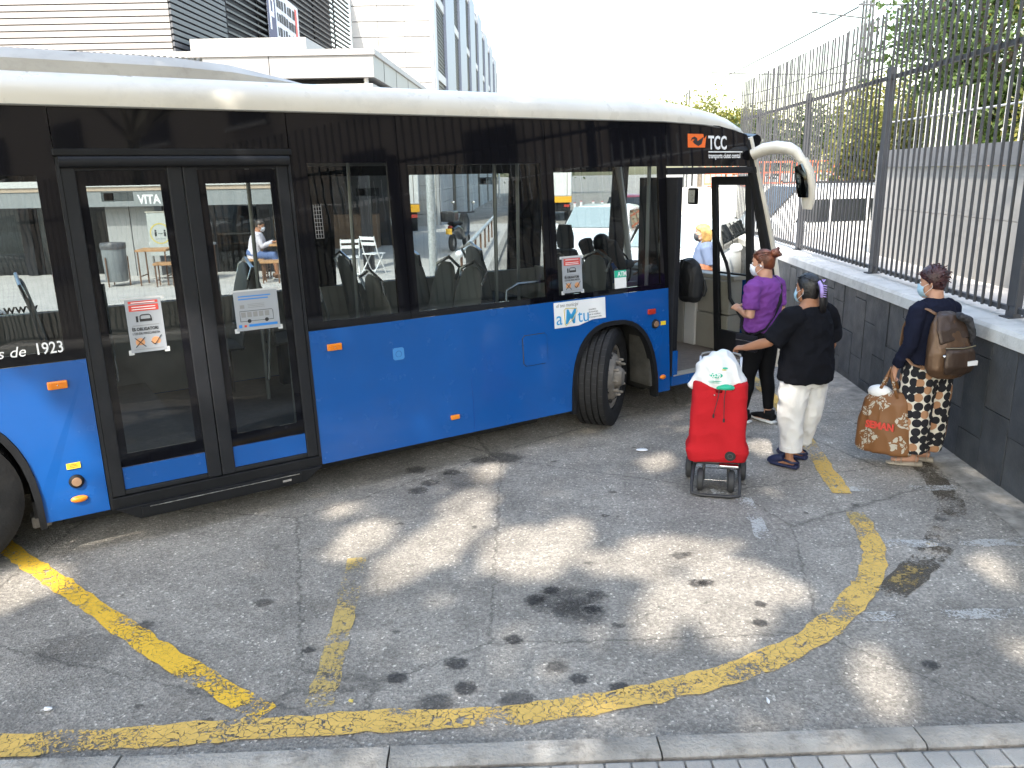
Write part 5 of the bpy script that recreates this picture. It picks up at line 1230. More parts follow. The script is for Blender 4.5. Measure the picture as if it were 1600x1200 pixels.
tree('round_tree', (3.5, 92, 0), 9.0, [(0, 0, 5.5, 4.0, 3.0), (-4, 0, 5, 3, 2.5), (4, 0, 5, 3, 2.5)], 6000, .35, LEAF_A, 'distant green tree closing the street', 10, 60)

# unseen plane trees added to shade the stop; leaves left out for sun patches
ITAN = 1.0 / math.tan(SUN_EL)
GAPS = [(-.40, 4.78, .19, .72), (-.62, 4.35, .15, .42), (.10, 4.42, .27, .40), (.32, 4.62, .18, .25), (.62, 4.22, .30, .16), (.98, 4.36, .34, .24), (1.20, 4.05, .26, .22), (1.42, 3.88, .16, .18), (.76, 3.72, .13, .36), (1.10, 3.66, .20, .34), (1.62, 3.10, .11, .30), (2.72, 4.06, .11, .22), (2.86, 3.72, .08, .12),
        (-1.15, 5.08, .13, .16), (-2.80, 4.05, .22, .30), (-2.62, 5.02, .20, .34), (-.95, 4.62, .16, .3), (1.15, 5.92, .14, .2), (2.05, 6.2, .14, .22), (-.2, 5.75, .10, .25), (-1.75, 5.9, .14, .3), (2.5, 3.2, .25, .18), (-2.9, 5.7, .12, .2)]
def in_gap(x, y, rng):
    for (cx, cy, a, b) in GAPS:
        dx, dy = x - cx, y - cy
        al = dx * LDIR.x + dy * LDIR.y; ac = dx * LDIR.y - dy * LDIR.x
        w_ = 1 + .30 * noise.noise(Vector((x * 3.5, y * 3.5, 2.0)))
        if (ac / (a + .03)) ** 2 + (al / (b + .03)) ** 2 < w_: return True
    return False
rng = random.Random(21)
def shade_top(x): return 7.5 + .65 * (x + 2.3) + .25 * noise.noise(Vector((x * 1.3, 5, 1)))
trees_ = [((-4.6, -3.4), MB(), []), ((0.9, -4.2), MB(), []), ((5.2, -3.6), MB(), [])]
cnt = 0
cl = []
while len(cl) < 2700:
    gx, gy = rng.uniform(-7.0, 4.75), rng.uniform(1.0, 11.5)
    if gy > shade_top(gx): continue
    cl.append((gx, gy, rng.uniform(5.4, 9.2)))
for (gx, gy, z0) in cl:
    for k in range(17):
        x, y, z = gx + rng.gauss(0, .20), gy + rng.gauss(0, .20), z0 + rng.gauss(0, .25)
        if y > shade_top(x) or in_gap(x, y, rng): continue
        p = Vector((x - LDIR.x * z * ITAN, y - LDIR.y * z * ITAN, z))
        i = min(range(3), key=lambda q: (p.x - trees_[q][0][0]) ** 2 + (p.y - trees_[q][0][1]) ** 2)
        trees_[i][1].add(leaf_quad(rng, p, .17, sun_dir * 1.6), [(0, 1, 2, 3)])
        if k == 0: trees_[i][2].append(p)
for i, (b, mb, tips) in enumerate(trees_):
    e = empty('plane_tree', (b[0], b[1], .09), 0, ['plane tree on the pavement behind and left of the viewpoint', 'plane tree on the pavement right behind the viewpoint', 'plane tree behind and right of the viewpoint'][i], 'tree', 'plane trees shading the stop')
    me = bpy.data.meshes.new('crown'); me.from_pydata([(v[0] - b[0], v[1] - b[1], v[2] - .09) for v in mb.v], [], mb.f); me.update(); link_mesh('crown', me, LEAF_A, e)
    tr = MB(); tr.tube([(0, 0, -.1), (0, 0, .5), (.1, .1, 2.5), (.05, .2, 4.6)], [.24, .17, .15, .13], 12)
    random.seed(i); tips2 = [q for q in rng.sample(tips, min(60, len(tips))) if not any(abs((q.x + LDIR.x * q.z * ITAN) - g_[0]) < g_[2] + .2 and abs((q.y + LDIR.y * q.z * ITAN) - g_[1]) < g_[3] + .2 for g_ in GAPS)][:14]
    branches(tr, (.05, .2, 4.5), [(q.x - b[0], q.y - b[1], q.z - .09) for q in tips2], .06)
    tr.build('trunk', mat('plane_bark', (.26, .25, .20), .85, var=.5, vscale=4, bump=.3), e, smooth=True)
# apartment block added out of view to supply the reflection in the bus
ab = empty('apartment_block', (16, -4, 0), 0, 'plain apartment block across the terrace, mirrored in the bus windows', 'building')
MB().box(0, 12, -22, 16, 0, 13).build('wall', mat('ochre_render', (.20, .17, .14), .85, var=.1, dirt=.15), ab)
for f_ in range(4):
    for k in range(8):
        yy = -20 + k * 4.4
        w = MB().box(-.06, .02, yy, yy + 1.6, 1.2 + f_ * 3.1, 2.7 + f_ * 3.1).build('window', DARKW, ab); MB().box(-.16, -.061, yy - .1, yy + 1.7, 1.08 + f_ * 3.1, 1.16 + f_ * 3.1).build('sill', WCLAD, w)
# ================================================================== people (local +y = the way the body faces, +x = its right side)
def V(*a): return Vector(a)
def skin_mat(nm, c): return mat(nm, c, .5, var=.08, vscale=9, bump=.06, bscale=120, spec=.35)
SKIN_L = skin_mat('skin_light', (.50, .27, .18)); SKIN_M = skin_mat('skin_tan', (.36, .17, .095)); SKIN_D = skin_mat('skin_brown', (.22, .10, .055)); SKIN_P = skin_mat('skin_pale', (.60, .36, .26))
def hand(mb, w, d, nrm, curl=.5, s=1.0, left=False):
    """palm, four fingers and a thumb from wrist w along d; nrm = back of the hand"""
    d = Vector(d).normalized(); nrm = (Vector(nrm) - d * d.dot(Vector(nrm))).normalized(); sd = d.cross(nrm) * (1 if left else -1)   # towards the thumb
    w = Vector(w)
    mb.tube([w - d * .02 * s, w + d * .03 * s, w + d * .075 * s, w + d * .09 * s], [(.026 * s, .020 * s), (.036 * s, .017 * s), (.040 * s, .015 * s), (.036 * s, .011 * s)], 10, side=sd)
    for k, (o_, l) in enumerate(((.030, .072), (.010, .080), (-.010, .075), (-.029, .058))):
        p = w + d * .078 * s + sd * o_ * s; pts = [p]; a = 0
        for j, q in enumerate((.42, .32, .26)):
            a += curl * (.55, .8, .6)[j]
            p = p + (d * math.cos(a) - nrm * math.sin(a)) * l * q * s; pts.append(p)
        mb.tube(pts, [.0098 * s, .0092 * s, .0088 * s, .0070 * s], 7)
    p = w + d * .025 * s + sd * .030 * s
    t_ = (d * .55 + sd * .75 - nrm * .25 * curl).normalized(); t2 = (d * .85 + sd * .25 - nrm * .5 * curl).normalized()
    mb.tube([p - t_ * .015 * s, p + t_ * .030 * s, p + t_ * .030 * s + t2 * .028 * s, p + t_ * .030 * s + t2 * .048 * s], [.014 * s, .0125 * s, .011 * s, .008 * s], 7)
def head_mesh(mb, c, yaw=0.0, tilt=0.0, s=1.0):
    M = Matrix.Translation(c) @ Matrix.Rotation(yaw, 4, 'Z') @ Matrix.Rotation(tilt, 4, 'X') @ Matrix.Scale(s, 4)
    P = lambda x, y, z: M @ Vector((x, y, z))
    rows = []
    for (z, rx, ry, yo) in ((-.118, .022, .030, .050), (-.105, .040, .050, .040), (-.08, .055, .070, .025), (-.04, .066, .084, .012), (0, .072, .092, .004), (.04, .074, .096, -.002), (.075, .066, .086, -.006), (.10, .045, .062, -.008), (.113, .018, .025, -.008)):
        rows.append([P(rx * math.cos(a), yo + ry * math.sin(a), z) for a in [2 * math.pi * k / 18 for k in range(18)]])
    mb.loft(rows)
    mb.tube([P(0, .080, .015), P(0, .100, -.015), P(0, .112, -.032), P(0, .092, -.042)], [.009, .012, .015, .008], 8)       # nose
    for sx in (-1, 1):
        mb.tube([P(sx * .070, -.005, -.035), P(sx * .079, -.010, -.005), P(sx * .078, -.012, .022)], [(.008, .010), (.010, .017), (.006, .010)], 8)   # ears
    mb.tube([P(-.02, .088, -.066), P(0, .094, -.066), P(.02, .088, -.066)], .008, 6)                                        # lips
    mb.tube([P(0, -.02, -.05), P(0, -.03, -.13), P(0, -.035, -.19)], [.056, .052, .056], 12)                                # neck
    return P
def leg_pts(h, k, a): return [h, h.lerp(k, .45), k, k.lerp(a, .35) + V(0, -.012, 0), a]
def figure(nm, lab, loc, rz, J, skin, cat='person', s=1.0, bulk=1.0, hyaw=0.0, htilt=0.0, hands=(.5, .5), voxel=.0075, grp=None, slim=1.0):
    e = empty(nm, loc, rz, lab, cat, grp)
    mb = MB(); b = bulk
    T = J['torso']
    mb.tube([t_[0] for t_ in T], [(t_[1] * .86, t_[2] * .86) if t_[0].z < J['head'].z - .115 else (t_[1], t_[2]) for t_ in T], 18, side=(1, 0, 0))
    e.scale = (s * slim, s * slim, s)
    for sd, sg in (('L', -1), ('R', 1)):
        sh, el, wr, hd, hn = J['arm' + sd]
        mb.tube([sh - (el - sh) * .12, sh, sh.lerp(el, .5), el, el.lerp(wr, .35), wr], [.034, .044, .043 * b, .038 * b, .037 * b, .026], 12)
        hand(mb, wr, hd, hn, hands[0] if sd == 'L' else hands[1], 1.0, sd == 'L')
        h, k, a, td = J['leg' + sd]
        mb.tube([h + V(0, 0, .05), h, h.lerp(k, .45), k, k.lerp(a, .35) + V(0, -.012, 0), a.lerp(k, .12), a + V(0, 0, -.02)], [.075, .080, .070, .052, .050, .036, .034], 12)
        td = Vector(td).normalized()
        mb.tube([a - td * .055 + V(0, 0, -.04), a - td * .01 + V(0, 0, -.03), a + td * .06 + V(0, 0, -.042), a + td * .125 + V(0, 0, -.052), a + td * .165 + V(0, 0, -.056)], [(.030, .026), (.034, .034), (.038, .026), (.042, .017), (.030, .012)], 10, side=td.cross(V(0, 0, 1)))
    P = head_mesh(mb, J['head'], hyaw, htilt)
    body = remesh_obj('body', mb, voxel, skin, e, smooth=3)
    # eyes and brows
    EY = mat('eye_dark', (.02, .015, .012), .2); EW = mat('eye_white', (.75, .74, .72), .3); BR = mat('brow_hair', (.05, .03, .02), .8)
    for sx in (-1, 1):
        MB().ball(P(sx * .030, .080, .006), .012, .012, .008, 10, 6).build('eye', EW, body, smooth=True); MB().ball(P(sx * .030, .089, .006), .006, .005, .006, 8, 6).build('iris', EY, body, smooth=True)
        MB().tube([P(sx * .015, .094, .026), P(sx * .032, .092, .031), P(sx * .048, .080, .026)], .0035, 5).build('eyebrow', BR, body)
    return e, P
def mask(e, P, m, side=1):
    mb = MB(); rows = []
    for (z, w, y) in ((-.005, .018, .108), (-.022, .046, .106), (-.045, .058, .110), (-.070, .056, .106), (-.095, .045, .094), (-.112, .028, .075)):
        rows.append([P(w * 1.25 * math.sin(a), y - (1 - math.cos(a)) * .075 + .010 * math.cos(a) ** 3, z) for a in [R(d) for d in range(-75, 76, 15)]])
    mb.loft(rows, caps=False, closed=False)
    o = mb.build('face_mask', m, e, smooth='all')
    for sx in (-1, 1): MB().tube([P(sx * .062, .062, -.028), P(sx * .077, .015, -.005), P(sx * .082, -.016, .005), P(sx * .081, -.02, -.03), P(sx * .068, .05, -.085)], .0018, 5).build('ear_loop', WPRINT, o)
    return o
def std_torso(top=1.37, w=1.0, lean=0.0, d=1.0):
    f_ = lambda z: V(0, lean * (z - .85), z)
    return [(f_(.78), .12 * w, .10 * d), (f_(.84), .170 * w, .125 * d), (f_(.92), .175 * w, .13 * d), (f_(1.02), .155 * w, .12 * d), (f_(1.14), .160 * w, .125 * d), (f_(1.24), .165 * w, .115 * d), (f_(1.31), .140 * w, .088 * d), (f_(1.355), .075 * w, .062), (f_(1.42), .050, .050)]
def garment(e, nm, chains, m, voxel=.009, fold=.004, fs=11.0, smooth=4, fdir=None, post=None):
    mb = MB()
    for pts, rr, *sd in chains: mb.tube(pts, rr, 18, side=sd[0] if sd else None)
    return remesh_obj(nm, mb, voxel, m, e, smooth=smooth, fold=fold, fscale=fs, fdir=fdir, post=post)
def cut(bm, z0=None, z1=None):
    """trim the garment open at a hem"""
    if z0 is not None: bmesh.ops.bisect_plane(bm, geom=bm.verts[:] + bm.edges[:] + bm.faces[:], plane_co=(0, 0, z0), plane_no=(0, 0, -1), clear_outer=True)
    if z1 is not None: bmesh.ops.bisect_plane(bm, geom=bm.verts[:] + bm.edges[:] + bm.faces[:], plane_co=(0, 0, z1), plane_no=(0, 0, 1), clear_outer=True)
def hair_cap(e, P, m, rows, strands=True, nm='hair'):
    mb = MB(); rr = []
    for (z, rx, yf, yb) in rows:
        ring = []
        for k in range(20):
            a = 2 * math.pi * k / 20; s_ = math.sin(a)
            ring.append(P(rx * math.cos(a), (yf if s_ > 0 else -yb) * s_ * (1 if s_ > 0 else -1) if False else (yf * s_ if s_ > 0 else yb * s_), z))
        rr.append(ring)
    mb.loft(rr)
    return mb
HB = lambda nm, c: mat(nm, c, .42, var=.45, vscale=26, bump=.5, bscale=75, spec=.6)
HAIR_AUB = HB('auburn_hair', (.115, .032, .012)); HAIR_BLK = HB('black_hair', (.008, .007, .008)); HAIR_WINE = HB('dark_wine_hair', (.045, .012, .014)); HAIR_BLO = HB('blond_hair', (.52, .32, .11)); HAIR_BRN = HB('dark_brown_hair', (.03, .02, .014))
def strands(e, pts_list, r, m, nm='hair_strands'):
    mb = MB()
    for pts in pts_list: mb.tube(pts, r, 5)
    return tag(mb.build(nm, m, e, smooth='all'), kind='stuff')
MASKB = mat('mask_blue', (.35, .52, .62), .8, var=.05); MASKW = mat('mask_pale', (.62, .66, .72), .8, var=.05)

# ------------------------------------------------------------------ person in the purple top, first in the queue
J = dict(torso=std_torso(w=1.06, d=1.08), head=V(0, .03, 1.485),
         armL=(V(-.175, .0, 1.285), V(-.235, -.03, 1.04), V(-.13, .165, 1.07), V(.35, .9, .25), V(-.6, .0, .8)), armR=(V(.175, 0, 1.285), V(.225, -.04, 1.03), V(.15, .15, .96), V(-.3, .9, .1), V(.6, 0, .8)),
         legL=(V(-.085, 0, .83), V(-.085, .06, .45), V(-.08, .10, .085), V(-.05, 1, 0)), legR=(V(.085, 0, .83), V(.085, -.02, .45), V(.09, -.06, .085), V(.15, 1, 0)))
p1, P = figure('person', 'person in a purple T-shirt and black leggings standing at the open bus door', (2.19, 6.86, 0), R(38), J, SKIN_L, s=.96, bulk=1.06, hyaw=R(20), htilt=R(-4), hands=(.9, .7))
PUR = mat('purple_jersey', (.155, .035, .235), .85, var=.08, vscale=7, bump=.25, bscale=190)
garment(p1, 't_shirt', [([V(0, 0, .885), V(0, .0, .95), V(0, 0, 1.04), V(0, .01, 1.16), V(0, .0, 1.26), V(0, -.005, 1.325), V(0, -.01, 1.365)], [(.198, .155), (.196, .150), (.182, .140), (.190, .150), (.188, .135), (.155, .105), (.085, .075)], (1, 0, 0)),
    ([V(-.12, 0, 1.30), V(-.18, 0, 1.28), V(-.212, -.012, 1.17), V(-.222, -.02, 1.10)], [.072, .076, .068, .066]), ([V(.12, 0, 1.30), V(.18, 0, 1.28), V(.207, -.015, 1.16), V(.215, -.025, 1.09)], [.072, .076, .068, .066])], PUR, fold=.008, fs=10, fdir=(1, 1, 1.6))
LEG = mat('black_leggings', (.007, .007, .008), .75, spec=.12, var=.2, bump=.1, bscale=180)
garment(p1, 'leggings', [([V(0, 0, .92), V(0, -.01, .84), V(0, -.01, .76)], [(.182, .145), (.192, .155), (.15, .12)], (1, 0, 0)),
    (leg_pts(J['legL'][0], J['legL'][1], J['legL'][2] + V(0, 0, .05)), [.105, .090, .066, .062, .044]), (leg_pts(J['legR'][0], J['legR'][1], J['legR'][2] + V(0, 0, .05)), [.105, .090, .066, .062, .044])], LEG, fold=.002, fs=16)
def trainer(e, a, td, up, so, nm='shoe'):
    td = Vector(td).normalized(); sd = td.cross(V(0, 0, 1)); b = Vector((a.x, a.y, 0))
    mb = MB(); mb.tube([b - td * .075 + V(0, 0, .06), b - td * .02 + V(0, 0, .07), b + td * .06 + V(0, 0, .058), b + td * .14 + V(0, 0, .045), b + td * .19 + V(0, 0, .038)], [(.034, .035), (.042, .045), (.046, .034), (.046, .024), (.028, .014)], 12, side=sd); mb.tube([b - td * .02 + V(0, 0, .07), b - td * .02 + V(0, 0, .125)], [(.045, .055), (.040, .050)], 12, side=sd)
    o = mb.build(nm, up, e, smooth='all')
    mb = MB(); mb.tube([b - td * .088 + V(0, 0, .018), b - td * .03 + V(0, 0, .017), b + td * .07 + V(0, 0, .016), b + td * .16 + V(0, 0, .017), b + td * .205 + V(0, 0, .024)], [(.036, .018), (.044, .017), (.048, .016), (.046, .014), (.022, .010)], 12, side=sd); mb.build('sole', so, o, smooth='all')
KSHOE = mat('black_knit', (.012, .012, .013), .85, spec=.12, var=.2, bump=.2, bscale=200); WSOLE = mat('white_sole', (.70, .70, .68), .6, var=.05, dirt=.15)
trainer(p1, J['legL'][2], J['legL'][3], KSHOE, WSOLE); trainer(p1, J['legR'][2], J['legR'][3], KSHOE, WSOLE)
hm = hair_cap(p1, P, HAIR_AUB, [(-.055, .050, -.01, .085), (-.03, .070, .0, .100), (.0, .080, .02, .106), (.035, .084, .070, .110), (.07, .078, .092, .104), (.105, .055, .066, .080), (.125, .022, .028, .035)])
hm.ball(P(0, -.105, .085), .050, .045, .042, 12, 8); hm.tube([P(.035, -.10, .10), P(.0, -.13, .125), P(-.035, -.11, .10), P(-.03, -.14, .07), P(.02, -.145, .07), P(.035, -.10, .10)], .017, 8)
hm.build('hair', HAIR_AUB, p1, smooth='all')
strands(p1, [[P(x, .085 - abs(x) * .3, .085), P(x * 1.2, .0, .126 - abs(x) * .35), P(x * .7, -.09, .10)] for x in (-.06, -.045, -.03, -.015, 0, .015, .03, .045, .06)] + [[P(sx * .070, .03, -.01 + k * .018), P(sx * .083, -.03, .02 + k * .016), P(sx * .035, -.095, .07 + k * .006)] for sx in (-1, 1) for k in range(5)], .0045, HAIR_AUB)
mask(p1, P, MASKW)
MB().ball(P(-.080, .0, -.018), .010, .012, .010).build('earbud', WPRINT, p1)
STRAP = mat('black_strap', (.014, .014, .018), .6, spec=.12, var=.1)
MB().tube([V(.115, .045, 1.345), V(.10, -.02, 1.362), V(.085, -.105, 1.29), V(.02, -.158, 1.16), V(-.06, -.165, 1.04), V(-.145, -.135, .93), V(-.205, -.03, .86)], [(.017, .004)] * 7, 8, side=(.7, 0, .7)).build('bag_strap', STRAP, p1, smooth='all')
MB().tube([V(.115, .045, 1.345), V(.07, .13, 1.22), V(-.06, .165, 1.03), V(-.17, .10, .92), V(-.205, .03, .86)], [(.017, .004)] * 5, 8, side=(.7, 0, .7)).build('bag_strap', STRAP, p1, smooth='all')
MB().box(-.245, -.20, -.11, .11, .72, .87).build('shoulder_bag', STRAP, p1, bevel=.018); MB().box(-.2475, -.2445, -.10, .10, .815, .822).build('bag_zip', CHROME, p1)

# ------------------------------------------------------------------ person in the black T-shirt with the trolley
J = dict(torso=std_torso(w=1.18, d=1.2), head=V(-.01, .035, 1.455),
         armL=(V(-.205, .0, 1.26), V(-.36, .10, 1.06), V(-.41, .315, .985), V(-.15, .95, -.12), V(-.3, .1, .9)), armR=(V(.205, 0, 1.26), V(.265, -.03, .99), V(.24, .07, .77), V(-.05, .35, -.9), V(.9, .1, .1)),
         legL=(V(-.10, 0, .80), V(-.12, .03, .43), V(-.12, .00, .085), V(-.25, 1, 0)), legR=(V(.10, 0, .80), V(.115, .03, .43), V(.13, .12, .085), V(-.25, 1, 0)))
p2, P = figure('person', 'person in a loose black T-shirt, white cropped trousers and navy clogs', (2.19, 5.78, 0), R(30), J, SKIN_M, s=.93, slim=.94, bulk=1.12, hyaw=R(3), hands=(1.1, .5))
BTEE = mat('black_cotton', (.0065, .007, .010), .9, spec=.12, var=.15, vscale=6, bump=.3, bscale=170)
garment(p2, 't_shirt', [([V(0, 0, .735), V(0, 0, .82), V(0, 0, .95), V(0, .01, 1.10), V(0, .0, 1.20), V(0, -.005, 1.275), V(0, -.01, 1.33)], [(.245, .200), (.250, .205), (.240, .190), (.228, .180), (.215, .155), (.180, .120), (.085, .078)], (1, 0, 0)),
    ([V(-.14, 0, 1.26), V(-.21, .01, 1.245), V(-.285, .055, 1.14), V(-.335, .085, 1.06)], [.085, .092, .088, .086]), ([V(.14, 0, 1.26), V(.21, 0, 1.245), V(.25, -.015, 1.12), V(.270, -.02, 1.03)], [.085, .092, .086, .084])], BTEE, fold=.012, fs=6, fdir=(1, 1, 1.3))
WTR = mat('white_cotton_trousers', (.66, .65, .63), .9, var=.06, vscale=5, bump=.3, bscale=140, dirt=.06)
garment(p2, 'trousers', [([V(0, 0, .84), V(0, -.01, .78), V(0, 0, .70)], [(.205, .165), (.215, .175), (.17, .14)], (1, 0, 0)),
    ([J['legL'][0] + V(-.005, 0, -.02), V(-.115, .015, .60), V(-.12, .02, .43), V(-.12, .0, .28), V(-.12, -.005, .165)], [.128, .120, .105, .092, .086]), ([J['legR'][0] + V(.005, 0, -.02), V(.115, .02, .60), V(.118, .03, .43), V(.125, .07, .28), V(.13, .105, .165)], [.128, .120, .105, .092, .086])], WTR, fold=.011, fs=8, fdir=(1.2, 1.2, .8))
for c, r_ in ((V(-.12, -.005, .175), .089), (V(.13, .10, .175), .089)): MB().lathe([(r_, -.022), (r_ + .006, -.02), (r_ + .006, .02), (r_, .022)], 20, 'z', c).build('hem', WTR, p2, smooth=True)
CLOG = mat('navy_clog', (.012, .018, .06), .5, var=.08)
for a, td in ((J['legL'][2], J['legL'][3]), (J['legR'][2], J['legR'][3])):
    td = Vector(td).normalized(); sd = td.cross(V(0, 0, 1)); b = V(a.x, a.y, 0)
    mb = MB(); mb.tube([b - td * .085 + V(0, 0, .022), b - td * .02 + V(0, 0, .02), b + td * .07 + V(0, 0, .018), b + td * .15 + V(0, 0, .02), b + td * .20 + V(0, 0, .03)], [(.040, .022), (.045, .020), (.052, .018), (.050, .018), (.025, .014)], 12, side=sd)
    mb.tube([b + td * .045 + V(0, 0, .075), b + td * .09 + V(0, 0, .062), b + td * .15 + V(0, 0, .048), b + td * .195 + V(0, 0, .034)], [(.047, .030), (.053, .036), (.048, .030), (.026, .016)], 12, side=sd)
    o = remesh_obj('clog', mb, .006, CLOG, p2, smooth=4)
    MB().tube([b + sd * .05 + td * .045 + V(0, 0, .075), b + sd * .045 - td * .05 + V(0, 0, .062), b - td * .092 + V(0, 0, .058), b - sd * .045 - td * .05 + V(0, 0, .062), b - sd * .05 + td * .045 + V(0, 0, .075)], [(.004, .010)] * 5, 8).build('heel_strap', CLOG, o, smooth='all')
    for k in range(6):
        q = b + td * (.085 + .022 * (k // 2 * 1.0)) + sd * (.022 * (-1 if k % 2 else 1)) + V(0, 0, .094 - .012 * (k // 2)); MB().ball(q, .006, .006, .004, 8, 6).build('vent_hole', KPRINT, o)
hm = hair_cap(p2, P, HAIR_BLK, [(-.085, .055, -.03, .085), (-.05, .072, -.01, .098), (-.01, .082, .02, .106), (.035, .086, .070, .112), (.07, .080, .094, .106), (.105, .056, .068, .082), (.127, .022, .028, .035)])
hm.tube([P(0, -.095, .04), P(.01, -.135, .02), P(.015, -.150, -.04), P(.02, -.145, -.11), P(.025, -.135, -.17), P(.02, -.13, -.20)], [(.03, .03), (.045, .035), (.048, .03), (.042, .026), (.028, .018), (.006, .006)], 10)
hm.build('hair', HAIR_BLK, p2, smooth='all')
strands(p2, [[P(x, .085 - abs(x) * .3, .087), P(x * 1.2, .0, .130 - abs(x) * .35), P(x * .8, -.10, .07)] for x in (-.06, -.04, -.02, 0, .02, .04, .06)] + [[P(.01 + .012 * k - .03, -.16, .0), P(.012 + .012 * k - .03, -.168, -.08), P(.02 + .010 * k - .02, -.15, -.19)] for k in range(6)], .004, HAIR_BLK)
LIL = mat('lilac_plastic', (.42, .32, .70), .4, var=.2, vscale=30)
cl_ = MB().tube([P(-.03, -.125, .075), P(-.035, -.155, .04), P(-.035, -.165, .0), P(-.03, -.160, -.045)], [(.010, .014), (.012, .018), (.012, .018), (.008, .012)], 8).build('claw_clip', LIL, p2, smooth='all')
for k in range(6): MB().tube([P(-.033, -.158, .05 - k * .017), P(-.012, -.178, .046 - k * .017), P(.005, -.178, .042 - k * .017)], .0035, 6).build('claw', LIL, cl_)
MB().tube([P(.02, -.12, .08), P(.015, -.15, .085), P(.0, -.145, .07)], .006, 6).build('claw', LIL, cl_)
mask(p2, P, MASKB)

# ------------------------------------------------------------------ person in the spotted trousers by the wall
J = dict(torso=std_torso(w=1.12, d=1.12), head=V(0, .05, 1.475),
         armL=(V(-.185, .0, 1.27), V(-.245, -.02, 1.01), V(-.255, .10, .80), V(.0, .25, -.95), V(-.95, .1, .0)), armR=(V(.185, 0, 1.27), V(.235, .02, 1.02), V(.09, .155, .97), V(-.95, .1, .0), V(.2, .9, .2)),
         legL=(V(-.09, 0, .82), V(-.09, .02, .44), V(-.085, -.02, .10), V(-.75, .65, 0)), legR=(V(.09, 0, .82), V(.09, .02, .44), V(.095, .03, .10), V(-.7, .7, 0)))
p3, P = figure('person', 'person in a navy top and spotted wide trousers standing last in the queue', (3.09, 5.76, 0), R(20), J, SKIN_L, s=.94, slim=.93, bulk=1.08, hyaw=R(28), htilt=R(-6), hands=(1.3, .6))
NAVY = mat('navy_knit', (.010, .012, .026), .9, spec=.12, var=.12, vscale=7, bump=.3, bscale=170)
garment(p3, 'long_sleeved_top', [([V(0, 0, .855), V(0, 0, .93), V(0, .0, 1.04), V(0, .01, 1.15), V(0, .0, 1.24), V(0, -.005, 1.315), V(0, -.005, 1.36)], [(.208, .165), (.205, .162), (.195, .155), (.200, .160), (.195, .142), (.160, .110), (.080, .072)], (1, 0, 0)),
    ([V(-.12, 0, 1.285), V(-.185, 0, 1.265), V(-.225, -.012, 1.13), V(-.245, -.02, 1.01), V(-.252, .05, .90), V(-.255, .085, .83)], [.072, .076, .066, .056, .050, .042]), ([V(.12, 0, 1.285), V(.185, 0, 1.265), V(.215, .01, 1.13), V(.235, .02, 1.02), V(.165, .11, .995), V(.11, .17, .975)], [.072, .076, .066, .056, .048, .040])], NAVY, fold=.007, fs=9, fdir=(1, 1, 1.2))
def dots_material():
    m = bpy.data.materials.new('spotted_cotton'); m.use_nodes = True; N = m.node_tree.nodes; L = m.node_tree.links; p = N['Principled BSDF']; p.inputs['Roughness'].default_value = .9
    tc = N.new('ShaderNodeTexCoord'); sx = N.new('ShaderNodeSeparateXYZ'); L.new(tc.outputs['Object'], sx.inputs[0])
    at = N.new('ShaderNodeMath'); at.operation = 'ARCTAN2'; L.new(sx.outputs[0], at.inputs[0]); L.new(sx.outputs[1], at.inputs[1])
    ml = N.new('ShaderNodeMath'); ml.operation = 'MULTIPLY'; ml.inputs[1].default_value = .205; L.new(at.outputs[0], ml.inputs[0])
    cb = N.new('ShaderNodeCombineXYZ'); L.new(ml.outputs[0], cb.inputs[0]); L.new(sx.outputs[2], cb.inputs[1])
    vo = N.new('ShaderNodeTexVoronoi'); vo.voronoi_dimensions = '2D'; vo.inputs['Scale'].default_value = 15.5; vo.inputs['Randomness'].default_value = .38; L.new(cb.outputs[0], vo.inputs['Vector'])
    lt = N.new('ShaderNodeMath'); lt.operation = 'LESS_THAN'; lt.inputs[1].default_value = .53; L.new(vo.outputs['Distance'], lt.inputs[0])
    sc = N.new('ShaderNodeSeparateColor'); L.new(vo.outputs['Color'], sc.inputs[0])
    gt = N.new('ShaderNodeMath'); gt.operation = 'GREATER_THAN'; gt.inputs[1].default_value = .83; L.new(sc.outputs[0], gt.inputs[0])
    c1 = N.new('ShaderNodeMix'); c1.data_type = 'RGBA'; c1.inputs[6].default_value = (.010, .010, .014, 1); c1.inputs[7].default_value = (.38, .20, .105, 1); L.new(gt.outputs[0], c1.inputs[0])
    c2 = N.new('ShaderNodeMix'); c2.data_type = 'RGBA'; c2.inputs[6].default_value = (.62, .58, .50, 1); L.new(lt.outputs[0], c2.inputs[0]); L.new(c1.outputs[2], c2.inputs[7])
    L.new(c2.outputs[2], p.inputs['Base Color']); return m
garment(p3, 'spotted_trousers', [([V(0, 0, .90), V(0, 0, .82), V(0, 0, .72)], [(.195, .155), (.208, .165), (.20, .155)], (1, 0, 0)),
    ([V(-.085, 0, .80), V(-.098, .005, .60), V(-.105, .0, .40), V(-.105, -.01, .25), V(-.10, -.015, .135)], [(.130, .150), (.128, .150), (.125, .150), (.120, .145), (.112, .138)], (1, 0, 0)), ([V(.085, 0, .80), V(.098, .005, .60), V(.105, .01, .40), V(.11, .015, .25), V(.105, .02, .125)], [(.130, .150), (.128, .150), (.125, .150), (.120, .145), (.112, .138)], (1, 0, 0))], dots_material(), fold=.006, fs=7, fdir=(1.6, 1.6, .35))
SANDAL = mat('sandal_leather', (.42, .36, .30), .5, var=.1, metal=.1); SOLE3 = mat('cork_sole', (.38, .33, .27), .8, var=.1)
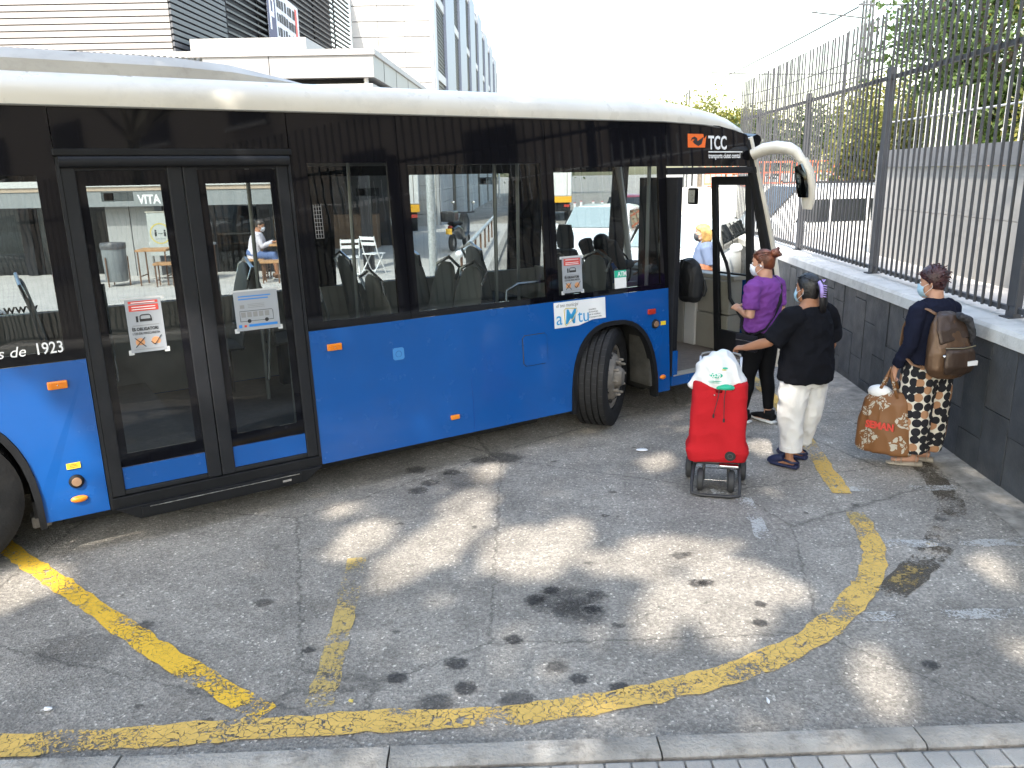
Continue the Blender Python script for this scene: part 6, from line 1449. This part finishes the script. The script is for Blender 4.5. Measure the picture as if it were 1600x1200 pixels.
for a, td in ((J['legL'][2], J['legL'][3]), (J['legR'][2], J['legR'][3])):
    td = Vector(td).normalized(); sd = td.cross(V(0, 0, 1)); b = V(a.x, a.y, 0)
    o = MB().tube([b - td * .085 + V(0, 0, .024), b + td * .0 + V(0, 0, .022), b + td * .10 + V(0, 0, .017), b + td * .175 + V(0, 0, .015), b + td * .20 + V(0, 0, .018)], [(.034, .024), (.038, .022), (.046, .016), (.040, .014), (.02, .01)], 12, side=sd).build('sandal', SOLE3, p3, smooth='all')
    for q, h_ in ((.085, .070), (.125, .060), (-.03, .095)): MB().tube([b + td * q + sd * .046 + V(0, 0, .025), b + td * q + sd * .038 + V(0, 0, h_), b + td * q + V(0, 0, h_ + .012), b + td * q - sd * .038 + V(0, 0, h_), b + td * q - sd * .046 + V(0, 0, .025)], [(.003, .014)] * 5, 8).build('strap', SANDAL, o, smooth='all')
hm = hair_cap(p3, P, HAIR_WINE, [(-.06, .052, -.01, .088), (-.03, .074, .0, .104), (.0, .086, .025, .112), (.035, .092, .080, .118), (.07, .088, .102, .116), (.105, .068, .080, .096), (.135, .030, .036, .048)])
hm.build('hair', HAIR_WINE, p3, smooth='all')
rg = random.Random(5)
st_ = []
for k in range(130):
    a = rg.uniform(0, 6.28); el = rg.uniform(-.4, 1.4); r0 = .098
    q = P(r0 * math.cos(a) * math.cos(el) * .95, r0 * math.sin(a) * math.cos(el) * 1.1 - .01, .02 + r0 * math.sin(el) * 1.1)
    if q is None or (math.sin(a) > .5 and el < .35): continue
    d = (q - J['head']).normalized(); t_ = Vector((rg.uniform(-1, 1), rg.uniform(-1, .3), rg.uniform(-.6, .8)))
    st_.append([q - d * .012, q + d * .004 + t_ * .018, q + d * rg.uniform(.0, .012) + t_ * .04])
strands(p3, st_, .0042, HAIR_WINE); mask(p3, P, MASKB)
# ------------------------------------------------------------------ bronze backpack (worn, so a thing of its own)
BRZ = mat('bronze_leather', (.115, .064, .035), .38, metal=.35, var=.22, vscale=5, bump=.35, bscale=30)
BRZD = mat('dark_bronze_leather', (.06, .038, .027), .42, metal=.3, var=.22, vscale=5, bump=.3, bscale=30)
M3 = Matrix.Translation((3.09, 5.76, 0)) @ Matrix.Rotation(R(20), 4, 'Z') @ Matrix.Scale(.94, 4)
bk = empty('backpack', (M3 @ V(-.065, -.165, .80)), R(16), 'bronze leather backpack on the back of the person in spotted trousers', 'backpack'); bk.scale = (1.06, .95, 1.08)
mb = MB(); mb.tube([V(.02, -.04, .0), V(.02, -.05, .05), V(.02, -.045, .16), V(.01, -.02, .28), V(.0, .0, .36), V(0, .02, .40)], [(.125, .07), (.165, .105), (.165, .105), (.135, .085), (.105, .06), (.07, .035)], 18, side=(1, 0, 0))
remesh_obj('pack_body', mb, .008, BRZ, bk, smooth=4, fold=.005, fscale=12)
mb = MB(); mb.tube([V(.03, -.13, .03), V(.03, -.15, .08), V(.03, -.14, .17), V(.03, -.125, .20)], [(.11, .03), (.125, .04), (.12, .035), (.10, .02)], 14, side=(1, 0, 0)); remesh_obj('front_pocket', mb, .007, BRZD, bk, smooth=4, fold=.003, fscale=16)
mb = MB(); mb.tube([V(.01, -.10, .24), V(.0, -.075, .31), V(0, -.03, .39), V(0, .02, .415)], [(.125, .022), (.125, .022), (.10, .02), (.06, .012)], 14, side=(1, 0, 0)); remesh_obj('flap', mb, .007, BRZD, bk, smooth=3, fold=.003, fscale=14)
MB().tube([V(-.10, -.145, .205), V(.03, -.168, .20), V(.15, -.14, .205)], .005, 6).build('zip', mat('zip_gold', (.5, .42, .28), .3, metal=1), bk); MB().ball(V(-.09, -.135, .15), .013).build('stud', CHROME, bk)
MB().box(.06, .14, -.19, -.175, .085, .115).build('tissue', WPRINT, bk)
mb = MB(); mb.tube([V(.05, -.05, .40), V(.12, -.07, .37), V(.16, -.075, .28), V(.17, -.07, .20)], [(.05, .022), (.05, .025), (.045, .022), (.02, .01)], 12); remesh_obj('patterned_scarf', mb, .007, mat('paisley_scarf', (.03, .03, .035), .8, var=.9, vscale=45), bk, smooth=3, fold=.006, fscale=30)
STR3 = mat('tan_strap', (.22, .12, .065), .5, var=.15, metal=.1)
for sx in (-1, 1):
    MB().tube([V(sx * .03, .03, .39), V(sx * .075, .075, .425), V(sx * .105, .14, .445), V(sx * .11, .21, .40), V(sx * .12, .255, .29), V(sx * .135, .25, .17), V(sx * .155, .17, .10), V(sx * .16, .08, .06), V(sx * .13, .02, .05)], [(.016, .005)] * 9, 8, side=(1, 0, 0)).build('shoulder_strap', STR3, bk, smooth='all')
# ------------------------------------------------------------------ floral shopping bag in her hand
def floral():
    m = bpy.data.materials.new('floral_print'); m.use_nodes = True; N = m.node_tree.nodes; L = m.node_tree.links; p = N['Principled BSDF']; p.inputs['Roughness'].default_value = .55
    tc = N.new('ShaderNodeTexCoord'); wv = N.new('ShaderNodeTexNoise'); wv.inputs['Scale'].default_value = 9; L.new(tc.outputs['Object'], wv.inputs['Vector'])
    ma = N.new('ShaderNodeVectorMath'); ma.operation = 'MULTIPLY_ADD'; ma.inputs[1].default_value = (.17, .17, .17); L.new(wv.outputs['Color'], ma.inputs[0]); L.new(tc.outputs['Object'], ma.inputs[2])
    vo = N.new('ShaderNodeTexVoronoi'); vo.inputs['Scale'].default_value = 6.2; L.new(ma.outputs[0], vo.inputs['Vector'])
    n2 = N.new('ShaderNodeTexVoronoi'); n2.feature = 'DISTANCE_TO_EDGE'; n2.inputs['Scale'].default_value = 27; L.new(ma.outputs[0], n2.inputs['Vector'])
    a = N.new('ShaderNodeMath'); a.operation = 'LESS_THAN'; a.inputs[1].default_value = .40; L.new(vo.outputs['Distance'], a.inputs[0])
    b = N.new('ShaderNodeMath'); b.operation = 'GREATER_THAN'; b.inputs[1].default_value = .11; L.new(n2.outputs['Distance'], b.inputs[0])
    c = N.new('ShaderNodeMath'); c.operation = 'MULTIPLY'; L.new(a.outputs[0], c.inputs[0]); L.new(b.outputs[0], c.inputs[1])
    mx = N.new('ShaderNodeMix'); mx.data_type = 'RGBA'; mx.inputs[6].default_value = (.20, .085, .028, 1); mx.inputs[7].default_value = (.46, .43, .36, 1); L.new(c.outputs[0], mx.inputs[0])
    L.new(mx.outputs[2], p.inputs['Base Color']); return m
hw = M3 @ V(-.28, .12, .72)
fb = empty('shopping_bag', (hw.x + .025, hw.y + .01, .10), R(48), 'brown floral shopping bag held by the person in spotted trousers', 'bag')
FLO = floral()
mb = MB(); mb.tube([V(0, 0, 0), V(0, 0, .02), V(0, 0, .2), V(0, 0, .40), V(0, 0, .475)], [(.075, .195), (.085, .205), (.09, .20), (.075, .165), (.03, .12)], 20, side=(1, 0, 0)); remesh_obj('bag_body', mb, .009, FLO, fb, smooth=2, fold=.008, fscale=9)
text('bag_lettering', 'SEMAN', .075, mat('bag_red', (.62, .06, .04), .5), fb, Matrix(((0, 0, -1, -.098), (-1, 0, 0, .11), (0, 1, 0, .20), (0, 0, 0, 1))), bold=.003, sx=.85, extrude=.004)
mb = MB(); mb.ball(V(0, .06, .46), .06, .09, .055, 12, 8); mb.build('white_parcel', WPRINT, fb, smooth='all')
for sx in (-.05, .05): MB().tube([V(sx, -.08, .44), V(sx * .4, -.02, .58), V(0, .0, .66), V(sx * .4, .02, .58), V(sx, .06, .45)], [(.003, .012)] * 5, 8).build('handle', FLO, fb, smooth='all')

# ------------------------------------------------------------------ blond pedestrian seen through the doorway
J = dict(torso=std_torso(w=1.1, d=1.12), head=V(0, .05, 1.475),
         armL=(V(-.18, .0, 1.27), V(-.225, -.06, 1.0), V(-.22, .03, .76), V(.0, .2, -.95), V(-.95, .1, 0)), armR=(V(.18, 0, 1.27), V(.23, .02, 1.0), V(.2, .16, .82), V(0, .5, -.8), V(.9, 0, .2)),
         legL=(V(-.09, 0, .82), V(-.09, .12, .45), V(-.09, .12, .09), V(0, 1, 0)), legR=(V(.09, 0, .82), V(.09, -.04, .45), V(.09, -.22, .12), V(0, 1, -.1)))
p4, P = figure('person', 'person in a grey-blue T-shirt walking past outside the bus, seen through its doorway', (2.62, 10.8, 0), R(80), J, SKIN_P, s=.95, bulk=1.05, voxel=.010)
garment(p4, 't_shirt', [([V(0, 0, .80), V(0, 0, .95), V(0, .01, 1.14), V(0, 0, 1.25), V(0, -.005, 1.32), V(0, -.01, 1.36)], [(.205, .17), (.20, .165), (.20, .16), (.19, .14), (.155, .105), (.08, .075)], (1, 0, 0)), ([V(-.12, 0, 1.285), V(-.185, 0, 1.265), V(-.215, -.04, 1.12), V(-.222, -.055, 1.04)], [.07, .078, .072, .07]), ([V(.12, 0, 1.285), V(.185, 0, 1.265), V(.22, .01, 1.10), V(.23, .02, 1.02)], [.07, .078, .072, .07])], mat('grey_blue_jersey', (.13, .17, .27), .9, var=.1, bump=.2), voxel=.011, fold=.004)
garment(p4, 'trousers', [([V(0, 0, .90), V(0, 0, .78)], [(.185, .15), (.19, .155)], (1, 0, 0)), (leg_pts(*J['legL'][:3]), [.11, .095, .075, .07, .055]), (leg_pts(*J['legR'][:3]), [.11, .095, .075, .07, .055])], mat('grey_jeans', (.06, .065, .075), .9, var=.2), voxel=.012, fold=.003)
trainer(p4, J['legL'][2], J['legL'][3], KSHOE, WSOLE); trainer(p4, J['legR'][2] , V(0, 1, 0), KSHOE, WSOLE)
hm = hair_cap(p4, P, HAIR_BLO, [(-.15, .060, -.03, .085), (-.11, .085, -.01, .110), (-.05, .094, .0, .118), (.0, .096, .025, .116), (.035, .094, .080, .118), (.07, .088, .102, .112), (.105, .064, .076, .090), (.13, .026, .03, .042)]); hm.build('hair', HAIR_BLO, p4, smooth='all')
st_ = [[P(.09 * math.cos(a), .02 + .10 * math.sin(a) - .02, .08), P(.105 * math.cos(a), .118 * math.sin(a) - .01, 0), P(.10 * math.cos(a + .15), .118 * math.sin(a + .15) - .01, -.09), P(.08 * math.cos(a), .11 * math.sin(a), -.16)] for a in [R(d) for d in range(170, 380, 9)]]
strands(p4, st_, .009, HAIR_BLO); mask(p4, P, mat('dark_mask', (.05, .05, .055), .8))
MB().tube([V(.10, .06, 1.34), V(.08, -.08, 1.30), V(-.05, -.17, 1.08), V(-.2, -.10, .98)], [(.014, .004)] * 4, 8, side=(.7, 0, .7)).build('bag_strap', STR3, p4)
mb = MB(); mb.tube([V(-.25, .08, .78), V(-.25, .07, .90), V(-.24, .05, 1.01)], [(.07, .17), (.08, .18), (.05, .12)], 16, side=(1, 0, 0)); hb_ = remesh_obj('handbag', mb, .012, mat('orange_leather', (.24, .085, .03), .5, var=.15, bump=.2), None, smooth=3, fold=.005)
hb_.matrix_world = Matrix.Translation((2.62, 10.8, 0)) @ Matrix.Rotation(R(80), 4, 'Z'); tag(hb_, 'orange leather handbag hanging at the side of the person in the grey-blue T-shirt', 'handbag')

# ------------------------------------------------------------------ man seated at the café table
def seated(nm, lab, loc, rz, skin, hair, shirt, trous, arms, seat_h=.47, hyaw=0, htilt=0, lean=.08, sleeves=True, voxel=.011):
    dz = seat_h - .80
    T = [(V(0, lean * (t_[0].z - .85), t_[0].z + dz), t_[1], t_[2]) for t_ in std_torso(w=1.08, d=1.08)]
    up = lambda v: V(v.x, v.y + lean * .45, v.z + dz)
    J = dict(torso=T, head=up(V(0, .06, 1.48)), armL=arms[0], armR=arms[1], legL=(V(-.09, 0, seat_h + .07), V(-.10, .42, seat_h + .05), V(-.10, .40, .09), V(-.1, 1, 0)), legR=(V(.09, 0, seat_h + .07), V(.10, .42, seat_h + .05), V(.10, .46, .09), V(.1, 1, 0)))
    e, P = figure(nm, lab, loc, rz, J, skin, hyaw=hyaw, htilt=htilt, voxel=voxel)
    ch = [([T[0][0] + V(0, 0, .0), T[2][0], T[4][0], T[5][0], T[6][0], T[7][0]], [(.18, .15), (.195, .16), (.195, .155), (.19, .14), (.155, .10), (.08, .075)], (1, 0, 0))]
    for a in arms:
        sh, el, wr = a[0], a[1], a[2]; k = .9 if sleeves else .0
        pts = [sh.lerp(V(0, sh.y, sh.z), .35), sh, sh.lerp(el, .6), el] + ([el.lerp(wr, .5), el.lerp(wr, .88)] if sleeves else [])
        ch.append((pts, [.07, .076, .066, .058, .05, .042][:len(pts)]))
    garment(e, 'shirt', ch, shirt, voxel=.011, fold=.004)
    garment(e, 'trousers', [([V(0, 0, seat_h + .16), V(0, -.02, seat_h + .06)], [(.18, .15), (.19, .16)], (1, 0, 0)), ([J['legL'][0], J['legL'][1]] + ([J['legL'][1].lerp(J['legL'][2], .25)]), [.11, .088, .082]), ([J['legR'][0], J['legR'][1]] + ([J['legR'][1].lerp(J['legR'][2], .25)]), [.11, .088, .082])], trous, voxel=.012, fold=.003)
    for l in ('legL', 'legR'): trainer(e, J[l][2], J[l][3], mat('brown_shoe', (.22, .12, .07), .6), WSOLE)
    hm = hair_cap(e, P, hair, [(-.04, .066, -.02, .098), (0, .078, .01, .102), (.04, .080, .075, .104), (.075, .072, .090, .098), (.105, .05, .062, .075), (.120, .02, .026, .03)]); hm.build('hair', hair, e, smooth='all')
    return e, P
sa = lambda s, e_, w, d, n_: (V(*s), V(*e_), V(*w), V(*d), V(*n_))
m1, P = seated('person', 'person in a pale sweatshirt and blue shorts sitting at a café table', (-5.44, 17.22, .10), R(-82), SKIN_M, HAIR_BRN, mat('pale_sweatshirt', (.60, .56, .60), .9, var=.06, bump=.2), mat('blue_shorts', (.10, .15, .30), .9, var=.1),
    (sa((-.18, .10, .94), (-.21, .20, .72), (-.10, .42, .80), (.3, .9, .1), (0, .1, 1)), sa((.18, .10, .94), (.21, .20, .72), (.10, .42, .80), (-.3, .9, .1), (0, .1, 1))), seat_h=.46, htilt=R(-16), lean=.22)
mask(m1, P, MASKW)
# ------------------------------------------------------------------ driver and boarding passenger inside the bus
DKC = mat('dark_uniform', (.02, .022, .028), .9, var=.15, bump=.2)
dl = bus_world(5.42, 1.50, .366)
d1, P = seated('person', 'bus driver in dark clothes behind the wheel', (dl.x, dl.y, .50), BUS_RZ - math.pi / 2 + .15, SKIN_D, HAIR_BLK, DKC, DKC,
    (sa((-.18, .05, .96), (-.22, .20, .74), (-.15, .45, .74), (.2, .9, .2), (0, -.1, 1)), sa((.18, .05, .96), (.22, .20, .74), (.15, .45, .74), (-.2, .9, .2), (0, -.1, 1))), seat_h=.27, lean=.12)
J = dict(torso=std_torso(), head=V(0, .07, 1.46), armL=(V(-.175, 0, 1.27), V(-.22, .03, 1.02), V(-.15, .24, 1.0), V(.2, .9, 0), V(0, 0, 1)), armR=(V(.175, 0, 1.27), V(.22, .0, 1.0), V(.2, .12, .8), V(0, .4, -.9), V(.9, 0, 0)),
         legL=(V(-.09, 0, .82), V(-.09, .02, .44), V(-.09, 0, .085), V(0, 1, 0)), legR=(V(.09, 0, .82), V(.09, .02, .44), V(.09, .05, .085), V(0, 1, 0)))
pl = bus_world(5.74, .86, .37)
p5, P = figure('person', 'passenger in dark clothes boarding at the front door and facing the driver', (pl.x, pl.y, .372), BUS_RZ + math.pi / 2 - .25, J, SKIN_D, voxel=.011)
p5.scale = (.9, .9, .86)
garment(p5, 'jacket', [([V(0, 0, .80), V(0, 0, .95), V(0, .01, 1.14), V(0, 0, 1.25), V(0, -.005, 1.32), V(0, -.01, 1.37)], [(.20, .16), (.195, .16), (.20, .16), (.19, .14), (.155, .105), (.08, .075)], (1, 0, 0)), ([V(-.12, 0, 1.285), V(-.18, 0, 1.265), V(-.22, .03, 1.02), V(-.17, .18, 1.005)], [.07, .076, .06, .045]), ([V(.12, 0, 1.285), V(.18, 0, 1.265), V(.22, 0, 1.0), V(.205, .10, .83)], [.07, .076, .06, .045])], DKC, voxel=.011)
garment(p5, 'trousers', [([V(0, 0, .90), V(0, 0, .78)], [(.175, .14), (.18, .15)], (1, 0, 0)), (leg_pts(*J['legL'][:3]), [.11, .095, .075, .07, .055]), (leg_pts(*J['legR'][:3]), [.11, .095, .075, .07, .055])], DKC, voxel=.012)
hm = hair_cap(p5, P, HAIR_BLK, [(-.05, .066, -.02, .098), (0, .078, .01, .102), (.04, .080, .075, .104), (.075, .072, .090, .098), (.105, .05, .062, .075), (.120, .02, .026, .03)]); hm.build('hair', HAIR_BLK, p5, smooth='all'); mask(p5, P, MASKB)
trainer(p5, J['legL'][2], J['legL'][3], KSHOE, WSOLE); trainer(p5, J['legR'][2], J['legR'][3], KSHOE, WSOLE)
bq = bus_world(6.03, .68, .93)
b5 = empty('rucksack', (bq.x, bq.y, .90), BUS_RZ + math.pi / 2 - .25, 'black rucksack worn by the boarding passenger, showing in the front doorway', 'backpack')
mb = MB(); mb.tube([V(0, 0, 0), V(0, 0, .06), V(0, 0, .22), V(0, .02, .36), V(0, .04, .43)], [(.12, .08), (.155, .115), (.155, .12), (.13, .10), (.07, .05)], 16, side=(1, 0, 0)); remesh_obj('pack_body', mb, .009, mat('black_nylon', (.016, .017, .019), .6, var=.2, bump=.2), b5, fold=.006, fscale=11)
mb = MB(); mb.tube([V(0, -.10, .05), V(0, -.12, .12), V(0, -.11, .22)], [(.11, .03), (.12, .04), (.10, .02)], 14, side=(1, 0, 0)); remesh_obj('front_pocket', mb, .009, mat('black_nylon', (.016, .017, .019)), b5, fold=.004, fscale=14)
for sx in (-1, 1): MB().tube([V(sx * .07, .06, .40), V(sx * .08, .16, .44), V(sx * .09, .20, .30), V(sx * .10, .10, .08)], [(.02, .005)] * 4, 8, side=(1, 0, 0)).build('shoulder_strap', mat('black_nylon', (.016, .017, .019)), b5)

# ================================================================== red shopping trolley
TRX, TRY = 1.46, 5.42
tr = empty('shopping_trolley', (TRX, TRY, 0), R(-14), 'red fabric shopping trolley on a black wheeled frame', 'trolley'); tr.scale = (1, 1, .955)
RED = mat('red_polyester', (.44, .014, .020), .85, spec=.15, var=.08, vscale=6, bump=.22, bscale=160)
TBLK = mat('black_tube', (.022, .022, .024), .45, var=.15, vscale=8)
rings = []
for (z, w, d, yo) in ((.215, .165, .10, 0), (.225, .195, .125, 0), (.30, .215, .135, -.005), (.36, .190, .130, -.004), (.55, .185, .125, 0), (.75, .178, .115, .0), (.80, .178, .112, .0), (.815, .176, .110, .0)):
    rings.append([V(w * math.copysign(abs(math.cos(a)) ** .35, math.cos(a)), yo + d * math.copysign(abs(math.sin(a)) ** .35, math.sin(a)), z) for a in [2 * math.pi * k / 28 for k in range(28)]])
mb = MB(); mb.loft(rings)
def bagfold(bm):
    for v in bm.verts:
        q = v.co
        a = noise.noise(V(q.x * 7 + q.z * 3, q.y * 5, q.z * 4)) * .6 + noise.noise(V(q.x * 4 - q.z * 6, q.y * 9, q.z * 3 + 4)) * .6
        v.co += v.normal * (.012 * (1 - 2.0 * abs(a)))
        if q.z > .78 and abs(q.x) < .12: v.co.z -= .035 * (1 - (q.x / .12) ** 2)
tb = remesh_obj('bag', mb, .009, RED, tr, smooth=2, post=bagfold)
MB().lathe([(.0005, -.0), (.036, -.0), (.038, .004), (.036, .008)], 20, 'y', (.09, -.150, .285)).build('badge', mat('black_badge', (.012, .012, .013), .5), tb)
MB().lathe([(.014, -.003), (.019, -.003), (.019, .0), (.014, .0)], 16, 'y', (.09, -.150, .285)).build('badge_ring', mat('badge_grey', (.05, .05, .05), .5), tb)
for sx, l in ((-.012, .20), (.030, .23)): MB().tube([V(sx + .01, -.118, .80), V(sx, -.150, .72), V(sx + .004 * (1 if sx > 0 else -6), -.154, .80 - l)], .003, 5).build('drawstring', KPRINT, tb); MB().tube([V(sx + .004 * (1 if sx > 0 else -6), -.156, .80 - l), V(sx + .004 * (1 if sx > 0 else -6), -.156, .775 - l)], .007, 6).build('cord_lock', KPRINT, tb)
MB().ball(V(-.035, -.140, .74), .006, .004, .006).build('eyelet', CHROME, tb)
# frame
MB().tube([V(-.13, .02, .20), V(-.155, -.10, .17), V(-.165, -.20, .08), V(-.16, -.245, .022), V(-.10, -.26, .016), V(.10, -.26, .016), V(.16, -.245, .022), V(.165, -.20, .08), V(.155, -.10, .17), V(.13, .02, .20)], .0125, 8).build('front_stand', TBLK, tr, smooth='all')
MB().box(-.16, .16, -.09, .11, .190, .212).build('base_plate', TBLK, tr, bevel=.008); MB().box(.02, .15, -.155, -.10, .195, .212).build('foot_clip', CHROME, tr, bevel=.004)
tw = MB().lathe([(.03, -.022), (.07, -.024), (.082, -.015), (.084, 0), (.082, .015), (.07, .024), (.03, .022), (.001, .018)], 24, 'x').mesh('wheel', True); tw.materials.append(mat('trolley_tyre', (.028, .028, .029), .7, var=.2))
hbm = MB().lathe([(.035, -.026), (.03, -.03), (.001, -.03)], 16, 'x').mesh('hub', True); hbm.materials.append(mat('hub_grey', (.10, .10, .10), .5))
for (x, yy) in ((-.105, -.13), (.105, -.13), (-.19, .12), (.19, .12)):
    o = link_mesh('wheel', tw, None, tr); o.location = (x, yy, .085); link_mesh('hub', hbm, None, o)
    MB().tube([V(x * .82, yy, .085), V(x * .80, yy + .01, .20)], .011, 6).build('fork', TBLK, tr)
MB().tube([V(-.105, -.13, .085), V(.105, -.13, .085)], .004, 6).build('axle', CHROME, tr); MB().tube([V(-.19, .12, .085), V(.19, .12, .085)], .006, 6).build('axle', CHROME, tr)
for sx in (-1, 1): MB().tube([V(sx * .14, .125, .19), V(sx * .14, .135, .80), V(sx * .14, .15, .96)], .010, 8).build('upright', mat('trolley_alu', (.55, .55, .55), .3, metal=.9), tr, smooth='all')
MB().tube([V(-.14, .15, .95), V(-.13, .155, .975), V(-.09, .157, .985), V(.09, .157, .985), V(.13, .155, .975), V(.14, .15, .95)], .0095, 8).build('handle', mat('handle_grey', (.18, .18, .18), .4, metal=.6), tr, smooth='all')
# white carrier bag on top
cbg = empty('carrier_bag', (TRX, TRY, .742), R(-14), 'white plastic carrier bag with green print on top of the red trolley', 'bag'); cbg.scale = (1.08, 1.08, 1.15)
PLA = mat('white_film', (.72, .72, .71), .35, var=.05, vscale=8, bump=.35, bscale=22)
mb = MB(); mb.tube([V(.0, .0, -.02), V(-.01, 0, .03), V(.0, .01, .10), V(.02, .02, .165), V(.03, .02, .205)], [(.15, .095), (.172, .112), (.150, .105), (.10, .075), (.03, .03)], 18, side=(1, 0, 0)); mb.tube([V(-.12, -.02, .01), V(-.175, -.04, .012), V(-.20, -.05, .008)], [.04, .025, .008], 8)
def crumple(bm):
    for v in bm.verts:
        q = v.co * 17; v.co += v.normal * (.011 * (1 - 2.4 * abs(noise.noise(V(q.x, q.y * .6 + q.z * .5, q.z * .35)))))
remesh_obj('film', mb, .008, PLA, cbg, smooth=2, post=crumple)
def on_bag(x, z): return -.118 + max(0, z - .05) * .35
for nm, x, z, w, h, m_ in (('green_oval', -.05, .085, .085, .032, GREENP), ('text_line', -.055, .052, .09, .005, GREENP), ('text_line', -.055, .042, .075, .004, GREENP), ('green_leaf', .005, .128, .035, .012, GREENP), ('yellow_leaf', -.01, .118, .05, .009, GOLDP)):
    mbx = MB(); mbx.ball((0, 0, 0), w / 2 if 'line' not in nm else w / 2, .004, h / 2, 14, 8); o = mbx.build(nm, m_, cbg); o.location = (x + .02, on_bag(x, z), z); o.rotation_euler = (R(-18), 0, 0)
text('bag_lettering', 'CO-70', .030, WPRINT, cbg, Matrix(((1, 0, 0, -.07), (0, .3, -1, on_bag(0, .08) - .008), (0, 1, .3, .075), (0, 0, 0, 1))), bold=.001, sx=.8)
mb = MB(); mb.tube([V(-.02, -.10, .0), V(.04, -.11, .008), V(.09, -.105, .0)], [(.03, .016), (.04, .02), (.03, .012)], 10); remesh_obj('green_cloth', mb, .007, mat('green_lining', (.02, .36, .22), .6, var=.2), tr, smooth=2, fold=.005, fscale=30).location = (0, 0, .79)
# ------------------------------------------------------------------ litter on the asphalt
for nm, lab, x, yy, sx, sy, m_ in (('crumpled_tissue', 'small crumpled white tissue lying on the asphalt left of the trolley', 1.05, 6.16, .05, .03, WPRINT), ('cigarette_end', 'white cigarette end lying near the kerb', 1.068, 2.95, .006, .02, WPRINT), ('paper_scrap', 'tiny white paper scrap on the asphalt at the lower left', -2.02, 2.98, .02, .012, WPRINT), ('cigarette_end', 'tan cigarette end between the yellow lines', -.72, 3.0, .012, .005, GOLDP)):
    mb = MB(); mb.ball((0, 0, .008), sx, sy, .009, 10, 6); me = mb.mesh(nm, True)
    for v in me.vertices: v.co += Vector((noise.noise(v.co * 90), noise.noise(v.co * 80 + Vector((3, 3, 3))), abs(noise.noise(v.co * 70)))) * .005
    o = link_mesh(nm, me, m_); o.location = (x, yy, .002); tag(o, lab, 'litter')
